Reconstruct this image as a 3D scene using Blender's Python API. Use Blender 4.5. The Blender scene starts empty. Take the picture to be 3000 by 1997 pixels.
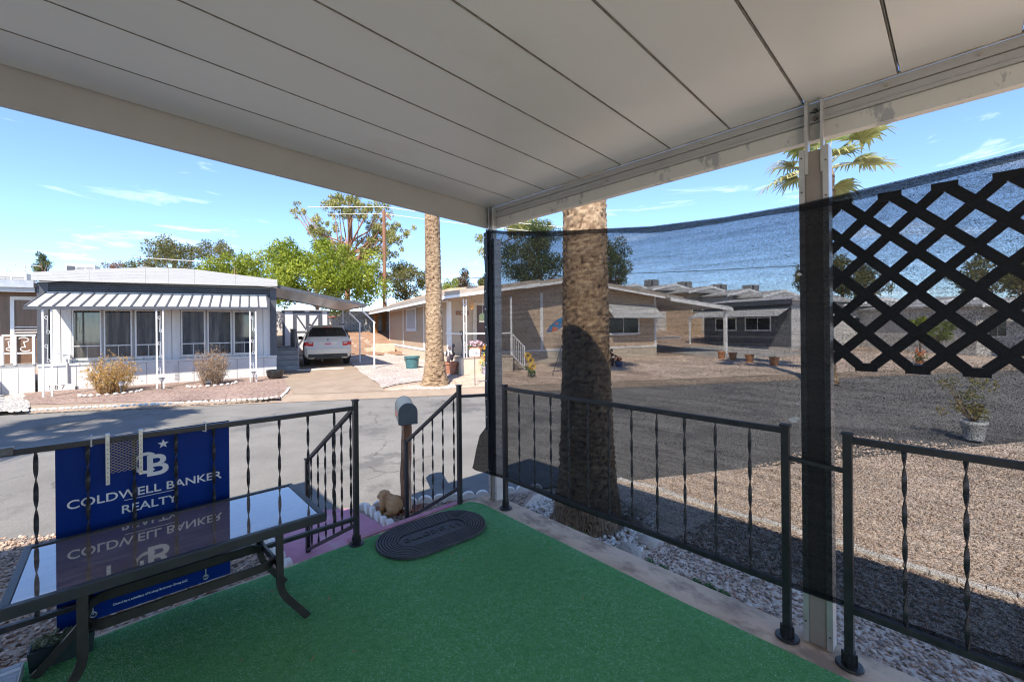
import bpy, bmesh, math, random
import numpy as np
from mathutils import Vector, Matrix

# ------------------------------------------------------------------ scene, camera, sky, sun
S = bpy.context.scene
C = S.collection
random.seed(7)
RNG = np.random.default_rng(11)
R = math.radians

EYE = 1.40
YAW = R(43.1)
cam_data = bpy.data.cameras.new('camera')
cam = bpy.data.objects.new('camera', cam_data)
C.objects.link(cam)
cam_data.sensor_width = 36.0
cam_data.lens = 36.0 * 1235 / 3000
cam_data.shift_y = -0.0138
cam_data.clip_start = 0.02
cam_data.clip_end = 3000
cam.location = (0, 0, EYE)
cam.rotation_euler = (Matrix.Rotation(-YAW, 3, 'Z') @ Matrix.Rotation(R(90), 3, 'X') @ Matrix.Rotation(R(-0.55), 3, 'Z')).to_euler()
S.camera = cam

SUN_DIR = Vector((.69, .50, -1.0)).normalized()          # the way the light travels
SUN_EL = math.asin(-SUN_DIR.z)
SUN_AZ = math.atan2(-SUN_DIR.x, -SUN_DIR.y)
world = bpy.data.worlds.new('World')
S.world = world
world.use_nodes = True
wn = world.node_tree.nodes
wl = world.node_tree.links
wn.clear()
w_out = wn.new('ShaderNodeOutputWorld')
w_bg = wn.new('ShaderNodeBackground')
w_sky = wn.new('ShaderNodeTexSky')
w_sky.sky_type = 'NISHITA'
w_sky.sun_disc = False
w_sky.sun_elevation = SUN_EL
w_sky.sun_rotation = SUN_AZ
w_sky.altitude = 2500
w_sky.air_density = 1.0
w_sky.dust_density = 0.0
w_sky.ozone_density = 6.0
w_bg.inputs['Strength'].default_value = 0.074
# thin high cloud, part of the sky itself
w_tc = wn.new('ShaderNodeTexCoord')
w_map = wn.new('ShaderNodeMapping')
w_map.inputs['Scale'].default_value = (2.2, 2.2, 13.0)
w_map.inputs['Location'].default_value = (3.1, 1.7, 0.4)
w_noise = wn.new('ShaderNodeTexNoise')
w_noise.inputs['Scale'].default_value = 2.2
w_noise.inputs['Detail'].default_value = 7
w_noise.inputs['Roughness'].default_value = 0.62
w_noise.inputs['Distortion'].default_value = 0.5
w_ramp = wn.new('ShaderNodeMapRange')
w_ramp.inputs['From Min'].default_value = 0.58
w_ramp.inputs['From Max'].default_value = 0.80
w_ramp.inputs['To Max'].default_value = 0.42
w_mix = wn.new('ShaderNodeMix')
w_mix.data_type = 'RGBA'
w_mix.inputs['B'].default_value = (9.0, 9.3, 9.6, 1)
wl.new(w_tc.outputs['Generated'], w_map.inputs['Vector'])
wl.new(w_map.outputs['Vector'], w_noise.inputs['Vector'])
wl.new(w_noise.outputs['Fac'], w_ramp.inputs['Value'])
wl.new(w_ramp.outputs['Result'], w_mix.inputs['Factor'])
w_hsv = wn.new('ShaderNodeHueSaturation')
w_hsv.inputs['Saturation'].default_value = 0.97
w_hsv.inputs['Value'].default_value = 1.0
wl.new(w_sky.outputs['Color'], w_hsv.inputs['Color'])
wl.new(w_hsv.outputs['Color'], w_mix.inputs['A'])
wl.new(w_mix.outputs['Result'], w_bg.inputs['Color'])
wl.new(w_bg.outputs['Background'], w_out.inputs['Surface'])

sun_data = bpy.data.lights.new('sun', 'SUN')
sun_data.energy = 2.0
sun_data.angle = R(0.53)
sun_data.color = (1.0, 0.905, 0.785)
sun = bpy.data.objects.new('sun', sun_data)
C.objects.link(sun)
sun.location = (-20, -15, 30)
sun.rotation_euler = SUN_DIR.to_track_quat('-Z', 'Y').to_euler()

S.view_settings.view_transform = 'Standard'
S.view_settings.look = 'None'
S.view_settings.exposure = 2.3
S.view_settings.gamma = 1.0
S.view_settings.use_curve_mapping = False
S.render.engine = 'CYCLES'
S.cycles.max_bounces = 8
S.cycles.diffuse_bounces = 5
S.cycles.transparent_max_bounces = 12
S.cycles.caustics_reflective = False
S.cycles.caustics_refractive = False
S.cycles.use_denoising = True
S.cycles.filter_width = 1.15

# ------------------------------------------------------------------ helpers
FWD = (math.sin(YAW), math.cos(YAW))
RGT = (math.cos(YAW), -math.sin(YAW))


def at(px, depth):
    """ground position seen in column px of the 3000 px photograph, at that depth"""
    u = (px - 1500) / 1235 * depth
    return (FWD[0] * depth + RGT[0] * u, FWD[1] * depth + RGT[1] * u)


TD, ND = (.86, -.51), (.51, .86)             # along the road, across the road


def tn(t, n):
    return (TD[0] * t + ND[0] * n, TD[1] * t + ND[1] * n)


def far_z(x, y):
    n = ND[0] * x + ND[1] * y
    return -.37 + .027 * (n - 12.2)


MATS = {}


def nodes_of(m):
    m.use_nodes = True
    nt = m.node_tree
    return nt, nt.nodes, nt.links, nt.nodes['Principled BSDF']


def mat(name, c1, c2=None, scale=8, rough=.6, metal=0, bump=0, bscale=None, dist=.01, detail=5,
        stretch=(1, 1, 1), c3=None, spec=.5, rnd=0, lo=.35, hi=.65, wear=None, wscale=3, wlo=.58, whi=.66, rv=0):
    """procedural surface: two tone noise, optional patches of a third colour, bump and per object variation"""
    if name in MATS:
        return MATS[name]
    m = bpy.data.materials.new(name)
    nt, N, L, P = nodes_of(m)
    P.inputs['Roughness'].default_value = rough
    P.inputs['Metallic'].default_value = metal
    P.inputs['Specular IOR Level'].default_value = spec
    c2 = c2 or tuple(min(1, v * 1.12) for v in c1)
    tc = N.new('ShaderNodeTexCoord')
    mp = N.new('ShaderNodeMapping')
    mp.inputs['Scale'].default_value = stretch
    L.new(tc.outputs['Object'], mp.inputs['Vector'])
    ns = N.new('ShaderNodeTexNoise')
    ns.inputs['Scale'].default_value = scale
    ns.inputs['Detail'].default_value = detail
    ns.inputs['Roughness'].default_value = .6
    L.new(mp.outputs['Vector'], ns.inputs['Vector'])
    mr = N.new('ShaderNodeMapRange')
    mr.inputs['From Min'].default_value = lo
    mr.inputs['From Max'].default_value = hi
    L.new(ns.outputs['Fac'], mr.inputs['Value'])
    mx = N.new('ShaderNodeMix')
    mx.data_type = 'RGBA'
    mx.inputs['A'].default_value = (*c1, 1)
    mx.inputs['B'].default_value = (*c2, 1)
    L.new(mr.outputs['Result'], mx.inputs['Factor'])
    col = mx.outputs['Result']
    if wear:
        n2 = N.new('ShaderNodeTexNoise')
        n2.inputs['Scale'].default_value = wscale
        n2.inputs['Detail'].default_value = 8
        n2.inputs['Roughness'].default_value = .68
        L.new(mp.outputs['Vector'], n2.inputs['Vector'])
        r2 = N.new('ShaderNodeMapRange')
        r2.inputs['From Min'].default_value = wlo
        r2.inputs['From Max'].default_value = whi
        L.new(n2.outputs['Fac'], r2.inputs['Value'])
        m2 = N.new('ShaderNodeMix')
        m2.data_type = 'RGBA'
        m2.inputs['B'].default_value = (*wear, 1)
        L.new(col, m2.inputs['A'])
        L.new(r2.outputs['Result'], m2.inputs['Factor'])
        col = m2.outputs['Result']
    if rnd:
        oi = N.new('ShaderNodeObjectInfo')
        r3 = N.new('ShaderNodeMapRange')
        r3.inputs['To Min'].default_value = 1 - rnd
        r3.inputs['To Max'].default_value = 1 + rnd
        L.new(oi.outputs['Random'], r3.inputs['Value'])
        m3 = N.new('ShaderNodeVectorMath')
        m3.operation = 'SCALE'
        L.new(col, m3.inputs[0])
        L.new(r3.outputs['Result'], m3.inputs['Scale'])
        col = m3.outputs['Vector']
    L.new(col, P.inputs['Base Color'])
    if rv:
        r4 = N.new('ShaderNodeMapRange')
        r4.inputs['To Min'].default_value = max(0.02, rough - rv)
        r4.inputs['To Max'].default_value = min(1, rough + rv)
        L.new(ns.outputs['Fac'], r4.inputs['Value'])
        L.new(r4.outputs['Result'], P.inputs['Roughness'])
    if bump:
        nb = N.new('ShaderNodeTexNoise')
        nb.inputs['Scale'].default_value = bscale or scale * 3
        nb.inputs['Detail'].default_value = 4
        L.new(mp.outputs['Vector'], nb.inputs['Vector'])
        bp = N.new('ShaderNodeBump')
        bp.inputs['Strength'].default_value = bump
        bp.inputs['Distance'].default_value = dist
        L.new(nb.outputs['Fac'], bp.inputs['Height'])
        L.new(bp.outputs['Normal'], P.inputs['Normal'])
    MATS[name] = m
    return m


def tint_mat(name, stops, rough=.7, trans=0.0, spec=.3, bump=0, bscale=60):
    """colour picked from a ramp by the per-piece attribute 'tint'"""
    if name in MATS:
        return MATS[name]
    m = bpy.data.materials.new(name)
    nt, N, L, P = nodes_of(m)
    P.inputs['Roughness'].default_value = rough
    P.inputs['Specular IOR Level'].default_value = spec
    a = N.new('ShaderNodeAttribute')
    a.attribute_name = 'tint'
    r = N.new('ShaderNodeValToRGB')
    el = r.color_ramp.elements
    while len(el) < len(stops):
        el.new(.5)
    for i, c in enumerate(stops):
        el[i].position = i / (len(stops) - 1)
        el[i].color = (*c, 1)
    L.new(a.outputs['Fac'], r.inputs['Fac'])
    L.new(r.outputs['Color'], P.inputs['Base Color'])
    if bump:
        nb = N.new('ShaderNodeTexNoise')
        nb.inputs['Scale'].default_value = bscale
        bp = N.new('ShaderNodeBump')
        bp.inputs['Strength'].default_value = bump
        bp.inputs['Distance'].default_value = .01
        L.new(nb.outputs['Fac'], bp.inputs['Height'])
        L.new(bp.outputs['Normal'], P.inputs['Normal'])
    if trans:
        tr = N.new('ShaderNodeBsdfTranslucent')
        L.new(r.outputs['Color'], tr.inputs['Color'])
        ms = N.new('ShaderNodeMixShader')
        ms.inputs['Fac'].default_value = trans
        L.new(P.outputs['BSDF'], ms.inputs[1])
        L.new(tr.outputs['BSDF'], ms.inputs[2])
        L.new(ms.outputs['Shader'], N['Material Output'].inputs['Surface'])
    MATS[name] = m
    return m


def pebble_mat(name, cols, scale, bump=.6, rough=.85, dist=.02):
    """loose stone seen from far: cells of different colour with relief"""
    if name in MATS:
        return MATS[name]
    m = bpy.data.materials.new(name)
    nt, N, L, P = nodes_of(m)
    P.inputs['Roughness'].default_value = rough
    P.inputs['Specular IOR Level'].default_value = .2
    tc = N.new('ShaderNodeTexCoord')
    vo = N.new('ShaderNodeTexVoronoi')
    vo.inputs['Scale'].default_value = scale
    L.new(tc.outputs['Object'], vo.inputs['Vector'])
    se = N.new('ShaderNodeSeparateColor')
    L.new(vo.outputs['Color'], se.inputs['Color'])
    r = N.new('ShaderNodeValToRGB')
    el = r.color_ramp.elements
    while len(el) < len(cols):
        el.new(.5)
    for i, c in enumerate(cols):
        el[i].position = i / (len(cols) - 1)
        el[i].color = (*c, 1)
    L.new(se.outputs['Red'], r.inputs['Fac'])
    big = N.new('ShaderNodeTexNoise')
    big.inputs['Scale'].default_value = 1.1
    big.inputs['Detail'].default_value = 6
    L.new(tc.outputs['Object'], big.inputs['Vector'])
    mr = N.new('ShaderNodeMapRange')
    mr.inputs['From Min'].default_value = .3
    mr.inputs['From Max'].default_value = .7
    mr.inputs['To Min'].default_value = .82
    mr.inputs['To Max'].default_value = 1.15
    L.new(big.outputs['Fac'], mr.inputs['Value'])
    vm = N.new('ShaderNodeVectorMath')
    vm.operation = 'SCALE'
    L.new(r.outputs['Color'], vm.inputs[0])
    L.new(mr.outputs['Result'], vm.inputs['Scale'])
    L.new(vm.outputs['Vector'], P.inputs['Base Color'])
    bp = N.new('ShaderNodeBump')
    bp.invert = True
    bp.inputs['Strength'].default_value = bump
    bp.inputs['Distance'].default_value = dist
    L.new(vo.outputs['Distance'], bp.inputs['Height'])
    L.new(bp.outputs['Normal'], P.inputs['Normal'])
    MATS[name] = m
    return m


def chain_loc(o):
    v = Vector((0, 0, 0))
    while o is not None:
        v += o.location
        o = o.parent
    return v


def link(name, me, parent=None, loc=(0, 0, 0), rot=(0, 0, 0), scale=(1, 1, 1)):
    o = bpy.data.objects.new(name, me)
    C.objects.link(o)
    o.parent = parent
    o.location = loc
    o.rotation_euler = rot
    o.scale = scale
    return o


def tag(o, label=None, cat=None, group=None, kind=None):
    if label:
        o['label'] = label
    if cat:
        o['category'] = cat
    if group:
        o['group'] = group
    if kind:
        o['kind'] = kind
    return o


def thing(name, label, cat, loc=(0, 0, 0), rz=0, group=None):
    o = link(name, None, None, loc, (0, 0, rz))
    o.empty_display_size = .1
    return tag(o, label, cat, group)


def clone(root, label=None, loc=None, rz=None):
    """a copy of a thing with copies of its parts and sub-parts"""
    def rec(o, p):
        c = o.copy()
        C.objects.link(c)
        c.parent = p
        for ch in kids.get(o, ()):
            rec(ch, c)
        return c
    kids = {}
    stack = [root]
    while stack:
        o = stack.pop()
        kids[o] = list(o.children)
        stack += kids[o]
    c = rec(root, None)
    if label:
        c['label'] = label
    if loc is not None:
        c.location = loc
    if rz is not None:
        c.rotation_euler = (0, 0, rz)
    return c


class MB:
    """collects simple solids and builds them as ONE mesh"""

    def __init__(self):
        self.v, self.f = [], []

    def add(self, vs, fs):
        b = len(self.v)
        self.v += [tuple(p) for p in vs]
        self.f += [tuple(i + b for i in f) for f in fs]
        return self

    def box(self, x0, x1, y0, y1, z0, z1):
        return self.add([(x0, y0, z0), (x1, y0, z0), (x1, y1, z0), (x0, y1, z0), (x0, y0, z1), (x1, y0, z1), (x1, y1, z1), (x0, y1, z1)],
                        [(3, 2, 1, 0), (4, 5, 6, 7), (0, 1, 5, 4), (1, 2, 6, 5), (2, 3, 7, 6), (3, 0, 4, 7)])

    def bar(self, p, q, w, h=None, up=(0, 0, 1)):
        """rectangular bar from p to q, w across and h along up"""
        h = w if h is None else h
        p, q = Vector(p), Vector(q)
        d = (q - p).normalized()
        u = Vector(up)
        if abs(d.dot(u)) > .98:
            u = Vector((0, 1, 0))
        s = d.cross(u).normalized()
        u = s.cross(d).normalized()
        s, u = s * w / 2, u * h / 2
        vs = [p - s - u, p + s - u, p + s + u, p - s + u, q - s - u, q + s - u, q + s + u, q - s + u]
        return self.add(vs, [(3, 2, 1, 0), (4, 5, 6, 7), (0, 1, 5, 4), (1, 2, 6, 5), (2, 3, 7, 6), (3, 0, 4, 7)])

    def tube(self, pts, r, n=8, cap=True):
        pts = [Vector(p) for p in pts]
        rs = r if isinstance(r, (list, tuple)) else [r] * len(pts)
        b = len(self.v)
        u = None
        for i, p in enumerate(pts):
            d = (pts[min(i + 1, len(pts) - 1)] - pts[max(i - 1, 0)]).normalized()
            if u is None:
                u = d.cross(Vector((0, 0, 1)))
                if u.length < .05:
                    u = d.cross(Vector((0, 1, 0)))
            u = (u - d * u.dot(d)).normalized()
            w = d.cross(u)
            for k in range(n):
                a = 2 * math.pi * k / n
                self.v.append(tuple(p + (u * math.cos(a) + w * math.sin(a)) * rs[i]))
        for i in range(len(pts) - 1):
            for k in range(n):
                a, c = b + i * n + k, b + i * n + (k + 1) % n
                self.f.append((a, c, c + n, a + n))
        if cap:
            self.f.append(tuple(b + k for k in reversed(range(n))))
            e = b + (len(pts) - 1) * n
            self.f.append(tuple(e + k for k in range(n)))
        return self

    def lathe(self, prof, n=20, c=(0, 0, 0), sx=1, sy=1):
        b = len(self.v)
        for r, z in prof:
            for k in range(n):
                a = 2 * math.pi * k / n
                self.v.append((c[0] + r * math.cos(a) * sx, c[1] + r * math.sin(a) * sy, c[2] + z))
        for i in range(len(prof) - 1):
            for k in range(n):
                p, q = b + i * n + k, b + i * n + (k + 1) % n
                self.f.append((p, q, q + n, p + n))
        self.f.append(tuple(b + k for k in reversed(range(n))))
        e = b + (len(prof) - 1) * n
        self.f.append(tuple(e + k for k in range(n)))
        return self

    def prism(self, poly, lo, hi):
        """polygon of (a, b, c) points given twice by lo(p) and hi(p)"""
        n = len(poly)
        vs = [lo(p) for p in poly] + [hi(p) for p in poly]
        fs = [tuple(reversed(range(n))), tuple(range(n, 2 * n))]
        for i in range(n):
            j = (i + 1) % n
            fs.append((i, j, j + n, i + n))
        return self.add(vs, fs)

    def ext_z(self, poly, z0, z1):
        return self.prism(poly, lambda p: (p[0], p[1], z0), lambda p: (p[0], p[1], z1))

    def ext_y(self, poly, y0, y1):
        """poly in (x, z)"""
        return self.prism(poly, lambda p: (p[0], y0, p[1]), lambda p: (p[0], y1, p[1]))

    def ext_x(self, poly, x0, x1):
        """poly in (y, z)"""
        return self.prism(poly, lambda p: (x0, p[0], p[1]), lambda p: (x1, p[0], p[1]))

    def mesh(self, name, m, smooth=False):
        me = bpy.data.meshes.new(name)
        me.from_pydata(self.v, [], self.f)
        bm = bmesh.new()
        bm.from_mesh(me)
        bmesh.ops.recalc_face_normals(bm, faces=bm.faces)
        bm.to_mesh(me)
        bm.free()
        if m:
            me.materials.append(m)
        if smooth:
            me.shade_smooth()
            if smooth is not True:
                me.set_sharp_from_angle(angle=R(smooth))
        return me

    def build(self, name, m, parent=None, world=False, smooth=False, bevel=0):
        if world and parent is not None:
            o = chain_loc(parent)
            self.v = [(a - o.x, b - o.y, c - o.z) for a, b, c in self.v]
        me = self.mesh(name, m, smooth)
        if bevel:
            bm = bmesh.new()
            bm.from_mesh(me)
            es = [e for e in bm.edges if len(e.link_faces) == 2 and e.calc_face_angle(0) > .6]
            bmesh.ops.bevel(bm, geom=es, offset=bevel, segments=2, affect='EDGES', profile=.6)
            bm.to_mesh(me)
            bm.free()
        return link(name, me, parent)


def fast_mesh(name, V, F, m, parent=None, tint=None, smooth=False):
    """V (n,3), F (k,3 or 4) arrays"""
    V = np.asarray(V, dtype=np.float32)
    F = np.asarray(F, dtype=np.int32)
    if parent is not None:
        o = chain_loc(parent)
        V = V - np.array([o.x, o.y, o.z], dtype=np.float32)
    me = bpy.data.meshes.new(name)
    k, w = F.shape
    me.vertices.add(len(V))
    me.vertices.foreach_set('co', V.ravel())
    me.loops.add(k * w)
    me.loops.foreach_set('vertex_index', F.ravel())
    me.polygons.add(k)
    me.polygons.foreach_set('loop_start', np.arange(0, k * w, w, dtype=np.int32))
    if tint is not None:
        a = me.attributes.new('tint', 'FLOAT', 'POINT')
        a.data.foreach_set('value', np.asarray(tint, dtype=np.float32))
    me.update(calc_edges=True)
    if smooth:
        me.shade_smooth()
    me.materials.append(m)
    return link(name, me, parent)


PHI = (1 + 5 ** .5) / 2
ICO_V = np.array([(-1, PHI, 0), (1, PHI, 0), (-1, -PHI, 0), (1, -PHI, 0), (0, -1, PHI), (0, 1, PHI), (0, -1, -PHI), (0, 1, -PHI),
                  (PHI, 0, -1), (PHI, 0, 1), (-PHI, 0, -1), (-PHI, 0, 1)]) / math.sqrt(1 + PHI * PHI)
ICO_F = np.array([(0, 11, 5), (0, 5, 1), (0, 1, 7), (0, 7, 10), (0, 10, 11), (1, 5, 9), (5, 11, 4), (11, 10, 2), (10, 7, 6), (7, 1, 8),
                  (3, 9, 4), (3, 4, 2), (3, 2, 6), (3, 6, 8), (3, 8, 9), (4, 9, 5), (2, 4, 11), (6, 2, 10), (8, 6, 7), (9, 8, 1)])


def rot_mats(n, flat=False):
    q = RNG.normal(size=(n, 4))
    q /= np.linalg.norm(q, axis=1)[:, None]
    w, x, y, z = q.T
    return np.stack([np.stack([1 - 2 * (y * y + z * z), 2 * (x * y - z * w), 2 * (x * z + y * w)], -1),
                     np.stack([2 * (x * y + z * w), 1 - 2 * (x * x + z * z), 2 * (y * z - x * w)], -1),
                     np.stack([2 * (x * z - y * w), 2 * (y * z + x * w), 1 - 2 * (x * x + y * y)], -1)], 1)


def stones(name, P, size, m, spread=.4, flat=.7, parent=None):
    """loose stones: one small irregular solid per point of P"""
    n = len(P)
    s = size * (1 + spread * RNG.uniform(-1, 1, size=n))
    sc = s[:, None] * np.stack([RNG.uniform(.8, 1.25, n), RNG.uniform(.7, 1.0, n), RNG.uniform(.5, .8, n)], -1)
    jit = 1 + .22 * RNG.uniform(-1, 1, size=(n, 12, 1))
    V = ICO_V[None] * jit * sc[:, None, :] / 2
    V = np.einsum('nij,nkj->nki', rot_mats(n), V)
    V[:, :, 2] *= flat
    V = V + np.asarray(P)[:, None, :]
    F = ICO_F[None] + 12 * np.arange(n)[:, None, None]
    return fast_mesh(name, V.reshape(-1, 3), F.reshape(-1, 3), m, parent, np.repeat(RNG.uniform(0, 1, n), 12))


def in_poly(x, y, poly):
    c = np.zeros(len(x), bool)
    j = len(poly) - 1
    for i in range(len(poly)):
        xi, yi = poly[i]
        xj, yj = poly[j]
        k = ((yi > y) != (yj > y)) & (x < (xj - xi) * (y - yi) / (yj - yi + 1e-12) + xi)
        c ^= k
        j = i
    return c


def value_noise(q, cell):
    """smooth random field over 2-D points"""
    g = RNG.uniform(-1, 1, (512, 512))
    p = q / cell + 97.3
    i = np.floor(p).astype(int)
    f = p - i
    f = f * f * (3 - 2 * f)
    a, b = i[:, 0] % 512, i[:, 1] % 512
    c, d = (a + 1) % 512, (b + 1) % 512
    return (g[a, b] * (1 - f[:, 0]) + g[c, b] * f[:, 0]) * (1 - f[:, 1]) + (g[a, d] * (1 - f[:, 0]) + g[c, d] * f[:, 0]) * f[:, 1]


def scatter(poly, density, z):
    p = np.array(poly)
    lo, hi = p.min(0), p.max(0)
    n = int(np.prod(hi - lo) * density)
    q = RNG.uniform(lo, hi, size=(n, 2))
    q = q[in_poly(q[:, 0], q[:, 1], poly)]
    zz = np.array([z(a, b) for a, b in q]) if callable(z) else np.full(len(q), z)
    return np.column_stack([q, zz + RNG.uniform(-.004, .006, len(q))])


def blob(name, P, r, m, parent=None, seed=0, sub=2, amp=.25, world=True):
    """one irregular boulder-like solid"""
    bm = bmesh.new()
    bmesh.ops.create_icosphere(bm, subdivisions=sub, radius=1)
    rr = random.Random(seed)
    off = [Vector((rr.uniform(-1, 1), rr.uniform(-1, 1), rr.uniform(-1, 1))) for _ in range(6)]
    for v in bm.verts:
        k = 1 + amp * sum(math.sin(3 * v.co.dot(o) + i) for i, o in enumerate(off)) / 4
        v.co = Vector((v.co.x * r[0] * k, v.co.y * r[1] * k, v.co.z * r[2] * k))
    me = bpy.data.meshes.new(name)
    bm.to_mesh(me)
    bm.free()
    me.materials.append(m)
    o = Vector(P)
    if parent is not None and world:
        o = o - chain_loc(parent)
    return link(name, me, parent, o)


def text_mesh(txt, size, depth, m, name='lettering', align='CENTER', bold=0, sx=1.0, spacing=1.0):
    cu = bpy.data.curves.new(name, 'FONT')
    cu.body = txt
    cu.size = size
    cu.extrude = depth
    cu.offset = bold
    cu.align_x = align
    cu.align_y = 'CENTER'
    cu.space_character = spacing
    o = bpy.data.objects.new(name, cu)
    C.objects.link(o)
    bpy.context.view_layer.update()
    me = bpy.data.meshes.new_from_object(o.evaluated_get(bpy.context.evaluated_depsgraph_get()))
    bpy.data.objects.remove(o)
    bpy.data.curves.remove(cu)
    me.name = name
    if sx != 1:
        me.transform(Matrix.Diagonal((sx, 1, 1, 1)))
    me.materials.clear()
    me.materials.append(m)
    return me


def leaves(centers, radii, count, size, aspect=2.2, down=0.0, shell=.35, squash=1.0):
    """leaf-sized faces spread through clumps; returns V, F, tint"""
    cs, rs = np.asarray(centers, float), np.asarray(radii, float)
    w = rs ** 2
    k = RNG.choice(len(cs), size=count, p=w / w.sum())
    d = RNG.normal(size=(count, 3))
    d /= np.linalg.norm(d, axis=1)[:, None]
    rad = rs[k] * RNG.uniform(shell, 1, count) ** .5 * RNG.uniform(.8, 1.12, count)
    P = cs[k] + d * rad[:, None] * np.array([1, 1, squash])
    a = RNG.normal(size=(count, 3))
    a[:, 2] -= down * 3
    a /= np.linalg.norm(a, axis=1)[:, None]
    b = np.cross(a, RNG.normal(size=(count, 3)))
    b /= np.linalg.norm(b, axis=1)[:, None]
    s = size * RNG.uniform(.6, 1.4, count)[:, None]
    L, W = a * s, b * s / aspect
    V = np.stack([P - L * .5, P + W * .5, P + L * .5, P - W * .5], 1)
    F = np.arange(count * 4).reshape(-1, 4)
    clump_t = RNG.uniform(0, 1, len(cs))
    t = np.clip(.55 * clump_t[k] + .45 * RNG.uniform(0, 1, count), 0, 1)
    return V.reshape(-1, 3), F, np.repeat(t, 4)


print('helpers ok')
# ------------------------------------------------------------------ ground, road, paths (the setting)
def prof(n):
    """height of the ground across the road"""
    pts = [(-80, -.43), (4.55, -.43), (4.75, -.50), (11.66, -.50), (11.9, -.445), (12.3, -.385), (24.5, -.05), (27.5, .18), (31, .95), (34, 1.15), (300, 1.3)]
    for (a, za), (b, zb) in zip(pts, pts[1:]):
        if n <= b:
            return za + (zb - za) * (n - a) / (b - a)
    return pts[-1][1]


m_earth = pebble_mat('earth', [(.30, .21, .15), (.36, .26, .19), (.42, .33, .27), (.28, .22, .18)], 14, .5, dist=.03)
gn = sorted(set(list(np.linspace(-60, 4, 9)) + [4.55, 4.75, 8, 11.66, 11.9, 12.3, 16, 20, 24.5, 26, 27.5, 29, 31, 34, 45, 80, 150, 300]))
gt = list(np.linspace(-150, 220, 38))
gv = [(*tn(t, n), prof(n) + (.12 * math.sin(t * .9) * math.sin(n * .7 + t * .3) if 26 < n < 40 else 0)) for n in gn for t in gt]
gw = len(gt)
gf = [(i * gw + j, i * gw + j + 1, (i + 1) * gw + j + 1, (i + 1) * gw + j) for i in range(len(gn) - 1) for j in range(gw - 1)]
tag(fast_mesh('ground', gv, gf, m_earth), kind='structure')


def sheet(name, poly, off, m, zf=far_z, kind='structure', wob=0, seg=.35):
    """flat ground cover following the slope, its edge slightly uneven"""
    pts = []
    rr = random.Random(len(poly) + int(poly[0][0] * 10))
    for i, p in enumerate(poly):
        q = poly[(i + 1) % len(poly)]
        L = math.dist(p, q)
        k = max(1, int(L / seg)) if wob else 1
        for s in range(k):
            f = s / k
            w = wob if s else 0
            pts.append((p[0] + (q[0] - p[0]) * f + rr.uniform(-w, w), p[1] + (q[1] - p[1]) * f + rr.uniform(-w, w)))
    bm = bmesh.new()
    vs = [bm.verts.new((x, y, zf(x, y) + off)) for x, y in pts]
    f = bm.faces.new(vs)
    if f.normal.z < 0 or True:
        bm.normal_update()
        if f.normal.z < 0:
            f.normal_flip()
    bmesh.ops.triangulate(bm, faces=[f])
    me = bpy.data.meshes.new(name)
    bm.to_mesh(me)
    bm.free()
    me.materials.append(m)
    return tag(link(name, me), kind=kind)


# asphalt with worn, patched and cracked surface
m_asph = mat('asphalt', (.155, .150, .141), (.20, .194, .183), 1.3, .92, bump=.5, bscale=170, dist=.006, detail=9, wear=(.12, .118, .114), wscale=.55, wlo=.55, whi=.62, spec=.2)
nt, N, L, P = nodes_of(m_asph)
tc = N.new('ShaderNodeTexCoord')
dn = N.new('ShaderNodeTexNoise'); dn.inputs['Scale'].default_value = 1.6; dn.inputs['Detail'].default_value = 6
L.new(tc.outputs['Object'], dn.inputs['Vector'])
vm = N.new('ShaderNodeVectorMath'); vm.operation = 'MULTIPLY_ADD'
vm.inputs[1].default_value = (.5, .5, .5)
L.new(dn.outputs['Color'], vm.inputs[0]); L.new(tc.outputs['Object'], vm.inputs[2])
vo = N.new('ShaderNodeTexVoronoi'); vo.feature = 'DISTANCE_TO_EDGE'; vo.inputs['Scale'].default_value = .55
L.new(vm.outputs['Vector'], vo.inputs['Vector'])
cr = N.new('ShaderNodeMapRange'); cr.inputs['From Min'].default_value = .004; cr.inputs['From Max'].default_value = .010
cr.inputs['To Min'].default_value = .70; cr.inputs['To Max'].default_value = 1
L.new(vo.outputs['Distance'], cr.inputs['Value'])
fine = N.new('ShaderNodeTexNoise'); fine.inputs['Scale'].default_value = 90; fine.inputs['Detail'].default_value = 3
L.new(tc.outputs['Object'], fine.inputs['Vector'])
fr = N.new('ShaderNodeMapRange'); fr.inputs['From Min'].default_value = .3; fr.inputs['From Max'].default_value = .7
fr.inputs['To Min'].default_value = .8; fr.inputs['To Max'].default_value = 1.22
L.new(fine.outputs['Fac'], fr.inputs['Value'])
cm = N.new('ShaderNodeTexNoise'); cm.inputs['Scale'].default_value = .5; cm.inputs['Detail'].default_value = 2
L.new(tc.outputs['Object'], cm.inputs['Vector'])
cg = N.new('ShaderNodeMath'); cg.operation = 'GREATER_THAN'; cg.inputs[1].default_value = .56
L.new(cm.outputs['Fac'], cg.inputs[0])
cx_ = N.new('ShaderNodeMix'); cx_.inputs['A'].default_value = 1.0
L.new(cg.outputs['Value'], cx_.inputs['Factor']); L.new(cr.outputs['Result'], cx_.inputs['B'])
mu = N.new('ShaderNodeMath'); mu.operation = 'MULTIPLY'
L.new(cx_.outputs['Result'], mu.inputs[0]); L.new(fr.outputs['Result'], mu.inputs[1])
src = P.inputs['Base Color'].links[0].from_socket
sc = N.new('ShaderNodeVectorMath'); sc.operation = 'SCALE'
L.new(src, sc.inputs[0]); L.new(mu.outputs['Value'], sc.inputs['Scale']); L.new(sc.outputs['Vector'], P.inputs['Base Color'])
road_edge = [tn(t, 4.68 + .05 * math.sin(t * 1.7) + .03 * math.sin(t * 4.1)) for t in np.arange(-60, 80, .5)]
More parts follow.
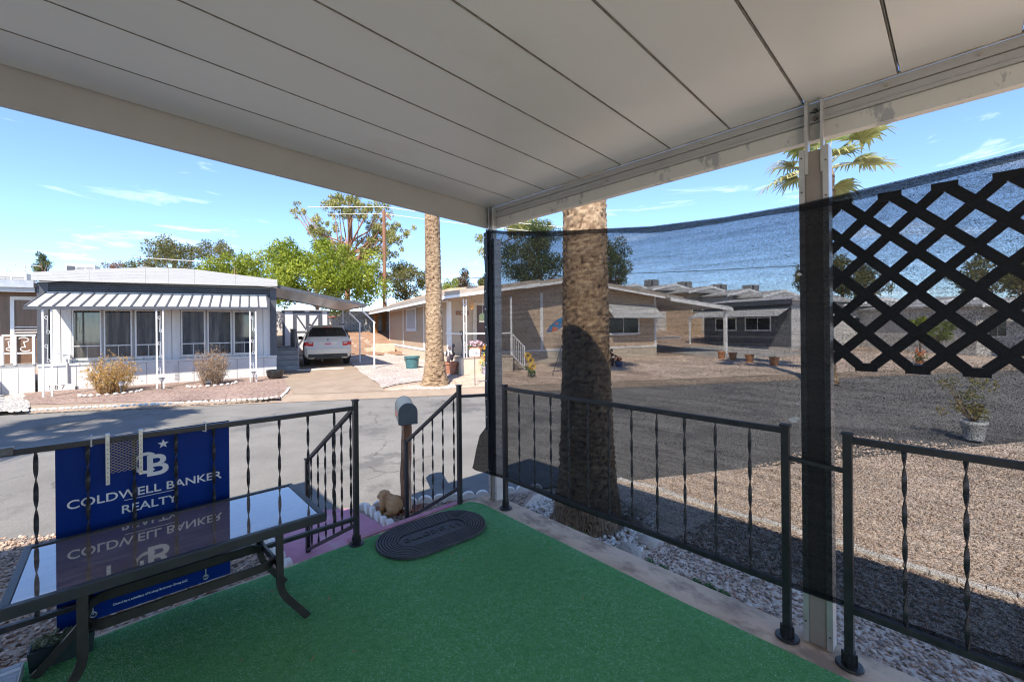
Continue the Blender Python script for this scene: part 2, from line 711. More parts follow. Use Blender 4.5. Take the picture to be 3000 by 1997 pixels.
sheet('road', road_edge + [tn(80, 11.72), tn(-60, 11.72)], 0, m_asph, lambda x, y: -.47)

# rolled concrete gutter along the far side
m_conc = mat('concrete', (.255, .20, .152), (.315, .252, .195), 2.2, .9, bump=.35, bscale=60, detail=8, wear=(.20, .155, .12), wscale=1.1, wlo=.55, whi=.7, spec=.2)
gp = []
gts = np.arange(-60, 80, 1.9)
for n, z in ((11.70, -.462), (11.86, -.455), (12.02, -.395), (12.12, -.366), (12.42, -.362)):
    gp += [(*tn(t, n), z) for t in gts]
k = len(gts)
tag(fast_mesh('gutter_kerb', gp, [(i * k + j, i * k + j + 1, (i + 1) * k + j + 1, (i + 1) * k + j) for i in range(4) for j in range(k - 1)], m_conc), kind='structure')

m_pink = pebble_mat('pink_gravel', [(.155, .10, .082), (.25, .175, .148), (.32, .24, .205), (.20, .135, .113), (.39, .32, .275)], 26)
m_grey = pebble_mat('mixed_gravel', [(.22, .19, .18), (.40, .35, .32), (.52, .46, .42), (.32, .25, .22), (.62, .57, .53)], 22)
m_white = pebble_mat('white_stone_bed', [(.30, .285, .26), (.50, .48, .45), (.42, .40, .37), (.54, .52, .49)], 18, .9, dist=.05)
sheet('gravel_bed', [(-1.55, 15.35), (3.02, 11.95), (3.30, 12.6), (3.65, 13.5), (4.36, 17.2), (4.36, 16.75), (-1.9, 18.1), (-1.8, 16.6)], .012, m_pink, wob=.03)
sheet('white_stone_bed', [(-3.2, 15.2), (-1.55, 14.45), (-1.55, 15.3), (-1.8, 16.6), (-1.9, 17.9), (-2.35, 16.9)], .016, m_white, wob=.05)
sheet('driveway', [tn(-3.25, 12.3), tn(-.95, 12.3), (5.62, 11.5), (7.25, 17.74), (8.6, 22.5), (5.7, 23.2), (4.36, 17.2), (3.65, 13.5)], .010, m_conc)
sheet('gravel_yard', [(5.65, 11.6), (6.2, 11.9), (8.3, 12.1), (9.2, 12.9), (9.8, 14.2), (13.4, 27.0), (9.9, 27.5), (8.65, 22.5), (7.3, 17.74)], .008, m_grey, wob=.04)
sheet('gravel_front', [tn(3.6, 12.4), tn(30, 12.4), (31, 4), (27, 6.2), (20.3, 10.7), (13.7, 12.7), (11.3, 11.6), (10.5, 10.8)], .006, pebble_mat('front_gravel', [(.36, .27, .20), (.56, .44, .34), (.66, .53, .43), (.45, .34, .26), (.70, .60, .50)], 24), wob=.04)
sheet('white_stone_yard', [(21.5, 7.3), (27.6, 5.3), (30.3, 13.0), (22.5, 11.3)], .012, m_white, wob=.08)

m_soil = mat('dry_soil', (.24, .145, .095), (.31, .205, .145), 2.0, .95, bump=.6, bscale=20, dist=.03, spec=.1)
dirt = []
for i in range(26):
    for j in range(14):
        x, y = at(860 + i * 18, 22.5 + j * .75)
        n = ND[0] * x + ND[1] * y
        dirt.append((x, y, prof(n) + .025 + (.16 * max(0, math.sin(i * .55 + j * .8)) ** 2 * min(1, j / 4)) + .04 * math.sin(i * 1.9 + j)))
tag(fast_mesh('dirt_bank', dirt, [(i * 14 + j, (i + 1) * 14 + j, (i + 1) * 14 + j + 1, i * 14 + j + 1) for i in range(25) for j in range(13)], m_soil, smooth=True), kind='structure')

# ------------------------------------------------------------------ near lot
m_slab = mat('stained_concrete', (.56, .43, .31), (.66, .52, .39), 5, .9, bump=.5, bscale=45, dist=.006, detail=9, wear=(.34, .26, .20), wscale=6, wlo=.47, whi=.60, spec=.2, stretch=(1, .6, 1))
m_purple = mat('purple_paint', (.50, .20, .275), (.58, .27, .35), 9, .75, bump=.3, bscale=80, dist=.003, detail=8, wear=(.56, .37, .38), wscale=6, wlo=.55, whi=.7)
MB().ext_z([(-.9, -3), (2.30, -3), (2.30, 2.74), (1.99, 2.745), (-.9, 2.745)], -.50, -.004).build('porch_slab', m_slab)
tag(bpy.data.objects['porch_slab'], kind='structure')
MB().box(1.10, 1.99, 2.7475, 2.80, -.46, .002).box(1.10, 1.99, 2.8025, 3.14, -.46, -.21).build('step', m_purple)
tag(bpy.data.objects['step'], kind='structure')
sheet('walkway', [(.95, 2.82), (1.76, 2.82), (1.78, 3.6), (1.72, 4.22), (1.42, 4.45), (.93, 4.72)], .0, m_purple, lambda x, y: -.415)

PEB = [(.14, .11, .085), (.35, .265, .205), (.46, .355, .27), (.24, .195, .16), (.56, .44, .34), (.42, .26, .185), (.68, .58, .48)]
m_peb = tint_mat('pebbles', PEB, .8, bump=.3)
m_pebw = tint_mat('white_pebbles', [(.54, .48, .41), (.72, .66, .58), (.82, .77, .69), (.64, .56, .48), (.84, .80, .73)], .7, bump=.4)
left_poly = [(-2.4, 2.76), (.93, 2.76), (.91, 4.7), tn(-1.6, 4.62), tn(-4.6, 4.62)]
bed_poly = [(1.80, 3.16), (2.0, 2.76), (2.3, 2.76), (2.32, 2.5), (3.0, 3.1), (3.3, 3.26), (2.6, 3.64), (1.85, 4.1)]
side_poly = [(2.31, -.9), (4.28, -.9), (4.28, 1.6), (3.3, 1.72), (2.72, 1.72), (2.31, 1.95)]
lawn_poly = [(4.42, -1.2), (9.5, -1.2), (8.8, 1.2), tn(3.9, 4.55), (4.42, 2.6)]
for nm, pl, dens, sz in (('gravel', left_poly, 1500, .027), ('gravel', bed_poly, 2100, .023), ('gravel', side_poly, 1900, .026)):
    tag(stones(nm, scatter(pl, dens, -.425), sz, m_peb), kind='stuff')
m_lawn = pebble_mat('tan_gravel', [(.42, .33, .25), (.62, .49, .38), (.70, .58, .47), (.52, .41, .33)], 40)
sheet('gravel_lawn', [(2.3, -9), (24, -9), tn(26, 4.6), tn(3.8, 4.6), (4.2, 2.8), (3.3, 3.2), (2.3, 2.7)], .004, m_lawn, lambda x, y: -.43)
tag(stones('gravel', scatter(lawn_poly, 420, -.424), .035, tint_mat('tan_pebbles', [(.40, .31, .24), (.62, .49, .39), (.72, .60, .48), (.52, .40, .32)], .85)), kind='stuff')
palm_bed = [(2.31, 1.97), (2.75, 1.78), (3.2, 1.78), (3.75, 2.0), (3.85, 2.6), (3.4, 3.0), (3.0, 3.0), (2.62, 2.72), (2.31, 2.5)]
tag(stones('white_pebbles', scatter(palm_bed, 900, -.41), .050, m_pebw, flat=.8), kind='stuff')
tag(stones('white_pebbles', scatter(palm_bed, 500, -.395), .045, m_pebw, flat=.8), kind='stuff')

MB().box(-.9, 2.30, -3.0, -.62, -.002, .004).build('bounce_patio', m_slab)  # unseen pale floor added behind the camera, bounces sun onto the ceiling
tag(bpy.data.objects['bounce_patio'], kind='structure')
MB().box(-1.5, 3.2, -9, -3.02, -.428, -.40).build('bounce_driveway', m_conc)  # unseen concrete added behind the porch as a sunlit bounce surface
tag(bpy.data.objects['bounce_driveway'], kind='structure')
# ------------------------------------------------------------------ green carpet with pile
m_turf0 = mat('turf_backing', (.09, .32, .11), (.13, .40, .15), 30, .95, bump=.5, bscale=200, spec=.1)
cpoly = [(-.84, -.60), (2.07, -.60), (2.085, .3), (2.075, 1.0), (2.09, 1.8), (2.10, 2.60), (2.06, 2.71), (1.97, 2.725)] + [(1.95 - i * .2, 2.715 + .008 * math.sin(i * 1.7)) for i in range(14)]
carpet = MB().ext_z(cpoly, -.002, .004).build('carpet', m_turf0)
tag(carpet, 'green artificial grass carpet covering the porch floor', 'carpet')
pile_poly = [(x, y) for x, y in cpoly]
pile_poly[0], pile_poly[1] = (-.42, .1), (2.07, .1)
nb_ = 230000
q = RNG.uniform((-.42, .1), (2.11, 2.73), size=(nb_, 2))
q = q[in_poly(q[:, 0], q[:, 1], pile_poly)]
nb_ = len(q)
lean = R(150) + .8 * value_noise(q, .45) + RNG.normal(0, 1.0, nb_)
h = RNG.uniform(.001, .0045, nb_)
ln = RNG.uniform(.005, .012, nb_)
wd = RNG.uniform(.0012, .0022, nb_)
root = np.column_stack([q, np.full(nb_, .003)])
tip = root + np.column_stack([np.cos(lean) * ln, np.sin(lean) * ln, h])
sd = np.column_stack([-np.sin(lean) * wd, np.cos(lean) * wd, np.zeros(nb_)])
V = np.stack([root - sd, root + sd, tip], 1).reshape(-1, 3)
wear_ = .18 * (np.sin(q[:, 0] * 3.3 + 1) * np.sin(q[:, 1] * 2.7) + .6 * np.sin(q[:, 0] * 9 + q[:, 1] * 7))
clump = .22 * value_noise(q @ np.array([[.94, -.34], [.34, .94]]) * np.array([1, 2.2]), .016) + .16 * value_noise(q, .05) + .20 * value_noise(q, .28) + .16 * value_noise(q, .7)
tint = np.clip(RNG.normal(.46, .2, nb_) + clump, 0, 1)
pile = fast_mesh('pile', V, np.arange(nb_ * 3).reshape(-1, 3), tint_mat('turf_pile', [(.10, .30, .18), (.23, .50, .33), (.34, .64, .45), (.47, .74, .57)],   .75, .2), carpet, np.repeat(tint, 3))
tag(pile, kind='stuff')

# dry bits lying on the carpet
m_bit = mat('dry_leaf', (.35, .20, .10), (.48, .30, .16), 20, .8)
for i in range(26):
    x, y = RNG.uniform(.0, 2.0), RNG.uniform(.75, 2.6)
    a = RNG.uniform(0, 6.28)
    l, w = RNG.uniform(.006, .02), RNG.uniform(.003, .006)
    c, s = math.cos(a), math.sin(a)
    o = MB().add([(-l, 0, 0), (0, -w, .003), (l, 0, .005), (0, w, .003), (0, 0, .0055)], [(0, 1, 4), (1, 2, 4), (2, 3, 4), (3, 0, 4), (0, 3, 2, 1)]).build('dry_leaf', m_bit)
    o.location = (x, y, .012)
    o.rotation_euler = (0, 0, a)
    tag(o, 'tiny dry brown leaf scrap lying on the green carpet', 'leaf', 'dry leaf scraps on the carpet')

for x, y, a, w_ in ((2.62, .74, .5, 'between the tan post and the weeds'), (2.80, .35, 2.0, 'beyond the foot of the tan post'), (2.48, .12, 4.0, 'below the short right railing'), (2.9, 1.2, 1.1, 'farthest out, towards the near palm')):
    o = MB().add([(-.035, 0, 0), (0, -.014, .010), (.035, 0, .004), (0, .014, .012), (0, 0, .018)], [(0, 1, 4), (1, 2, 4), (2, 3, 4), (3, 0, 4), (0, 3, 2, 1)]).build('dry_leaf', m_bit)
    o.location, o.rotation_euler = (x, y, -.405), (0, .2, a)
    tag(o, 'dry orange leaf on the side gravel, ' + w_, 'leaf', 'dry leaves on the side gravel')
# ------------------------------------------------------------------ patio cover
def zc(x):
    return 2.38 - .042 * (x - 2.2)


m_panel = mat('ceiling_paint', (.80, .815, .825), (.86, .87, .88), 1.1, .42, bump=.22, bscale=2.2, dist=.03, rnd=.03, detail=3, wear=(.75, .72, .68), wscale=1.3, wlo=.58, whi=.85, rv=.08)
m_beam = mat('beam_paint', (.44, .44, .43), (.49, .49, .48), 3, .5, bump=.1, bscale=8)
m_peel = mat('peeling_paint', (.63, .62, .575), (.68, .67, .62), 5, .6, bump=.15, bscale=30, wear=(.40, .40, .405), wscale=7.5, wlo=.56, whi=.60, stretch=(1, 1, .55))
m_dark = mat('dark_gap', (.05, .045, .04), (.08, .07, .06), 20, .9)
m_rust = mat('rusty_seam', (.34, .29, .23), (.52, .48, .42), 14, .8, bump=.3, bscale=60)
cover = thing('patio_cover', 'white aluminium patio cover with long ceiling panels over the green carpet', 'patio cover', (2.25, 2.68, 0))
seams = [2.665] + [2.352 - .3125 * i for i in range(15)]
for a, b in zip(seams, seams[1:]):
    y0, y1 = b + .002, a - .002
    vs = []
    for x in (-.86, 2.243):
        z = zc(x)
        vs += [(x, y0 + .003, z), (x, y1 - .004, z), (x, y1, z + .012), (x, y1, z + .045), (x, y0, z + .045), (x, y0, z + .012)]
    MB().add(vs, [(0, 1, 2, 3, 4, 5), (11, 10, 9, 8, 7, 6)] + [(i, (i + 1) % 6, (i + 1) % 6 + 6, i + 6) for i in range(6)]).build('ceiling_panel', m_panel, cover, True)
m_joint = mat('joint_shade', (.16, .15, .135), (.30, .28, .25), 30, .85)  # dark strips added along the seams, standing in for the lap shadow
for b in seams[1:-1]:
    MB().add([(x, b + o, zc(x) + d) for x in (-.86, 2.243) for o, d in ((-.0016, -.0012), (.0016, -.0012), (.0016, .004), (-.0016, .004))],
             [(0, 1, 2, 3), (7, 6, 5, 4), (0, 4, 5, 1), (1, 5, 6, 2), (2, 6, 7, 3), (3, 7, 4, 0)]).build('joint_shade_strip', m_joint, cover, True)
MB().add([(x, y, zc(x) + d) for d in (.047, .062) for x, y in ((-.9, -1.98), (2.25, -1.98), (2.25, 2.76), (-.9, 2.76))],
         [(3, 2, 1, 0), (4, 5, 6, 7), (0, 1, 5, 4), (1, 2, 6, 5), (2, 3, 7, 6), (3, 0, 4, 7)]).build('roof_deck', m_dark, cover, True)
x0, x1 = -.9, 2.262
vs = [(x, y, zc(x) + d) for x in (x0, x1) for y, d in ((2.672, -.162), (2.672, .046), (2.735, .046), (2.735, -.15), (2.70, -.15), (2.70, -.162))]
MB().add(vs, [(0, 1, 2, 3, 4, 5), (11, 10, 9, 8, 7, 6)] + [(i, (i + 1) % 6, (i + 1) % 6 + 6, i + 6) for i in range(6)]).build('front_beam', m_beam, cover, True)
MB().box(2.246, 2.285, -1.96, 2.671, 2.335, 2.372).box(2.252, 2.285, -1.96, 2.671, 2.302, 2.332).box(2.246, 2.285, -1.96, 2.671, 2.285, 2.299).build('gutter_trim', m_beam, cover, True)
MB().box(2.256, 2.30, -1.96, 2.671, 2.212, 2.283).build('fascia', m_peel, cover, True)
MB().box(2.241, 2.244, -1.96, 2.671, 2.372, 2.386).box(2.262, 2.30, -1.96, 2.671, 2.3325, 2.3345).build('sealant_seam', m_rust, cover, True)
for y, z in ((2.0, 2.318), (1.52, 2.31), (.92, 2.352), (.2, 2.35), (-.05, 2.352)):
    MB().tube([(2.238, y, z), (2.256, y, z)], .006, 8).build('screw', m_rust, cover, True)

m_alu = mat('aluminium', (.55, .55, .54), (.66, .66, .65), 12, .45, metal=.6, bump=.1, bscale=30)
m_tan = mat('tan_metal', (.29, .25, .21), (.34, .295, .25), 6, .55, bump=.1, bscale=30)
m_wht = mat('white_metal', (.70, .70, .69), (.78, .78, .77), 9, .5, bump=.08, bscale=40)
m_bolt = mat('bolt_steel', (.09, .085, .08), (.2, .18, .16), 40, .5, metal=.7)


def tan_post(y0, y1, ztop, label):
    t = thing('patio_post', label, 'post', (2.25, (y0 + y1) / 2, 0))
    yc0, yc1 = y0 + .022, y1 - .022
    MB().box(2.222, 2.285, yc0, yc1, .0, ztop).build('post_core', m_tan, t, True)
    MB().box(2.2135, 2.285, y0, yc0 - .001, .0, ztop + .01).box(2.2135, 2.285, yc1 + .001, y1, .0, ztop + .012).build('side_channel', m_alu, t, True)
    MB().box(2.2125, 2.2535, y0 + .018, y0 + .028, ztop - .1, 2.365).box(2.2125, 2.2535, y1 - .034, y1 - .022, ztop - .1, 2.372).build('bracket', m_alu, t, True)
    for z in (2.335, 2.30):
        MB().tube([(2.236, y0 + .05, z), (2.254, y0 + .05, z)], .009, 8).build('bolt', m_bolt, t, True)
    for k, z in enumerate((.06, .35, .8, 1.2, 1.6, 1.95, 2.1)):
        MB().tube([(2.2105, y0 + .010, z), (2.214, y0 + .010, z)], .004, 6).tube([(2.2105, y1 - .010, z + .03), (2.214, y1 - .010, z + .03)], .004, 6).build('screw', m_bolt, t, True)
    return t


tan_post(.385, .492, 2.155, 'tan metal post with aluminium edges behind the black mesh, right of the palm trunk')
tan_post(2.565, 2.662, 2.10, 'metal corner post with the black batten where both roof beams meet')

# ------------------------------------------------------------------ black railings with twisted balusters
m_iron = mat('black_iron', (.016, .016, .017), (.030, .030, .032), 25, .42, bump=.15, bscale=60, wear=(.06, .045, .035), wscale=9, wlo=.62, whi=.72, rv=.1)
TW = {}


def twist_mesh(length, mname='black_iron', w=.0155, t=.0045, half=.125):
    key = (round(length, 3), mname)
    if key in TW:
        return TW[key]
    n = int(length / .0085)
    V, F = [], []
    ph = random.uniform(0, 3.1)
    for i in range(n + 1):
        z = length * i / n
        a = ph + math.pi * z / half
        c, s = math.cos(a), math.sin(a)
        for x, y in ((-w / 2, -t / 2), (w / 2, -t / 2), (w / 2, t / 2), (-w / 2, t / 2)):
            V.append((x * c - y * s, x * s + y * c, z))
    for i in range(n):
        for k in range(4):
            a, b = i * 4 + k, i * 4 + (k + 1) % 4
            F.append((a, b, b + 4, a + 4))
    me = bpy.data.meshes.new('baluster')
    me.from_pydata(V, [], F)
    me.materials.append(MATS[mname])
    TW[key] = me
    return me


def baluster(parent, x, y, z0, z1):
    o = chain_loc(parent)
    return link('baluster', twist_mesh(z1 - z0), parent, (x - o.x, y - o.y, z0 - o.z), (0, 0, random.uniform(0, 3.1)))


def rail_post(parent, x, y, z0, z1, foot=True, w=.030):
    p = MB().box(x - w / 2, x + w / 2, y - w / 2, y + w / 2, z0, z1).build('post', m_iron, parent, True)
    MB().box(x - w * .66, x + w * .66, y - w * .66, y + w * .66, z1, z1 + .009).build('cap', m_iron, p, True)
    if foot:
        MB().lathe([(.048, 0), (.048, .006), (.044, .009), (.02, .0095)], 20, (x, y, z0 + .001)).box(x - .027, x + .027, y - .0045, y + .0045, z0 + .006, z0 + .055).box(x - .0045, x + .0045, y - .027, y + .027, z0 + .006, z0 + .055).box(x - .019, x + .019, y - .019, y + .019, z0 + .006, z0 + .06).build('foot', m_iron, p, True)
    return p


# front railing with the sign
rf = thing('railing', 'black iron railing with twisted balusters that carries the blue sign', 'railing', (.3, 2.695, 0))
YF = 2.695
MB().bar((-.86, YF, .905), (1.11, YF, .885), .026, .026).build('top_rail', m_iron, rf, True, bevel=.003)
MB().bar((-.86, YF, .185), (1.11, YF, .17), .024, .024).build('bottom_rail', m_iron, rf, True, bevel=.003)
rail_post(rf, 1.122, YF, .0, .93)
for i in range(12):
    x = -.725 + .1557 * i
    if x < 1.05:
        baluster(rf, x, YF, .185, .897)
MB().box(-.40, -.318, YF - .016, YF + .016, .893, .924).build('splice_plate', mat('grey_iron', (.10, .10, .105), (.16, .16, .165), 30, .4, metal=.5), rf, True)

# stair handrails
def stair_rail(x, y0, label, z_low, skip):
    t = thing('handrail', label, 'railing', (x, y0, 0))
    y1 = 3.585 if x > 1.5 else 3.66
    MB().bar((x, y0 + .02, .875), (x, y1, .325), .026, .026, (1, 0, 0)).build('top_rail', m_iron, t, True, bevel=.003)
    MB().bar((x, y0 + .02, .115), (x, y1, -.40), .024, .024, (1, 0, 0)).build('bottom_rail', m_iron, t, True, bevel=.003)
    rail_post(t, x, y1, z_low, .335, False)
    n = 5
    for i in range(n + 1):
        y = y0 + .075 + .158 * i
        if y > y1 - .04:
            break
        f = (y - y0) / (y1 - y0)
        baluster(t, x, y, .125 - .51 * f, .875 - .55 * f)
    return t


stair_rail(1.122, 2.70, 'left black sloping stair handrail between the blue sign and the purple walkway', -.43, 0)
sb = stair_rail(1.975, 2.735, 'right black sloping stair handrail beside the wooden mailbox post', -.43, 0)
rail_post(sb, 1.975, 2.735, .0, .935, False)
MB().bar((1.985, 2.735, .85), (2.22, 2.66, .845), .022, .022).build('side_bar', m_iron, sb, True)

# side railing, two runs along the curb
rs = thing('railing', 'black iron side railing in front of the big palm trunk', 'railing', (2.18, 1.5, 0))
XR = 2.18
MB().bar((XR, 2.41, .925), (XR, .54, .925), .026, .026).build('top_rail', m_iron, rs, True, bevel=.003)
MB().bar((XR, 2.41, .235), (XR, .54, .235), .026, .026).build('bottom_rail', m_iron, rs, True, bevel=.003)
rail_post(rs, XR, 2.42, 0, .945)
rail_post(rs, XR, .545, 0, .945)
for i in range(11):
    baluster(rs, XR, 2.262 - .157 * i, .235, .918)
rs2 = thing('railing', 'short black railing at the right edge below the lattice', 'railing', (2.18, 0, 0))
MB().bar((XR, .325, .925), (XR, -.9, .925), .026, .026).build('top_rail', m_iron, rs2, True, bevel=.003)
MB().bar((XR, .325, .235), (XR, -.9, .235), .026, .026).build('bottom_rail', m_iron, rs2, True, bevel=.003)
rail_post(rs2, XR, .325, 0, .945)
MB().bar((XR, .335, .795), (XR, .535, .805), .018, .018).build('link_bar', m_iron, rs2, True)
for i in range(7):
    baluster(rs2, XR, .155 - .16 * i, .235, .918)

# ------------------------------------------------------------------ black shade mesh
m_mesh = bpy.data.materials.new('shade_mesh')
nt, N, L, P = nodes_of(m_mesh)
P.inputs['Base Color'].default_value = (.012, .013, .016, 1)
P.inputs['Roughness'].default_value = .7
P.inputs['Specular IOR Level'].default_value = .2
tc = N.new('ShaderNodeTexCoord')
mp = N.new('ShaderNodeMapping'); mp.inputs['Scale'].default_value = (1, 1, 1.5)
L.new(tc.outputs['Object'], mp.inputs['Vector'])
vo = N.new('ShaderNodeTexVoronoi'); vo.inputs['Scale'].default_value = 400
L.new(mp.outputs['Vector'], vo.inputs['Vector'])
se = N.new('ShaderNodeSeparateColor'); L.new(vo.outputs['Color'], se.inputs['Color'])
mp2 = N.new('ShaderNodeMapping'); mp2.inputs['Scale'].default_value = (1, 1.2, 26)
L.new(tc.outputs['Object'], mp2.inputs['Vector'])
st = N.new('ShaderNodeTexNoise'); st.inputs['Scale'].default_value = 2.0; st.inputs['Detail'].default_value = 5
L.new(mp2.outputs['Vector'], st.inputs['Vector'])
ad = N.new('ShaderNodeMath'); ad.operation = 'MULTIPLY_ADD'; ad.inputs[1].default_value = .6
L.new(st.outputs['Fac'], ad.inputs[0]); L.new(se.outputs['Red'], ad.inputs[2])
mr = N.new('ShaderNodeMapRange')
mr.inputs['From Min'].default_value = .3; mr.inputs['From Max'].default_value = 1.28
mr.inputs['To Min'].default_value = .57; mr.inputs['To Max'].default_value = .95
L.new(ad.outputs['Value'], mr.inputs['Value'])
tr = N.new('ShaderNodeBsdfTransparent')
ms = N.new('ShaderNodeMixShader')
L.new(mr.outputs['Result'], ms.inputs['Fac'])
L.new(tr.outputs['BSDF'], ms.inputs[1]); L.new(P.outputs['BSDF'], ms.inputs[2])
L.new(ms.outputs['Shader'], N['Material Output'].inputs['Surface'])
m_double = m_mesh.copy()
m_double.name = 'double_mesh'
m_double.node_tree.nodes[mr.name].inputs['To Min'].default_value = .86
m_double.node_tree.nodes[mr.name].inputs['To Max'].default_value = .99
m_hem = mat('mesh_hem', (.014, .015, .018), (.03, .03, .033), 300, .8)


def interp(tab, y):
    for (a, za), (b, zb) in zip(tab, tab[1:]):
        if (a >= y >= b) or (a <= y <= b):
            return za + (zb - za) * (y - a) / (b - a)
    return tab[-1][1] if abs(y - tab[-1][0]) < abs(y - tab[0][0]) else tab[0][1]


TOP = [(2.66, 2.195), (2.4, 2.135), (1.86, 2.045), (1.19, 1.955), (.80, 1.93), (.49, 1.925), (.0, 1.955), (-.14, 1.965), (-1.0, 2.02)]
BOT = [(2.66, .20), (2.43, .215), (1.9, .195), (1.44, .20), (1.0, .22), (.57, .215), (0, .235), (-1.0, .26)]
scr = thing('shade_screen', 'sheer black shade mesh sheet hung from the corner post to the right edge', 'shade screen', (2.205, 1.0, 0))
nu, nv = 150, 60
gv = []
for i in range(nu + 1):
    y = 2.655 - 3.6 * i / nu
    zt, zb = interp(TOP, y), interp(BOT, y)
    for j in range(nv + 1):
        f = j / nv
        z = zb + (zt - zb) * f
        w = .0035 * math.sin(z * 34 + .7 * math.sin(y * 3)) * math.sin(y * 1.1 + .4) + .003 * math.sin(z * 71 + y * 5) * math.exp(-((f - .9) / .2) ** 2)
        gv.append((2.2045 + w, y, z))
gf = [(i * (nv + 1) + j, (i + 1) * (nv + 1) + j, (i + 1) * (nv + 1) + j + 1, i * (nv + 1) + j + 1) for i in range(nu) for j in range(nv)]
fast_mesh('mesh_sheet', gv, gf, m_mesh, scr, smooth=True)
hv = []
for i in range(nu + 1):
    y = 2.655 - 3.6 * i / nu
    zt = interp(TOP, y)
    hv += [(2.2012, y, zt + .004), (2.2012, y, zt - .030 - .006 * math.sin(y * 7))]
fast_mesh('hem', hv, [(2 * i, 2 * i + 2, 2 * i + 3, 2 * i + 1) for i in range(nu)], m_mesh, scr)
hv = []
for i in range(nu + 1):
    y = 2.655 - 3.6 * i / nu
    zb = interp(BOT, y)
    hv += [(2.2082, y, zb - .004), (2.2082, y, zb + .022)]
fast_mesh('hem', hv, [(2 * i, 2 * i + 2, 2 * i + 3, 2 * i + 1) for i in range(nu)], m_mesh, scr)
fl = []
for i in range(17):
    f = i / 16
    for j in range(7):
        g = j / 6
        top = Vector((2.2045, 2.655, .64 - .44 * g))
        out = Vector((2.10 + .02 * g, 2.78, .27 - .03 * g))
        p = top.lerp(out, f * (.35 + .65 * g ** .7))
        p.x += .02 * math.sin(f * 5 + g * 2) * f
        fl.append(tuple(p))
fast_mesh('loose_flap', fl, [(i * 7 + j, (i + 1) * 7 + j, (i + 1) * 7 + j + 1, i * 7 + j + 1) for i in range(16) for j in range(6)], m_double, scr, smooth=True)
m_batten = mat('black_batten', (.018, .020, .024), (.035, .037, .042), 20, .55, bump=.2, bscale=40)
MB().add([(2.2035, 2.655, .24), (2.2025, 2.590, .23), (2.2025, 2.585, 2.16), (2.2035, 2.655, 2.185)], [(0, 1, 2, 3)]).build('folded_edge', m_double, scr, True)
bt = []
for i in range(41):
    z = .56 + (2.17 - .56) * i / 40
    o = .005 * math.sin(z * 9) + .003 * math.sin(z * 23)
    bt.append((2.196 + .3 * abs(o), 2.652 + o, z))
b_ = MB()
for p, q in zip(bt, bt[1:]):
    b_.bar(p, q, .006, .040, (0, 1, 0))
bo = b_.build('batten', m_batten, scr, True)
m_screw = mat('bright_screw', (.6, .6, .6), None, 20, .3, metal=.8)
for i in range(11):
    z = 2.13 - i * .146
    MB().lathe([(.0065, 0), (.0055, .002), (.001, .003)], 10).build('screw', m_screw, bo).location = Vector((2.1915, 2.653 + .005 * math.sin(z * 9), z)) - chain_loc(bo)
    bo.children[-1].rotation_euler = (0, R(-90), 0)
m_tear = mat('torn_plastic', (.55, .55, .54), None, 30, .6)
for y, z, w in ((.52, .975, .02), (.505, .985, .012), (.50, 1.05, .008), (.49, 1.62, .012)):
    MB().add([(2.196, y - w, z - w * .3), (2.194, y, z - w * .7), (2.196, y + w, z), (2.193, y, z + w * .6)], [(0, 1, 2, 3)]).build('tear', m_tear, scr, True)

# ------------------------------------------------------------------ black lattice behind the mesh
m_lat = mat('black_plastic', (.022, .022, .024), (.034, .034, .037), 15, .5)
lat = thing('lattice_panel', 'black diamond lattice panel hanging behind the mesh on the right', 'lattice', (2.29, 0, 1.2))
PY, PZ = .1555, .16
rows_z = (1.225, 1.905)
hw = .021


def clip_slat(y_at_mid, sgn):
    """slat of slope sgn through (y_at_mid, 1.565), cut at the top and bottom of the panel"""
    zm = 1.565
    pts = []
    for z in rows_z:
        pts.append((y_at_mid + sgn * (z - zm) * PY / PZ, z))
    return pts


for sgn, xo in ((1, 2.283), (-1, 2.2925)):
    for i in range(-7, 12):
        ym = .043 - sgn * .034 + PY * i
        (ya, za), (yb, zb) = clip_slat(ym, sgn)
        d = Vector((0, yb - ya, zb - za)).normalized()
        t0, t1 = 0.0, 1.0
        a, b = Vector((xo, ya, za)), Vector((xo, yb, zb))
        lo, hi = -.95, .465
        if max(a.y, b.y) < lo or min(a.y, b.y) > hi:
            continue
        if a.y > hi:
            a = a.lerp(b, (hi - a.y) / (b.y - a.y))
        if b.y > hi:
            b = b.lerp(a, (hi - b.y) / (a.y - b.y))
        if a.y < lo:
            a = a.lerp(b, (lo - a.y) / (b.y - a.y))
        if b.y < lo:
            b = b.lerp(a, (lo - b.y) / (a.y - b.y))
        if (a - b).length < .05:
            continue
        MB().bar(a, b, .009, hw * 1.75, (0, -d.z, d.y)).build('slat', m_lat, lat, True)
for z in (1.217, 1.913):
    for i in range(-6, 3):
        y = .043 + PY * i + (PY / 2 if z < 1.5 else 0) + 0
        yc = y + (0 if z > 1.5 else 0)
        MB().box(2.2785, 2.297, yc - .036, yc + .036, z - .017, z + .017).build('edge_cap', m_lat, lat, True)
# ------------------------------------------------------------------ blue estate sign tied to the railing
m_blue = mat('sign_blue', (.002, .028, .19), (.003, .034, .23), 4, .45, spec=.12)
m_let = mat('sign_letter', (.78, .81, .82), (.82, .85, .86), 10, .5)
m_eye = mat('grommet', (.6, .6, .58), (.7, .7, .68), 30, .3, metal=.9)
m_tie = mat('zip_tie', (.55, .56, .56), None, 30, .5)
YS = 2.735
sg = thing('estate_sign', 'dark blue sign with white COLDWELL BANKER lettering tied to the railing', 'sign', (.12, YS, .08))
board = MB().box(-.205, .44, YS, YS + .004, .075, .905).build('board', m_blue, sg, True)


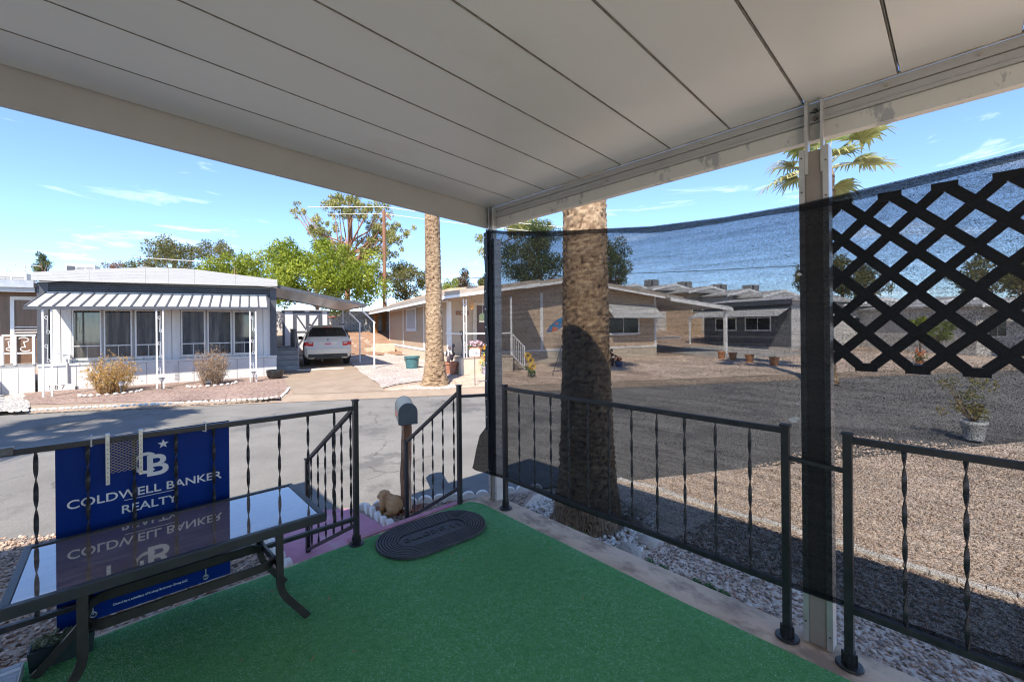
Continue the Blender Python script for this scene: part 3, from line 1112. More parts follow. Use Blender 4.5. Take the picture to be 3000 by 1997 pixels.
def letters(txt, cx, cz, height, width, m=None, name='lettering', bold=.0):
    """flat print on the board: centre, cap height and full width in metres"""
    me = text_mesh(txt, height / .70, .0004, m or m_let, name, bold=bold * height / .7)
    xs = [v.co.x for v in me.vertices]
    zs = [v.co.y for v in me.vertices]
    me.transform(Matrix.Translation((-(min(xs) + max(xs)) / 2, -(min(zs) + max(zs)) / 2, 0)))
    me.transform(Matrix.Diagonal((width / (max(xs) - min(xs)), 1, 1, 1)))
    o = chain_loc(board)
    return link(name, me, board, (cx - o.x, YS - .0008 - o.y, cz - o.z), (R(90), 0, 0))


letters('COLDWELL BANKER', .117, .622, .038, .575, bold=.012)
letters('REALTY', .113, .550, .038, .208, bold=.012)
MB().box(.018, .212, YS - .0010, YS - .0002, .5905, .5930).build('rule_line', m_let, board, True)
letters('AMY D. BROWN', .155, .415, .036, .47)
letters('928.267.0505', .155, .342, .032, .40)
letters('amydbrown.com', .16, .280, .024, .40)
letters('Owned by a subsidiary of Realogy Brokerage Group LLC.', .115, .113, .0095, .28, bold=.03)
lg = MB()
pts = []
for i in range(33):                                   # the open ring of the C
    a = R(48 + 264 * i / 32)
    pts.append((math.cos(a), math.sin(a)))
cx_, cz_ = .098, .752
ro, ri = .052, .037
vs = [(cx_ + c * ro * .95, YS - .0009, cz_ + s * ro) for c, s in pts] + [(cx_ + c * ri * .95, YS - .0009, cz_ + s * ri) for c, s in pts]
vs2 = [(x, YS - .0002, z) for x, y, z in vs]
k = len(pts)
fs = [(i, i + 1, i + 1 + k, i + k) for i in range(k - 1)]
lg.add(vs, fs)
st_ = [(.163 + (.023 if i % 2 == 0 else .0095) * math.sin(R(36 * i)), YS - .0009, .833 + (.023 if i % 2 == 0 else .0095) * math.cos(R(36 * i))) for i in range(10)]
lg.add(st_ + [(.163, YS - .0009, .833)], [(i, (i + 1) % 10, 10) for i in range(10)])
lg.build('emblem', m_let, board, True)
letters('B', .142, .735, .100, .082, bold=.02)
for x, z, tie in ((-.09, .885, 1), (.33, .878, 1), (-.09, .10, 0), (.33, .10, 0)):
    g = MB()
    ring = [(x + .0105 * math.cos(a), YS - .003, z + .0105 * math.sin(a)) for a in np.linspace(0, 2 * math.pi, 17)]
    g.tube(ring, .0032, 6, False)
    gr = g.build('grommet', m_eye, board, True, smooth=True)
    if tie:
        MB().box(x - .0025, x + .0025, YF - .017, YF - .0145, z - .005, z + .037).box(x - .0025, x + .0025, YF - .017, YS - .001, z + .037, z + .039).build('zip_tie', m_tie, board, True)
    else:
        MB().bar((x, YS - .005, z), (x - .004, YF - .005, .19), .005, .0015).build('zip_tie', m_tie, board, True)

# galvanised hanger of expanded metal over the top rail
m_galv = mat('galvanised', (.42, .44, .43), (.58, .58, .52), 30, .38, metal=.75, bump=.1, bscale=80)
m_exp = mat('expanded_metal', (.34, .31, .26), (.45, .42, .36), 40, .5, metal=.5)
hk = thing('mesh_hanger', 'galvanised expanded metal hanger hooked over the rail in front of the blue sign', 'hanger', (.02, 2.68, .7))
for x in (-.037, .077):
    zb = .695 if x < 0 else .715
    st_ = MB().box(x - .007, x + .007, 2.676, 2.679, zb, .922).box(x - .007, x + .007, 2.676, 2.712, .9222, .925).box(x - .007, x + .007, 2.7095, 2.712, .895, .922)
    so = st_.build('strap', m_galv, hk, True)
    for k in range(9):
        MB().tube([(x, 2.6755, zb + .015 + k * .021), (x, 2.6762, zb + .015 + k * .021)], .0022, 6).build('hole', m_dark, so, True)
g = MB()
x0, x1, z0, z1 = -.029, .069, .745, .885
nx, nz = 5, 11
dx, dz = (x1 - x0) / nx, (z1 - z0) / nz
for i in range(nx):
    for j in range(nz):
        a = Vector((x0 + dx * i, 2.6765, z0 + dz * j))
        xc = a.x + dx / 2
        up = j % 1
        zc0 = a.z + dz / 2
        for sx in (0, 1):
            for sz in (0, 1):
                g.bar((x0 + dx * (i + sx), 2.6765 + .001 * sz, zc0), (xc, 2.6765 + .001 * sz, zc0 + (dz / 2 if sz else -dz / 2)), .0016, .0016)
g.build('expanded_sheet', m_exp, hk, True)

# ------------------------------------------------------------------ glass topped patio table
m_bronze = mat('bronze_metal', (.030, .026, .023), (.045, .038, .033), 14, .42, bump=.1, bscale=30, wear=(.07, .05, .04), wscale=8, wlo=.66, whi=.74, rv=.08)
m_rim = mat('dark_rim', (.022, .026, .030), (.034, .038, .042), 10, .4, bump=.1, bscale=30, rv=.08)
m_glass = bpy.data.materials.new('smoked_glass')
nt, N, L, P = nodes_of(m_glass)
N.remove(P)
gl = N.new('ShaderNodeBsdfGlossy'); gl.inputs['Roughness'].default_value = .035; gl.inputs['Color'].default_value = (.95, .95, .95, 1)
tp = N.new('ShaderNodeBsdfTransparent'); tp.inputs['Color'].default_value = (.62, .56, .50, 1)
df = N.new('ShaderNodeBsdfDiffuse'); df.inputs['Color'].default_value = (.46, .36, .29, 1)
tc = N.new('ShaderNodeTexCoord')
mp = N.new('ShaderNodeMapping'); mp.inputs['Scale'].default_value = (1, 5, 1); mp.inputs['Rotation'].default_value = (0, 0, .25)
L.new(tc.outputs['Object'], mp.inputs['Vector'])
dn = N.new('ShaderNodeTexNoise'); dn.inputs['Scale'].default_value = 7; dn.inputs['Detail'].default_value = 9
L.new(mp.outputs['Vector'], dn.inputs['Vector'])
dr = N.new('ShaderNodeMapRange'); dr.inputs['From Min'].default_value = .45; dr.inputs['From Max'].default_value = .8
dr.inputs['To Min'].default_value = .42; dr.inputs['To Max'].default_value = .85
L.new(dn.outputs['Fac'], dr.inputs['Value'])
dirty = N.new('ShaderNodeMixShader')
L.new(dr.outputs['Result'], dirty.inputs['Fac']); L.new(tp.outputs['BSDF'], dirty.inputs[1]); L.new(df.outputs['BSDF'], dirty.inputs[2])
fz = N.new('ShaderNodeFresnel'); fz.inputs['IOR'].default_value = 1.9
fm = N.new('ShaderNodeMath'); fm.operation = 'MULTIPLY_ADD'; fm.inputs[1].default_value = 1.3; fm.inputs[2].default_value = .16
fm.use_clamp = True
L.new(fz.outputs['Fac'], fm.inputs[0])
mg = N.new('ShaderNodeMixShader')
L.new(fm.outputs['Value'], mg.inputs['Fac']); L.new(dirty.outputs['Shader'], mg.inputs[1]); L.new(gl.outputs['BSDF'], mg.inputs[2])
L.new(mg.outputs['Shader'], N['Material Output'].inputs['Surface'])
tb = thing('patio_table', 'low patio table with smoked glass top and bronze legs before the blue sign', 'table', (.22, 2.38, 0))
tx0, tx1, ty0, ty1, tz = -.287, .725, 2.10, 2.645, .512
MB().box(tx0 + .022, tx1 - .022, ty0 + .022, ty1 - .022, tz - .008, tz - .002).build('glass_top', m_glass, tb, True)
fr = MB()
for (a, b) in (((tx0, ty0), (tx1, ty0)), ((tx1, ty0), (tx1, ty1)), ((tx1, ty1), (tx0, ty1)), ((tx0, ty1), (tx0, ty0))):
    A, B = Vector((*a, 0)), Vector((*b, 0))
    d = (B - A).normalized()
    n_ = Vector((-d.y, d.x, 0))
    for w0, w1, z0, z1 in ((0, .024, tz - .0015, tz + .003), (.0, .006, tz - .038, tz - .0015)):
        ps = [A + n_ * w0 + d * w0, B + n_ * w0 - d * w0, B + n_ * w1 - d * w1, A + n_ * w1 + d * w1]
        fr.ext_z([(p.x, p.y) for p in ps], z0, z1)
fr.build('frame', m_rim, tb, True, bevel=.002)


def bent(pts, k=6, r=.05):
    """polyline with rounded corners"""
    pts = [Vector(p) for p in pts]
    out = [pts[0]]
    for a, b, c in zip(pts, pts[1:], pts[2:]):
        u, v = (a - b).normalized(), (c - b).normalized()
        p, q = b + u * r, b + v * r
        for i in range(k + 1):
            f = i / k
            out.append(p * (1 - f) ** 2 + b * 2 * f * (1 - f) + q * f * f)
    return out + [pts[-1]]


def flat_sweep(b, pts, w, h, up):
    for p, q in zip(pts, pts[1:]):
        e = (q - p).normalized() * .0008
        b.bar(p - e, q + e, w, h, up)
    return b


for sx, xv, xf in ((-1, -.10, -.255), (1, .545, .665)):
    for y in (2.185, 2.565):
        flat_sweep(MB(), bent([(xv, y, tz - .03), (xv, y, .175), (xf, y, .008)], 6, .06), .030, .017, (0, 1, 0)).build('leg', m_bronze, tb, True)
    MB().bar((xv, 2.185, tz - .045), (xv, 2.565, tz - .045), .03, .02).build('end_bar', m_bronze, tb, True)
for y, z in ((2.215, .300), (2.535, .262)):
    flat_sweep(MB(), bent([(-.095, y + (.05 if y < 2.4 else -.05), z), (-.06, y, z), (.505, y, z), (.54, y + (.05 if y < 2.4 else -.05), z)], 5, .03), .012, .036, (0, 0, 1)).build('stretcher', m_bronze, tb, True)
for x in (-.1, .545):
    MB().bar((x, 2.20, .297), (x, 2.55, .265), .012, .030).build('end_stretcher', m_bronze, tb, True)

# ------------------------------------------------------------------ rubber doormat
m_rub = mat('black_rubber', (.042, .043, .048), (.066, .067, .073), 8, .55, bump=.25, bscale=70, wear=(.10, .09, .08), wscale=5, wlo=.58, whi=.78, rv=.08)
dm = thing('doormat', 'black oval rubber doormat with raised rings and Welcome lettering', 'doormat', (1.55, 2.455, .012), R(-4))


def stadium(hx, r, n=14):
    return [(hx + r * math.cos(a), r * math.sin(a)) for a in np.linspace(-math.pi / 2, math.pi / 2, n)] + [(-hx + r * math.cos(a), r * math.sin(a)) for a in np.linspace(math.pi / 2, 3 * math.pi / 2, n)]


HX = .155
MB().ext_z(stadium(HX, .076, 22), .0026, .0065).build('centre', m_rub, dm)
MB().ext_z(stadium(HX, .228, 22), 0, .0025).build('base', m_rub, dm)
for i in range(8):
    ro, ri = .2275 - i * .0185, .2275 - i * .0185 - .0115
    A, B = stadium(HX, ro, 22), stadium(HX, ri, 22)
    k = len(A)
    vs = [(x, y, .002) for x, y in A] + [(x * .999, y * .992, .0145) for x, y in A] + [(x, y, .0145) for x, y in B] + [(x, y, .002) for x, y in B]
    fs = []
    for l in range(3):
        for j in range(k):
            fs.append((l * k + j, l * k + (j + 1) % k, (l + 1) * k + (j + 1) % k, (l + 1) * k + j))
    MB().add(vs, fs).build('ring', m_rub, dm)
me = text_mesh('Welcome', .105, .0030, m_rub, 'lettering', sx=1.0)
me.transform(Matrix(((1, .25, 0, 0), (0, 1, 0, 0), (0, 0, 1, 0), (0, 0, 0, 1))))
link('lettering', me, dm, (0, 0, .0095), (0, 0, math.pi))

# ------------------------------------------------------------------ flat box and planter at the left
m_card = mat('wrapped_card', (.38, .46, .54), (.46, .54, .62), 3, .35, bump=.5, bscale=30, dist=.004, stretch=(1, 6, 1), wear=(.62, .66, .70), wscale=5, wlo=.58, whi=.64, rv=.1)
m_tape = mat('clear_tape', (.60, .62, .64), (.70, .72, .73), 12, .25, bump=.4, bscale=50)
bx = thing('flat_box', 'flat carton wrapped in clear plastic at the lower left corner', 'box', (-.5, 2.3, .01))
MB().box(-.75, -.292, 1.75, 2.61, .012, .066).build('carton', m_card, bx, True, bevel=.004)
for y in (2.36, 1.98, 2.55):
    MB().box(-.75, -.288, y, y + .022, .0665, .0675).box(-.2912, -.2895, y, y + .022, .014, .067).build('tape', m_tape, bx, True)
for i in range(36):
    y = 1.76 + i * .0235
    MB().box(-.748, -.296, y, y + .004, .0662, .0668).build('flute', m_card, bx, True)
MB().box(-.2915, -.2865, 1.75, 2.61, .014, .064).build('edge_wrap', m_tape, bx, True)
m_trough = mat('green_black_plastic', (.018, .030, .030), (.03, .045, .045), 8, .45, wear=(.07, .09, .09), wscale=6, wlo=.62, whi=.7)
pl = thing('planter', 'dark rectangular planter trough with small succulents below the blue sign', 'planter', (-.18, 2.655, .008))
px0, px1, py0, py1 = -.278, -.082, 2.60, 2.69
MB().add([(px0 + .006, py0 + .006, .006), (px1 - .006, py0 + .006, .006), (px1 - .006, py1 - .006, .006), (px0 + .006, py1 - .006, .006),
          (px0, py0, .088), (px1, py0, .088), (px1, py1, .088), (px0, py1, .088),
          (px0 + .006, py0 + .006, .088), (px1 - .006, py0 + .006, .088), (px1 - .006, py1 - .006, .088), (px0 + .006, py1 - .006, .088),
          (px0 + .007, py0 + .007, .075), (px1 - .007, py0 + .007, .075), (px1 - .007, py1 - .007, .075), (px0 + .007, py1 - .007, .075)],
         [(3, 2, 1, 0), (12, 13, 14, 15)] + [(a + i, a + (i + 1) % 4, a + 4 + (i + 1) % 4, a + 4 + i) for a in (0, 4, 8) for i in range(4)]).build('trough', m_trough, pl, True)
c_, r_ = [], []
for i in range(40):
    c_.append((RNG.uniform(px0 + .012, px1 - .012), RNG.uniform(py0 + .012, py1 - .012), RNG.uniform(.085, .112)))
    r_.append(.014)
V, F, T = leaves(c_, r_, 900, .017, 2.4)
fast_mesh('succulent', V, F, tint_mat('succulent_green', [(.10, .14, .08), (.22, .26, .17), (.34, .37, .27)], .6), pl, T)

# ------------------------------------------------------------------ mailbox on its wooden post
m_wood = mat('old_wood', (.17, .078, .04), (.30, .155, .08), 9, .85, bump=.7, bscale=26, dist=.008, stretch=(3.5, 3.5, .35), wear=(.62, .40, .26), wscale=5, wlo=.49, whi=.58, detail=9)
m_mail = mat('mailbox_grey', (.075, .095, .105), (.095, .115, .125), 12, .5, bump=.08, bscale=40, rv=.06)
mb_ = thing('mailbox', 'grey arched mailbox on a weathered wooden post beside the road', 'mailbox', (2.085, 3.79, -.42))
post = MB()
pv = []
for i in range(15):
    z = -.42 + .88 * i / 14
    for k in range(12):
        a = 2 * math.pi * k / 12
        rr_ = .046 * (1 + .07 * math.sin(3 * a + z * 9) + .05 * math.sin(z * 21 + a)) * (1.06 - .10 * i / 14)
        cx__ = 2.085 + .006 * math.sin(z * 5)
        q_ = max(abs(math.cos(a)), abs(math.sin(a))) ** .8
        pv.append((cx__ + rr_ / q_ * math.cos(a), 3.79 + rr_ / q_ * math.sin(a), z))
post.add(pv, [(i * 12 + k, i * 12 + (k + 1) % 12, (i + 1) * 12 + (k + 1) % 12, (i + 1) * 12 + k) for i in range(14) for k in range(12)] + [tuple(14 * 12 + k for k in range(12))])
post.build('post', m_wood, mb_, True, smooth=40)
rope = MB()
rope.tube([(2.085 + .056 * math.cos(a), 3.79 + .056 * math.sin(a), .44 + .006 * math.sin(a * 3) + .003 * a) for a in np.linspace(0, 4 * math.pi, 40)], .008, 6)
rope.build('rope', mat('red_rope', (.20, .05, .06), (.34, .16, .17), 60, .9, bump=.5, bscale=150), mb_, True)
ax = Vector((.40, .916, 0)).normalized()
sx_ = Vector((ax.y, -ax.x, 0))
mw, mh, ml = .086, .115, .46
mc = Vector((2.085, 3.765, .472))


def arch(w, h, n=14):
    return [(-w, 0), (w, 0)] + [(w * math.cos(a), h + w * math.sin(a)) for a in np.linspace(0, math.pi, n)]


def arch_solid(w, h, s0, s1):
    b = MB()
    return b.prism(arch(w, h), lambda p: tuple(mc + sx_ * p[0] + ax * s0 + Vector((0, 0, p[1]))), lambda p: tuple(mc + sx_ * p[0] + ax * s1 + Vector((0, 0, p[1]))))


arch_solid(mw, mh, -.12, ml - .14).build('body', m_mail, mb_, True, smooth=35)
arch_solid(mw + .004, mh, -.132, -.112).build('rim', m_mail, mb_, True, smooth=35)
arch_solid(mw - .006, mh - .003, -.136, -.130).build('end_panel', m_mail, mb_, True, smooth=35)
arch_solid(mw + .004, mh, ml - .145, ml - .12).build('door', m_mail, mb_, True, smooth=35)
fl_ = mc - sx_ * (mw + .004) + ax * .05 + Vector((0, 0, .06))
MB().bar(fl_, fl_ + ax * .13, .004, .018).bar(fl_ + ax * .11, fl_ + ax * .15, .004, .045).build('flag', mat('faded_red', (.30, .06, .05), (.4, .12, .1), 20, .6), mb_, True)

# ------------------------------------------------------------------ rabbit figurine (kneeling, seen from behind)
m_fur = mat('brown_plaster_fur', (.47, .255, .11), (.60, .36, .175), 16, .85, bump=.6, bscale=60, dist=.006, stretch=(1, 1, 2.2), wear=(.36, .19, .085), wscale=10, wlo=.62, whi=.8)
rb = thing('rabbit_figurine', 'brown crouching rabbit figurine with white tail on the gravel', 'figurine', (1.965, 3.86, -.418), R(128))
bm = bmesh.new()
for ctr, rad in (((-.025, 0, .088), (.098, .086, .084)), ((.030, 0, .125), (.062, .060, .062)), ((.082, 0, .166), (.058, .050, .052)), ((.122, 0, .150), (.032, .030, .026)),
                 ((-.035, .060, .052), (.060, .036, .050)), ((-.035, -.060, .052), (.060, .036, .050)), ((.005, .070, .016), (.050, .022, .017)), ((.005, -.070, .016), (.050, .022, .017)),
                 ((.082, .030, .050), (.024, .022, .060)), ((.082, -.030, .050), (.024, .022, .060)), ((.105, .030, .014), (.030, .020, .014)), ((.105, -.030, .014), (.030, .020, .014)),
                 ((.070, .066, .118), (.030, .017, .074)), ((.070, -.066, .118), (.030, .017, .074))):
    k = bmesh.ops.create_icosphere(bm, subdivisions=3, radius=1)
    for v in k['verts']:
        v.co = Vector((ctr[0] + v.co.x * rad[0], ctr[1] + v.co.y * rad[1], ctr[2] + v.co.z * rad[2]))
me = bpy.data.meshes.new('rabbit_body')
bm.to_mesh(me)
bm.free()
o = link('rabbit_body', me, rb)
rm = o.modifiers.new('remesh', 'REMESH')
rm.mode = 'VOXEL'
rm.voxel_size = .0045
sm_ = o.modifiers.new('smooth', 'SMOOTH')
sm_.iterations = 4
bpy.context.view_layer.update()
m2 = bpy.data.meshes.new_from_object(o.evaluated_get(bpy.context.evaluated_depsgraph_get()))
o.modifiers.clear()
o.data = m2
m2.name = 'rabbit_body'
m2.materials.clear()
m2.materials.append(m_fur)
m2.shade_smooth()
for s in (-1, 1):
    MB().lathe([(.0005, -.004), (.004, -.002), (.005, .001), (.002, .004)], 8).build('eye', m_bolt, rb, smooth=True).location = (.125, .034 * s, .172)
MB().lathe([(.004, -.016), (.013, -.010), (.017, 0), (.012, .011), (.004, .016)], 12).build('tail', mat('plaster_white', (.62, .57, .52), (.70, .66, .61), 40, .85, bump=.6, bscale=90), rb, smooth=True).location = (-.125, 0, .050)
ds = MB().lathe([(.03, 0), (.05, .006), (.058, .022), (.054, .023), (.046, .010), (.005, .008)], 20)
tag(ds.build('saucer', mat('terracotta', (.30, .14, .085), (.40, .21, .14), 10, .85, bump=.2, bscale=50), None, smooth=True), 'small terracotta saucer beside the rabbit figurine', 'saucer')
bpy.data.objects['saucer'].location = (1.905, 3.985, -.42)
red = []
tag(stones('red_gravel', scatter([(1.97, 3.78), (2.03, 3.70), (2.22, 3.66), (2.30, 3.74), (2.25, 3.83), (2.08, 3.90)], 4200, -.418), .018, tint_mat('red_chips', [(.26, .07, .045), (.36, .13, .08), (.30, .10, .07)], .9)), kind='stuff')

# ------------------------------------------------------------------ white scalloped edging
m_scal = mat('white_concrete', (.70, .66, .60), (.80, .765, .70), 14, .85, bump=.4, bscale=60, wear=(.48, .45, .41), wscale=10, wlo=.6, whi=.72)
sc_m = MB()
sc_m.ext_y([(-.074, -.03), (.074, -.03)] + [(.074 * math.cos(a), .012 + .062 * math.sin(a)) for a in np.linspace(0, math.pi, 11)], -.022, .022)
sc_mesh = sc_m.mesh('scallop', m_scal, 40)
bm = bmesh.new(); bm.from_mesh(sc_mesh)
bmesh.ops.bevel(bm, geom=[e for e in bm.edges if len(e.link_faces) == 2 and e.calc_face_angle(0) > .9], offset=.005, segments=1, affect='EDGES')
bm.to_mesh(sc_mesh); bm.free()
ed = thing('scalloped_edging', 'white scalloped concrete edging along the road edge below the corner post', 'edging', (2.6, 3.65, -.43))
ea, eb = Vector((1.80, 4.14)), Vector((3.55, 3.20))
d = (eb - ea).normalized()
for i in range(13):
    p = ea + d * (.152 * i)
    link('scallop', sc_mesh, ed, (p.x - 2.6, p.y - 3.65, random.uniform(-.008, .006)), (random.uniform(-.08, .08), 0, math.atan2(d.y, d.x) + random.uniform(-.05, .05)))
ed2 = thing('scalloped_edging', 'white scalloped concrete edging between the purple walkway and the rabbit', 'edging', (1.8, 3.6, -.43))
for i in range(10):
    link('scallop', sc_mesh, ed2, (.0 + random.uniform(-.006, .006), .47 - .125 * i, .012 + random.uniform(-.006, .006)), (0, random.uniform(-.06, .06), R(80) + random.uniform(-.08, .08)))
ed3 = thing('scalloped_edging', 'white scalloped concrete edging along the left side of the purple walkway', 'edging', (.93, 3.6, -.43))
for i in range(11):
    link('scallop', sc_mesh, ed3, (random.uniform(-.006, .006), .62 - .140 * i, .008 + random.uniform(-.006, .006)), (0, random.uniform(-.06, .06), R(90) + random.uniform(-.08, .08)))
ed4 = thing('white_border', 'low white painted border line in the gravel beyond the side railing', 'edging', (4.35, 1, -.43))
for i in range(27):
    MB().box(-.035, .035, -.066, .066, -.03, .022 + random.uniform(-.006, .006)).build('border_block', m_scal, ed4, bevel=.008)
    ed4.children[-1].location = (.03 * math.sin(i * .6) + random.uniform(-.01, .01), 1.75 - .139 * i, 0)
    ed4.children[-1].rotation_euler = (0, 0, random.uniform(-.09, .09))

# flat tan rocks round the palm bed
m_rock = mat('tan_rock', (.36, .30, .25), (.48, .41, .34), 6, .9, bump=.6, bscale=22, dist=.015, detail=8)
for i, (x, y, a, b, c) in enumerate([(2.66, 2.88, .12, .08, .07), (2.78, 2.96, .10, .07, .06), (2.86, 2.84, .09, .06, .05), (2.95, 1.80, .15, .09, .05), (2.72, 1.76, .13, .08, .045), (3.22, 1.80, .12, .08, .05), (3.38, 2.02, .16, .07, .09), (3.62, 2.15, .12, .08, .07), (2.56, 2.72, .08, .06, .04)]):
    o = blob('border_rock', (x, y, -.40), (a, b, c), m_rock, None, i, 2, .3)
    o.rotation_euler = (0, 0, i * 1.3)
    tag(o, 'tan rock round the near palm, ' + ('nearest the scalloped edging', 'second from the scalloped edging', 'behind the first railing balusters', 'large flat one right of the palm foot', 'touching the curb right of the palm foot', 'farther out right of the palm foot', 'long one seen through the mesh right of the trunk', 'outermost, right behind the trunk', 'small one left of the palm foot')[i], 'rock', 'tan rocks around the palm bed')
m_weed = tint_mat('weed_green', [(.05, .12, .05), (.08, .19, .08), (.12, .24, .11)], .7, .2)
for i, (x, y, n_) in enumerate(((2.318, 2.22, 40), (2.318, 1.90, 60), (2.32, 1.78, 70), (2.32, 1.53, 50), (2.325, 1.30, 160), (2.33, 1.22, 160), (2.325, 1.02, 260), (2.33, .95, 300), (2.33, .88, 200))):
    V, F, T = leaves([(x, y, -.02), (x, y - .02, -.03)], [.018, .022], n_, .016, 2)
    tag(fast_mesh('weed_tuft', V, F, m_weed, None, T), 'weed tuft along the outer curb edge, ' + ('first', 'second', 'third', 'fourth', 'fifth', 'sixth', 'seventh', 'eighth', 'ninth')[i] + ' from the palm towards the tan post', 'weed', 'weed tufts along the curb')

# ------------------------------------------------------------------ palms
def palm_trunk(name, base, prof_, m, parent, nz=260, na=96, seed=0, ring=.075, lean=(0, 0)):
    """prof_: (height, radius) table; ringed, slit and ragged surface"""
    rng = np.random.default_rng(seed)
    H = prof_[-1][0]
    z = np.linspace(0, H, nz)
    rad = np.interp(z, [p[0] for p in prof_], [p[1] for p in prof_])
    ph = z / ring + .35 * np.interp(z, np.linspace(0, H, 60), rng.uniform(-1, 1, 60))
    saw = (ph % 1.0)
    a = np.linspace(0, 2 * math.pi, na, endpoint=False)
    A, Z = np.meshgrid(a, z)
    skew = .25 * np.sin(A * 2 + rng.uniform(0, 6)) + .15 * np.sin(A * 5 + Z * 2)
    ph2 = (ph[:, None] + skew)
    cell = np.floor(ph2).astype(int)
    rid = rng.uniform(-1, 1, 4000)
    nseg = 26
    aseg = np.floor(A / (2 * math.pi) * nseg + rid[cell % 997] * 3).astype(int)
    rr_ = rid[(cell * 37 + aseg * 101) % 3989]
    f = ph2 - np.floor(ph2)
    slit = ((rid[(cell * 53 + aseg * 211 + 7) % 3989] > .72) & (f > .25) & (f < .95)).astype(float)
    frac = (A / (2 * math.pi) * nseg + rid[cell % 997] * 3) % 1
    slit *= np.exp(-((frac - .5) / .22) ** 2)
    nz_ = rng.normal(0, 1, A.shape)
    fib = (nz_ + np.roll(nz_, 1, 1) + np.roll(nz_, 2, 1) + np.roll(nz_, -1, 1)) / 2
    fray = np.clip(np.sin(A * 9 + rid[cell % 991] * 6) + .6 * fib, -1.5, 1.5) * (f > .55)
    r = rad[:, None] * (1 + .040 * (f - .5) + .018 * rr_ - .045 * slit + .014 * fray + .010 * fib)
    X = base[0] + r * np.cos(A) + lean[0] * Z
    Y = base[1] + r * np.sin(A) + lean[1] * Z
    V = np.stack([X, Y, base[2] + Z], -1).reshape(-1, 3)
    i, j = np.meshgrid(np.arange(nz - 1), np.arange(na), indexing='ij')
    F = np.stack([i * na + j, i * na + (j + 1) % na, (i + 1) * na + (j + 1) % na, (i + 1) * na + j], -1).reshape(-1, 4)
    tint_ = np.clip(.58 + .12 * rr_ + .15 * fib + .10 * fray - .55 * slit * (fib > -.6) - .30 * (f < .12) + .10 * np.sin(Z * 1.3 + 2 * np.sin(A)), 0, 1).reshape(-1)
    return fast_mesh(name, V, F, m, parent, tint_, smooth=False)


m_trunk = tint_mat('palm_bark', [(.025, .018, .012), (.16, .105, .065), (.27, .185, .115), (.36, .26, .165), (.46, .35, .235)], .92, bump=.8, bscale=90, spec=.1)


def fan_crown(parent, top, n, rad, seed, m, droop=.25, lo=-.5, pet=1.0):
    rng = np.random.default_rng(seed)
    V, F, T = [], [], []
    stems = MB()
    for i in range(n):
        az = 2.399 * i + rng.uniform(-.3, .3)
        el = lo + (1.35 - lo) * ((i + .5) / n) ** .85
        d = Vector((math.cos(az) * math.cos(el), math.sin(az) * math.cos(el), math.sin(el)))
        L = rad * pet * rng.uniform(.75, 1.05)
        p0 = Vector(top)
        p1 = p0 + d * L * .6
        p2 = p1 + (d + Vector((0, 0, -.25))).normalized() * L * .4
        stems.tube([p0, p1, p2], [.022 * rad, .018 * rad, .010 * rad], 5)
        dd = (p2 - p1).normalized()
        side = dd.cross(Vector((0, 0, 1))).normalized()
        up = side.cross(dd)
        nb = 30
        t0 = rng.uniform(0, 1)
        for b in range(nb):
            th = (b / (nb - 1) - .5) * 2 * R(112)
            bd = (dd * math.cos(th) + side * math.sin(th) + up * (.18 * abs(math.sin(th)))).normalized()
            bl = rad * rng.uniform(.72, 1.0) * (1 - .28 * abs(th) / R(112))
            w = rad * .046
            n_ = bd.cross(up).normalized()
            q0 = p2
            q1 = p2 + bd * bl * .45
            q2 = p2 + bd * bl * .78 + Vector((0, 0, -droop * bl * .28))
            q3 = q2 + (bd * .22 + Vector((rng.uniform(-.08, .08), rng.uniform(-.08, .08), -droop * rng.uniform(.5, 1.6)))) * bl * .9
            k = len(V)
            V += [q0 - n_ * w * .3, q0 + n_ * w * .3, q1 + n_ * w + up * .01, q1 - n_ * w, q2 + n_ * w * .6, q2 - n_ * w * .6, q3 + n_ * .004, q3 - n_ * .004]
            F += [(k, k + 1, k + 2, k + 3), (k + 3, k + 2, k + 4, k + 5), (k + 5, k + 4, k + 6, k + 7)]
            tt = min(1, max(0, t0 * .5 + rng.uniform(0, .5)))
            T += [tt, tt, tt, tt, tt, tt, min(1, tt + .3), min(1, tt + .3)]
    fast_mesh('fronds', [tuple(v) for v in V], F, m, parent, T)
    stems.build('stalks', mat('palm_stalk', (.30, .27, .12), (.40, .36, .18), 12, .7), parent, True)


m_frond = tint_mat('palm_frond', [(.10, .15, .045), (.21, .25, .085), (.34, .35, .15), (.47, .43, .23)], .55, .35)
bp_ = (3.165, 2.385, -.44)
p1_ = thing('palm_tree', 'thick near palm trunk seen through the black mesh, its foot in white pebbles', 'palm', bp_, 0, 'palm trees')
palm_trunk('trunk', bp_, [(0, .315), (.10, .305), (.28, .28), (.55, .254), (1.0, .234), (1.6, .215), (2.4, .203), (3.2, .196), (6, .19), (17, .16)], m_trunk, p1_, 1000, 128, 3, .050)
fan_crown(p1_, (bp_[0], bp_[1], 16.7), 34, 1.15, 5, m_frond)
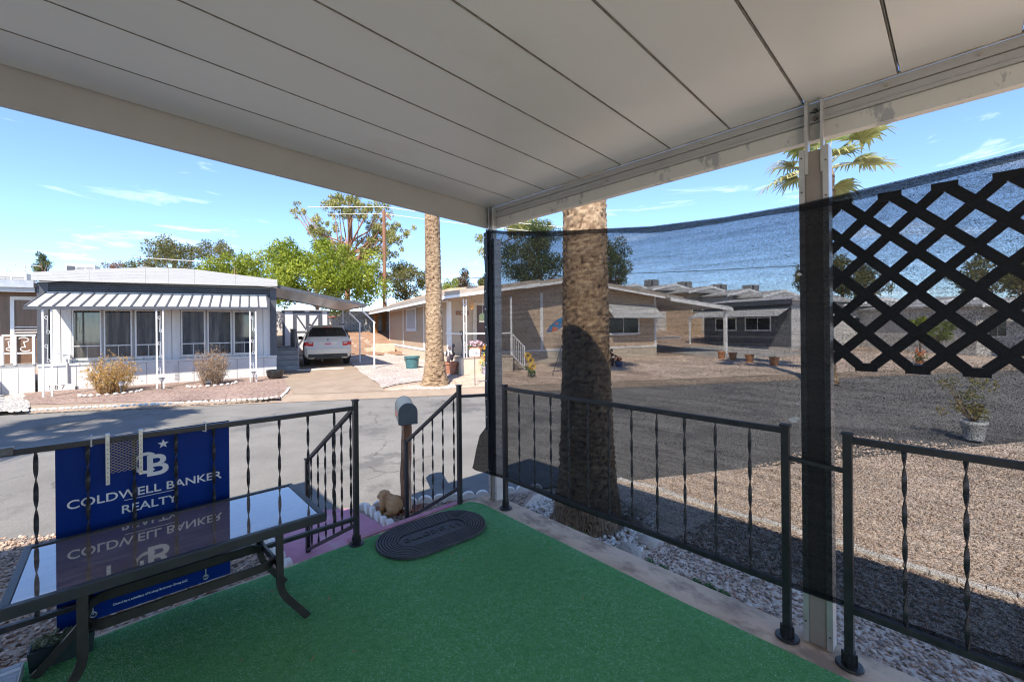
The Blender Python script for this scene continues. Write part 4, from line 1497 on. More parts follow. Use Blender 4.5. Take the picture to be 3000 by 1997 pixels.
# shaggy root fibres at its foot
nf = 2600
a = RNG.uniform(0, 2 * math.pi, nf)
zz = RNG.uniform(0, .34, nf)
rr_ = np.interp(zz, [0, .1, .28, .4], [.325, .315, .29, .275])
P0 = np.column_stack([bp_[0] + rr_ * np.cos(a), bp_[1] + rr_ * np.sin(a), bp_[2] + zz])
tv = np.column_stack([-np.sin(a), np.cos(a), np.zeros(nf)])
ov = np.column_stack([np.cos(a), np.sin(a), np.zeros(nf)])
ll = RNG.uniform(.04, .10, nf)[:, None]
P1 = P0 + np.array([0, 0, -1]) * ll + ov * RNG.uniform(0, .035, nf)[:, None] + tv * RNG.normal(0, .012, nf)[:, None]
wv = tv * .0035
V = np.stack([P0 - wv, P0 + wv, P1], 1).reshape(-1, 3)
tag(fast_mesh('root_fibres', V, np.arange(nf * 3).reshape(-1, 3), tint_mat('fibre', [(.10, .065, .04), (.2, .14, .09), (.3, .22, .15)], .9), p1_, np.repeat(RNG.uniform(0, 1, nf), 3)), kind='stuff')
# palms across the road
def fz(x, y):
    n = ND[0] * x + ND[1] * y
    return prof(n)


b2 = (7.14, 11.12, -.40)
p2_ = thing('palm_tree', 'slender palm trunk standing in the round gravel patch in front of the tan house', 'palm', b2, 0, 'palm trees')
palm_trunk('trunk', b2, [(0, .46), (.12, .42), (.4, .345), (.8, .29), (1.4, .262), (2.4, .25), (4.2, .235), (8, .2), (14, .17)], m_trunk, p2_, 620, 72, 9, .052, (-.006, .006))
fan_crown(p2_, (b2[0] - .084, b2[1] + .084, b2[2] + 13.8), 26, 1.15, 8, m_frond)
b3 = (15.92, 2.88, -.42)
p3_ = thing('palm_tree', 'tall palm with its whole leafy crown in view behind the tan metal post', 'palm', b3, 0, 'palm trees')
palm_trunk('trunk', b3, [(0, .34), (.3, .26), (1.5, .20), (4.8, .17), (5.1, .20), (5.6, .26), (6.4, .24)], m_trunk, p3_, 300, 48, 12, .06)
fan_crown(p3_, (b3[0], b3[1], b3[2] + 6.55), 15, 1.05, 24, m_frond, .22, -.35, 1.05)
V, F, T = leaves([(b3[0], b3[1], b3[2] + 5.2 + .15 * i) for i in range(9)], [.24] * 9, 700, .20, 4, down=1.2, shell=.8)
fast_mesh('dry_skirt', V, F, tint_mat('dry_palm', [(.14, .075, .04), (.26, .15, .08), (.36, .24, .14)], .9), p3_, T)
ring_ = [(7.12 + .88 * math.cos(a) * (1 + .1 * math.sin(3 * a)), 11.1 + .88 * math.sin(a)) for a in np.linspace(0, 6.28, 26)]
tag(stones('gravel', scatter(ring_, 700, -.375), .055, tint_mat('patch_pebbles', [(.34, .30, .27), (.52, .47, .43), (.62, .57, .52), (.42, .33, .29)], .85)), kind='stuff')

# ------------------------------------------------------------------ shared house materials
m_wall1 = mat('white_siding', (.52, .515, .50), (.58, .575, .56), 2, .55, bump=.15, bscale=3, stretch=(9, 9, .4))
m_skirt = mat('white_skirting', (.52, .515, .50), (.58, .575, .56), 3, .6, bump=.1, bscale=12)
m_slate = mat('slate_trim', (.055, .06, .072), (.075, .08, .092), 8, .5, bump=.08, bscale=20)
m_roofw = mat('white_roof', (.39, .385, .375), (.44, .435, .425), 2, .6, bump=.25, bscale=3, stretch=(.5, .5, 14), wear=(.38, .375, .36), wscale=2, wlo=.6, whi=.75)
m_pane = mat('window_glass', (.022, .026, .028), (.13, .125, .115), 1.5, .04, spec=.9, detail=4, stretch=(5, 1, .35), lo=.42, hi=.75)
m_pane2 = mat('dark_glass', (.012, .013, .013), (.02, .02, .02), 1.6, .10, spec=.5, detail=2)
m_alf = mat('window_frame', (.52, .51, .49), (.60, .59, .57), 20, .45, metal=.3)
m_awn = mat('awning_white', (.43, .43, .42), (.48, .48, .47), 3, .45, bump=.06, bscale=12)
m_curt = mat('curtain', (.30, .27, .23), (.48, .45, .40), 1.2, .8, stretch=(14, 1, .3))
m_brown = mat('brown_panel', (.12, .065, .035), (.18, .10, .06), 3, .35, stretch=(6, 6, .6), bump=.05)
m_deckg = mat('grey_deck', (.22, .22, .225), (.30, .30, .30), 4, .7, bump=.1, stretch=(1, 8, 1))
m_galvr = mat('galvanised_sheet', (.42, .42, .43), (.62, .62, .63), 4, .32, metal=.55, bump=.3, bscale=4, stretch=(8, .6, 1))


def house_root(name, label, O, e, cat='mobile home', group=None):
    a = math.atan2(e[1], e[0])
    return thing(name, label, cat, (O[0], O[1], 0), a, group)


def window(parent, s0, s1, z0, z1, split=None, y=0.0, frame=m_alf, pane=m_pane, mull=0, sill=True, fw=.035):
    w = MB()
    w.box(s0, s1, y - .045, y - .002, z0, z0 + fw).box(s0, s1, y - .045, y - .002, z1 - fw, z1)
    w.box(s0, s0 + fw, y - .045, y - .002, z0 + fw, z1 - fw).box(s1 - fw, s1, y - .045, y - .002, z0 + fw, z1 - fw)
    if split:
        w.box(s0 + fw, s1 - fw, y - .040, y - .004, split - .014, split + .014)
    o = w.build('window', frame, parent)
    if split:
        MB().box(s0 + fw, s1 - fw, y - .018, y - .012, split + .014, z1 - fw).build('pane', pane, o)
        k = mull or 2
        for i in range(k):
            a, b = s0 + fw + (s1 - s0 - 2 * fw) * i / k, s0 + fw + (s1 - s0 - 2 * fw) * (i + 1) / k
            MB().box(a + .006, b - .006, y - .024, y - .018, z0 + fw, split - .014).build('pane', pane, o)
            if i:
                MB().box(a - .006, a + .006, y - .036, y - .012, z0 + fw, split - .014).build('mullion', frame, o)
    else:
        k = mull or 1
        for i in range(k):
            a, b = s0 + fw + (s1 - s0 - 2 * fw) * i / k, s0 + fw + (s1 - s0 - 2 * fw) * (i + 1) / k
            MB().box(a + .008, b - .008, y - .018, y - .012, z0 + fw, z1 - fw).build('pane', pane, o)
            if i:
                MB().box(a - .012, a + .012, y - .036, y - .010, z0 + fw, z1 - fw).build('mullion', frame, o)
    if sill:
        MB().box(s0 - .03, s1 + .03, y - .07, y - .003, z0 - .035, z0 - .002).build('sill', frame, o)
    return o


# ------------------------------------------------------------------ white home across the road (187)
H1 = house_root('mobile_home', 'white mobile home with long striped awning, left across the road', (.7, 17.35), (.98, -.2))
MB().box(-2.37, 3.47, .06, 13.5, .44, 2.86).build('wall', m_wall1, H1)
for i in range(24):                                   # ribbed wall panels of the front
    s = -2.17 + 5.48 * i / 24
    s1_ = -2.17 + 5.48 * (i + 1) / 24
    MB().ext_z([(s + .002, .06), (s + .010, .030), (s1_ - .010, .030), (s1_ - .002, .06)], .46, 2.50).build('wall_panel', m_wall1, H1)
cor = []
for i in range(5):
    z = 2.50 + .062 * i
    cor += [(.02, z), (-.04, z + .012), (-.04, z + .034), (.02, z + .048)]
cor.append((.02, 2.83))
cor += [(.058, 2.83), (.058, 2.50)]
MB().ext_x(cor, -2.17, 3.31).build('corrugated_band', m_slate, H1)
MB().box(-2.40, -2.171, -.03, .20, .48, 2.80).build('corner_post', m_slate, H1)
MB().box(3.312, 3.50, -.03, .20, .48, 2.84).build('corner_post', m_slate, H1)
top = [(-2.42, 3.03), (-1.26, 3.18), (-.4, 3.28), (.43, 3.335), (.9, 3.345), (1.3, 3.33), (2.26, 3.24), (3.52, 3.12)]
seam_s = [-2.42, -1.25, .0, .55, 1.2, 2.3, 3.52]


def roof_top(s):
    return interp(top, s)


for a, b in zip(seam_s, seam_s[1:]):
    ss = [a + .002] + [p[0] for p in top if a + .05 < p[0] < b - .05] + [b - .002]
    poly = [(s, roof_top(s)) for s in ss] + [(b - .002, 2.81 + .015 * (b + 2.4) / 1.0 * .9), (a + .002, 2.81 + .015 * (a + 2.4) / 1.0 * .9)]
    MB().ext_y(poly, -.32, -.27).build('fascia_panel', m_roofw, H1)
    for k in range(3):
        g = MB()
        for s in (a, b):
            pass
        z_ = .10 + .09 * k
        g.add([(a + .003, -.3235, roof_top(a) - z_), (b - .003, -.3235, roof_top(b) - z_), (b - .003, -.3235, roof_top(b) - z_ - .008), (a + .003, -.3235, roof_top(a) - z_ - .008)], [(0, 1, 2, 3)])
        g.build('seam', mat('seam_grey', (.50, .50, .50), None, 8, .7), H1)
poly = [(s, z) for s, z in top] + [(3.52, 2.90), (-2.42, 2.83)]
MB().ext_y(poly, -.268, 13.8).build('roof', m_roofw, H1)
# skirting
for i in range(15):
    s = -2.39 + 5.88 * i / 15
    m_ = m_skirt
    MB().box(s + .006, s + 5.88 / 15 - .006, -.05 + .004 * (i % 2), .05, -.62, .40).build('skirt_panel', m_, H1)
MB().box(-2.40, 3.50, -.075, .05, .405, .475).build('skirt_trim', m_skirt, H1)
MB().box(-2.40, 3.49, .052, .30, -.62, .40).build('skirt_backing', m_dark, H1)
vent = MB()
for i in range(12):
    vent.box(.64, .76, -.058, -.05, -.20 + .045 * i, -.18 + .045 * i)
vent.build('vent_grille', m_alf, H1)
# windows
for s0, s1_ in ((-1.70, -1.07), (-1.02, -.38), (-.31, .32), (.81, 1.44), (1.50, 2.17), (2.22, 2.84)):
    window(H1, s0, s1_, .57, 2.03, .955, .03, pane=m_pane)
for s0, s1_ in ((-1.66, -1.12), (.86, 1.40)):
    MB().box(s0, s1_, .028, .029, .60, .93).build('curtain', m_curt, H1)
# awning
aw = []
AW0, AW1 = -2.24, 3.20


def awp(s, f):
    """f 0 at the wall, 1 at the front edge"""
    return (s, -.055 - 1.20 * f, (2.485 + .014 * (s + 2.2)) * (1 - f) + (2.055 + .012 * (s + 2.2)) * f)


NR = 21
for i in range(NR):
    s0, s1_ = AW0 + (AW1 - AW0) * i / NR, AW0 + (AW1 - AW0) * (i + 1) / NR
    a, b, c, d = awp(s0 + .022, 0), awp(s1_ - .022, 0), awp(s1_ - .022, 1), awp(s0 + .022, 1)
    MB().add([a, b, c, d] + [(p[0], p[1], p[2] - .012) for p in (a, b, c, d)], [(0, 1, 2, 3), (7, 6, 5, 4), (0, 4, 5, 1), (1, 5, 6, 2), (2, 6, 7, 3), (3, 7, 4, 0)]).build('awning_panel', m_awn, H1)
for i in range(NR + 1):
    s = AW0 + (AW1 - AW0) * i / NR
    a, b = Vector(awp(s, 0)), Vector(awp(s, 1))
    MB().bar(a + Vector((0, 0, .008)), b + Vector((0, 0, .008)), .042, .030).build('awning_rib', m_slate, H1)
a, b = awp(AW0 - .02, 1.01), awp(AW1 + .02, 1.01)
MB().bar((a[0], a[1], a[2] - .035), (b[0], b[1], b[2] - .035), .03, .085).build('awning_valance', m_slate, H1)
a, b = awp(AW0 + .05, -.01), awp(AW1, -.01)
MB().bar((a[0], a[1], a[2] + .01), (b[0], b[1], b[2] + .01), .02, .05).build('awning_ledger', m_awn, H1)


def scroll_post(parent, s0, s1_, y, z0, z1, nscroll=3, m=m_wht, w=.035):
    o = MB().box(s0 - w / 2, s0 + w / 2, y - w / 2, y + w / 2, z0, z1).box(s1_ - w / 2, s1_ + w / 2, y - w / 2, y + w / 2, z0, z1).build('scroll_post', m, parent)
    sm = (s0 + s1_) / 2
    hw_ = (s1_ - s0) / 2 - w / 2
    for i in range(nscroll):
        zc_ = z0 + (z1 - z0) * (i + .55) / (nscroll + .1)
        hh = (z1 - z0) / nscroll * .40
        p = []
        for k in range(9):
            t = k / 8
            a = math.pi * (1.9 - 1.6 * t)
            p.append((sm - hw_ * .25 + hw_ * .62 * (1 - .35 * (1 - t)) * math.cos(a), y, zc_ + hh * .62 + hw_ * .7 * math.sin(a)))
        q_ = [(2 * sm - x, yy, 2 * zc_ - z) for x, yy, z in reversed(p)]
        MB().tube([p[j] for j in range(9)] + q_, .006, 5).build('scroll', m, o)
    return o


for s0, s1_, zb in ((-1.93, -1.77, -.36), (.385, .535, -.34), (2.70, 2.86, -.31)):
    scroll_post(H1, s0, s1_, -1.22, zb, 1.99)
# conduit, number board and floodlight
MB().tube([(-1.78, -.09, -.28), (-1.79, -.09, .60)], .022, 8).build('conduit', m_alf, H1)
MB().box(-1.85, -1.70, -.16, -.06, .60, .72).bar((-1.95, -.2, .76), (-1.66, -.12, .70), .03, .02).build('meter_box', m_alf, H1)
nb2 = MB().box(-2.28, -1.62, -.115, -.10, -.29, -.12).build('number_board', m_skirt, H1)
o = link('lettering', text_mesh('1 8 7', .17, .001, m_dark, 'lettering'), nb2, (-2.0, -.117, -.205), (R(90), 0, 0))
# roof coolers
def cooler(P, rz, w, d_, h, label, group=None, open_=False):
    t = thing('air_conditioner', label, 'air conditioner', P, rz, group)
    MB().box(-w / 2, w / 2, -d_ / 2, d_ / 2, 0, h).build('casing', m_skirt if not open_ else m_deckg, t, bevel=.012)
    for k in range(3):
        g = MB()
        for i in range(7):
            z = h * .16 + i * h * .1
            g.box(-w * .45 + k * w * .31, -w * .45 + k * w * .31 + w * .27, -d_ / 2 - .012, -d_ / 2 - .002, z, z + h * .05)
        g.build('louvre', m_deckg, t)
    MB().box(-w * .46, -w * .2, -d_ / 2 - .02, -d_ / 2 - .013, h * .12, h * .86).build('grille', m_slate, t)
    return t


x, y = at(247, 16.6)
cooler((x, y, 3.42), R(-12), .82, .7, .55, 'boxy white rooftop air conditioner above the white home')
x, y = at(443, 17.2)
cooler((x, y, 3.52), R(-12), .72, .6, .42, 'low grey rooftop cooler at the ridge of the white home', open_=True)

# carport of the white home
cp = thing('carport', 'slanted metal carport roof over the parked silver car', 'carport', (.7, 17.35, 0), math.atan2(-.2, .98))
cz0, cz1, cs0, cs1, cy0, cy1 = 2.93, 2.33, 3.53, 6.50, -.15, 4.9
sl = (cz1 - cz0) / (cs1 - cs0)
for i in range(9):
    a, b = cs0 + (cs1 - cs0) * i / 9, cs0 + (cs1 - cs0) * (i + 1) / 9
    za, zb = cz0 + sl * (a - cs0), cz0 + sl * (b - cs0)
    MB().add([(a + .003, cy0, za - .06), (b - .003, cy0, zb - .06), (b - .003, cy1, zb - .06), (a + .003, cy1, za - .06), (a + .003, cy0, za - .02), (b - .003, cy0, zb - .02), (b - .003, cy1, zb - .02), (a + .003, cy1, za - .02)],
             [(3, 2, 1, 0), (4, 5, 6, 7), (0, 1, 5, 4), (1, 2, 6, 5), (2, 3, 7, 6), (3, 0, 4, 7)]).build('roof_pan', m_galvr, cp)
MB().bar((cs0, cy0 - .03, cz0 - .035), (cs1 + .03, cy0 - .03, cz1 - .035), .05, .11).bar((cs1 + .03, cy0 - .03, cz1 - .035), (cs1 + .03, cy1 + .02, cz1 - .035), .05, .10).bar((cs0, cy1 + .03, cz0 - .035), (cs1 + .03, cy1 + .03, cz1 - .035), .05, .11).build('fascia', m_slate, cp)
MB().bar((cs0, cy0, cz0 + .015), (cs1, cy0, cz1 + .015), .03, .03).bar((cs1 - .6, cy0 + .02, cz1 + .13), (cs1 - .6, cy1, cz1 + .13), .02, .03).build('roof_rib', m_slate, cp)
for y in (.2, 2.85):
    zb = fz(*(Vector((.7, 17.35)) + Vector((.98, -.2)) * 6.9 + Vector((.2, .98)) * y))
    MB().box(6.90, 6.95, y - .025, y + .025, zb - .1, 1.66).build('carport_post', m_wht, cp)
    MB().bar((6.97, y, 1.60), (6.50, y, 2.08), .04, .05).box(6.47, 6.52, y - .022, y + .022, 2.05, 2.24).build('brace', m_wht, cp)
for y in (4.2,):
    MB().box(5.5, 5.54, y - .02, y + .02, -.2, 2.5).box(6.42, 6.46, y - .02, y + .02, -.2, 2.3).build('carport_post', m_wht, cp)

# steps, landing and rail beside the car
la = thing('side_steps', 'grey wooden steps and railed landing beside the parked car', 'steps', (.7, 17.35, 0), math.atan2(-.2, .98))
for i in range(4):
    MB().box(3.53, 4.32, 1.3 + .28 * i, 1.60 + .28 * i, -.36, -.02 + .185 * (i)).build('step', m_deckg, la)
MB().box(3.53, 4.32, 2.45, 5.2, .50, .62).build('landing', m_deckg, la)
g = MB()
for i in range(17):
    y = 2.45 + .165 * i
    g = MB().box(4.27, 4.30, y, y + .03, .62, 1.36)
    g.build('baluster', m_deckg, la)
MB().box(4.25, 4.32, 2.4, 5.2, 1.36, 1.40).build('rail', m_deckg, la)
MB().bar((4.29, 1.35, .72), (4.29, 2.45, 1.36), .05, .05).box(4.27, 4.31, 1.33, 1.37, -.3, .74).build('handrail', m_deckg, la)

# enclosed side porch of the white home
sp = thing('enclosed_porch', 'brown panelled enclosed porch with white door frame at the left edge', 'porch', (.7, 17.35, 0), math.atan2(-.2, .98))
YP = .60
MB().box(-5.6, -2.41, YP + .10, YP + 3.4, .48, 2.42).build('wall', m_brown, sp)
MB().box(-5.6, -2.43, -.06, YP + 3.6, 2.70, 2.76).build('roof', m_roofw, sp)
MB().box(-5.6, -2.43, -.12, -.065, 2.62, 2.82).build('gutter', mat('grey_gutter', (.30, .33, .37), (.38, .41, .45), 6, .45), sp)
MB().box(-5.6, -2.43, -.05, .06, 2.50, 2.62).build('beam', m_awn, sp)
MB().box(-5.6, -2.43, YP + .02, YP + .09, 2.42, 2.68).build('transom', m_brown, sp)
MB().box(-3.12, -3.04, YP, YP + .095, .50, 2.41).box(-2.50, -2.42, YP, YP + .095, .50, 2.41).box(-3.04, -2.5, YP, YP + .095, 2.31, 2.41).box(-5.5, -5.42, YP, YP + .095, .5, 2.41).box(-3.9, -3.86, YP, YP + .095, .5, 2.41).build('door_frame', m_wht, sp)
MB().box(-3.035, -2.505, YP + .03, YP + .05, 1.36, 2.305).build('door_glass', m_brown, sp)
for z in (1.36, 1.44, 1.52):
    MB().box(-3.035, -2.505, YP + .01, YP + .028, z, z + .022).build('glazing_bar', m_wht, sp)
MB().box(-5.6, -2.43, -.04, YP + .099, .40, .475).build('deck', m_deckg, sp)
for i in range(10):
    MB().box(-5.59 + .316 * i, -5.59 + .316 * (i + 1) - .008, -.075, -.03, -.62, .395).build('skirt_panel', m_skirt, sp)
g = MB().box(-3.06, -2.42, -.05, -.01, 1.27, 1.32).box(-3.04, -2.44, -.045, -.015, .78, .82)
for s in (-3.06, -2.82, -2.46):
    g.box(s - .028, s + .028, -.06, 0, .477, 1.27)
g.bar((-3.10, -.03, 1.28), (-3.75, -.6, .62), .05, .06).bar((-3.10, -.03, .86), (-3.75, -.6, .2), .05, .06)
ro = g.build('railing', m_wht, sp)
for s0, s1_ in ((-3.02, -2.85), (-2.78, -2.50)):
    sm, hw_ = (s0 + s1_) / 2, (s1_ - s0) / 2
    p = [(sm + hw_ * .9 * (1 - .09 * k) * math.cos(a), -.03, 1.15 + hw_ * .7 * (1 - .09 * k) * math.sin(a)) for k, a in enumerate(np.linspace(2.6, -2.2, 9))]
    MB().tube(p + [(2 * sm - x, yy, 2.08 - z) for x, yy, z in reversed(p)], .011, 5).build('scroll', m_wht, ro)
for i in range(3):
    MB().box(-4.6, -3.2, -.38 - .3 * i, -.08 - .3 * i, -.6, .25 - .2 * i).build('step', m_skirt, sp)

# paving at the far left
pv = thing('paved_path', 'pale grey paving stones leading to the enclosed porch', 'path', (-2.6, 16, 0))
pm_ = MB().box(-.20, .20, -.13, .13, -.04, .02).mesh('paving_stone', mat('paver_grey', (.42, .41, .39), (.52, .50, .47), 5, .9, bump=.3, bscale=30, rnd=.12))
for i in range(12):
    for j in range(14):
        t_, n_ = -13.6 + .42 * i + .21 * (j % 2), 12.75 + .28 * j
        x, y = tn(t_, n_)
        if x < -2.05 - .05 * j and y < 17.75 - .2 * (x + 2):
            link('paving_stone', pm_, pv, (x + 2.6, y - 16, far_z(x, y) + .012), (0, 0, math.atan2(TD[1], TD[0]) + random.uniform(-.02, .02)))

# white stone border along the bed and driveway
bd = thing('stone_border', 'row of white painted stones edging the pink gravel bed along the road', 'border', (1, 13, -.36))
st_m = []
for k in range(5):
    o = blob('border_stone', (0, 0, 0), (.062, .042, .034), m_scal, None, 40 + k, 1, .25)
    st_m.append(o.data)
    bpy.data.objects.remove(o)
line = [(-1.75, 14.52), (-.6, 13.95), (.6, 13.30), (1.8, 12.63), (2.75, 12.12), (3.12, 12.2), (3.40, 12.8), (3.68, 13.5)]
L_ = 0
pts = []
for a, b in zip(line, line[1:]):
    a, b = Vector(a), Vector(b)
    n_ = int((b - a).length / .118)
    for i in range(n_):
        pts.append((a.lerp(b, i / n_), math.atan2((b - a).y, (b - a).x)))
for p, an in pts:
    link('border_stone', random.choice(st_m), bd, (p.x - 1 + random.uniform(-.015, .015), p.y - 13 + random.uniform(-.015, .015), far_z(p.x, p.y) + .018 + .36), (0, 0, an + random.uniform(-.2, .2)))


def stone_ring(cx, cy, rx, ry, a0, a1, n, label):
    t = thing('stone_ring', label, 'border', (cx, cy, far_z(cx, cy)))
    for i in range(n):
        a = a0 + (a1 - a0) * i / (n - 1)
        link('border_stone', random.choice(st_m), t, (rx * math.cos(a), ry * math.sin(a), .04), (0, 0, a + 1.57))


def twig_bush(name, P, h, w, label, ramp, leaf_ramp, n, nl, seed, flare=.55):
    t = thing(name, label, 'bush', P)
    rng = np.random.default_rng(seed)
    Vs, Fs, Ts = [], [], []
    tips = []
    for i in range(n):
        az = rng.uniform(0, 2 * math.pi)
        rr_ = rng.uniform(0, 1) ** .6
        p = np.array([math.cos(az) * rr_ * w * .28, math.sin(az) * rr_ * w * .28, 0.0])
        d = np.array([math.cos(az) * rr_ * flare, math.sin(az) * rr_ * flare, 1.0])
        H = h * rng.uniform(.55, 1.0) * (1 - .22 * rr_)
        seg = 6
        az2 = rng.uniform(0, 6.28)
        side = np.array([math.cos(az2), math.sin(az2), 0])
        tt = rng.uniform(0, 1)
        prev = None
        for s in range(seg + 1):
            f = s / seg
            wd_ = .009 * (1 - .75 * f)
            q = p + rng.normal(0, .022, 3) * (s > 0)
            Vs += [q - side * wd_, q + side * wd_]
            Ts += [tt, tt]
            if s:
                k = len(Vs) - 4
                Fs.append((k, k + 1, k + 3, k + 2))
            if f > .3:
                tips.append(q)
                if rng.uniform() < .85:
                    e = q + rng.normal(0, .09, 3) + np.array([0, 0, .06])
                    k = len(Vs)
                    Vs += [q - side * .004, q + side * .004, e + side * .0015, e - side * .0015]
                    Ts += [tt] * 4
                    Fs.append((k, k + 1, k + 2, k + 3))
                    tips.append(e)
            cur = d / np.linalg.norm(d) * H / seg
            p = p + cur
            hlim = math.hypot(p[0], p[1])
            if hlim > w * .5:
                p[:2] *= w * .5 / hlim
    V = np.array(Vs) + np.array(P)
    fast_mesh('twigs', V, np.array(Fs), tint_mat(name + '_twig', ramp, .85), t, Ts)
    tips = np.array(tips) + np.array(P)
    V, F, T = leaves(tips, np.full(len(tips), .05), nl, .055, 3.2)
    fast_mesh('leaf', V, F, tint_mat(name + '_leaf', leaf_ramp, .7, .3), t, T)
    return t


x, y = -.13, 16.12
twig_bush('golden_bush', (x, y, far_z(x, y)), 1.12, 1.0, 'dry golden bush in front of the white home', [(.22, .12, .05), (.36, .22, .09), (.46, .30, .13)], [(.34, .18, .055), (.46, .27, .08), (.56, .37, .13), (.30, .28, .07)], 170, 4200, 3)
stone_ring(x, y - .15, .62, .42, math.pi * 1.02, math.pi * 1.98, 12, 'white stones ringing the foot of the golden bush')
x, y = 2.12, 15.85
twig_bush('grey_bush', (x, y, far_z(x, y)), 1.22, .78, 'bare greyish brown bush near the middle of the white home', [(.16, .11, .075), (.27, .19, .13), (.36, .27, .19)], [(.33, .22, .13), (.44, .32, .21), (.27, .18, .10)], 190, 2600, 5, .42)
stone_ring(x, y - .1, .62, .42, math.pi * .95, math.pi * 2.05, 13, 'white stones ringing the foot of the grey bush')


def solar_light(x, y, label):
    t = thing('solar_light', label, 'garden light', (x, y, far_z(x, y)), 0, 'solar lights in the gravel bed')
    MB().tube([(0, 0, 0), (0, 0, .24)], .014, 8).build('stake', m_slate, t)
    MB().lathe([(.03, .24), (.05, .27), (.05, .33)], 10).build('lens', m_alf, t)
    MB().lathe([(.085, .33), (.075, .345), (.03, .36)], 12).build('cap', m_slate, t)


solar_light(.06, 15.62, 'black solar stake light in front of the golden bush')
solar_light(.92, 15.78, 'black solar stake light at the foot of the middle awning post')
solar_light(3.16, 15.45, 'black solar stake light at the foot of the right awning post')
fl2 = thing('floodlight', 'small black floodlight on the ground before the grey bush', 'light', (1.98, 15.45, far_z(1.98, 15.45)))
MB().tube([(0, 0, 0), (0, 0, .10)], .012, 6).build('stake', m_slate, fl2)
MB().bar((0, -.02, .10), (.0, .12, .16), .12, .06).build('head', m_slate, fl2)
pt = MB().lathe([(.17, 0), (.24, .10), (.265, .24), (.26, .30), (.235, .30), (.22, .22), (.0, .20)], 24).build('flower_pot', mat('black_glaze', (.012, .012, .012), (.03, .03, .03), 5, .25), None, smooth=40)
pt.location = (3.88, 15.9, far_z(3.88, 15.9))
tag(pt, 'large empty black glazed pot at the right end of the white home', 'pot')
br = thing('bare_shrub', 'leafless young shrub rising at the far left roof', 'shrub', (*at(30, 12.9), -.2))
for k in range(7):
    p = Vector((0, 0, 0)); pts = [p.copy()]
    a = k * .9
    for s in range(7):
        p = p + Vector((.10 * math.cos(a + s * .3) + .05 * (k - 3) / 3, .08 * math.sin(a), .50))
        pts.append(p.copy())
    MB().tube(pts, [.02 - .0024 * i for i in range(8)], 5).build('branch', mat('bare_bark', (.20, .15, .11), (.3, .24, .18), 10, .9), br)
# ------------------------------------------------------------------ tan home (186)
m_tanw = mat('tan_siding', (.46, .345, .24), (.51, .39, .28), 3, .75, bump=.12, bscale=10)
m_groove = mat('siding_groove', (.26, .20, .15), None, 5, .8)
m_stuc = mat('cream_stucco', (.50, .43, .33), (.58, .50, .39), 4, .9, bump=.3, bscale=40)
m_taup = mat('taupe_fascia', (.34, .285, .23), (.40, .34, .28), 4, .7)
m_shing = mat('tan_shingle', (.34, .27, .20), (.44, .36, .28), 12, .9, bump=.5, bscale=18)
H2 = house_root('mobile_home', 'tan mobile home with white trim behind the slender palm', (9.65, 14.03), (.96, -.28))
MB().box(.0, 11.22, .0, 12.2, .30, 2.95).build('wall', m_tanw, H2)
MB().box(-.02, 11.24, -.02, 12.22, -.6, .295).build('foundation', m_stuc, H2)
# left side: grooved panels and white battens
k = 0
for y0, y1 in ((.12, 3.55), (3.68, 8.0), (8.13, 12.05)):
    MB().box(-.014, -.001, y0, y1, .44, 2.42).build('wall_panel', m_tanw, H2)
    g = MB()
    yy = y0 + .12
    while yy < y1 - .05:
        g.box(-.0165, -.0142, yy, yy + .022, .44, 2.42)
        yy += .145
    g.build('groove', m_groove, H2)
for y in (0.0, 3.55, 8.0, 12.05):
    MB().box(-.035, -.0005, y, y + .125, .30, 2.50).build('batten', m_wht, H2)
MB().box(-.04, -.003, .126, 12.05, .305, .42).build('base_trim', m_wht, H2)
MB().box(-.03, -.003, .126, 12.05, 2.425, 2.50).build('frieze', m_wht, H2)
g = MB().box(-.075, -.036, 4.95, 7.05, 1.28, 1.36).box(-.075, -.036, 4.95, 7.05, 2.34, 2.42).box(-.075, -.036, 4.95, 5.05, 1.36, 2.34).box(-.075, -.036, 6.95, 7.05, 1.36, 2.34)
wo = g.build('window', m_wht, H2)
for i in range(12):
    MB().box(-.056, -.044, 5.06 + .158 * i, 5.06 + .158 * i + .13, 1.365, 2.335).build('blind_slat', m_awn, wo)
MB().box(-.10, -.036, 4.9, 7.1, 1.22, 1.275).build('sill', m_wht, wo)
# roof: low gable facing the road, deeper over the porch
RZ = [(-.85, 2.62), (5.6, 3.62), (12.6, 2.86)]


def rz2(s):
    return interp(RZ, s)


def roof_slab(b, s0, s1_, y0, y1, th=.05, lift=0.0):
    za, zb = rz2(s0) + lift, rz2(s1_) + lift
    return b.add([(s0, y0, za - th), (s1_, y0, zb - th), (s1_, y1, zb - th), (s0, y1, za - th), (s0, y0, za), (s1_, y0, zb), (s1_, y1, zb), (s0, y1, za)],
                 [(3, 2, 1, 0), (4, 5, 6, 7), (0, 1, 5, 4), (1, 2, 6, 5), (2, 3, 7, 6), (3, 0, 4, 7)])


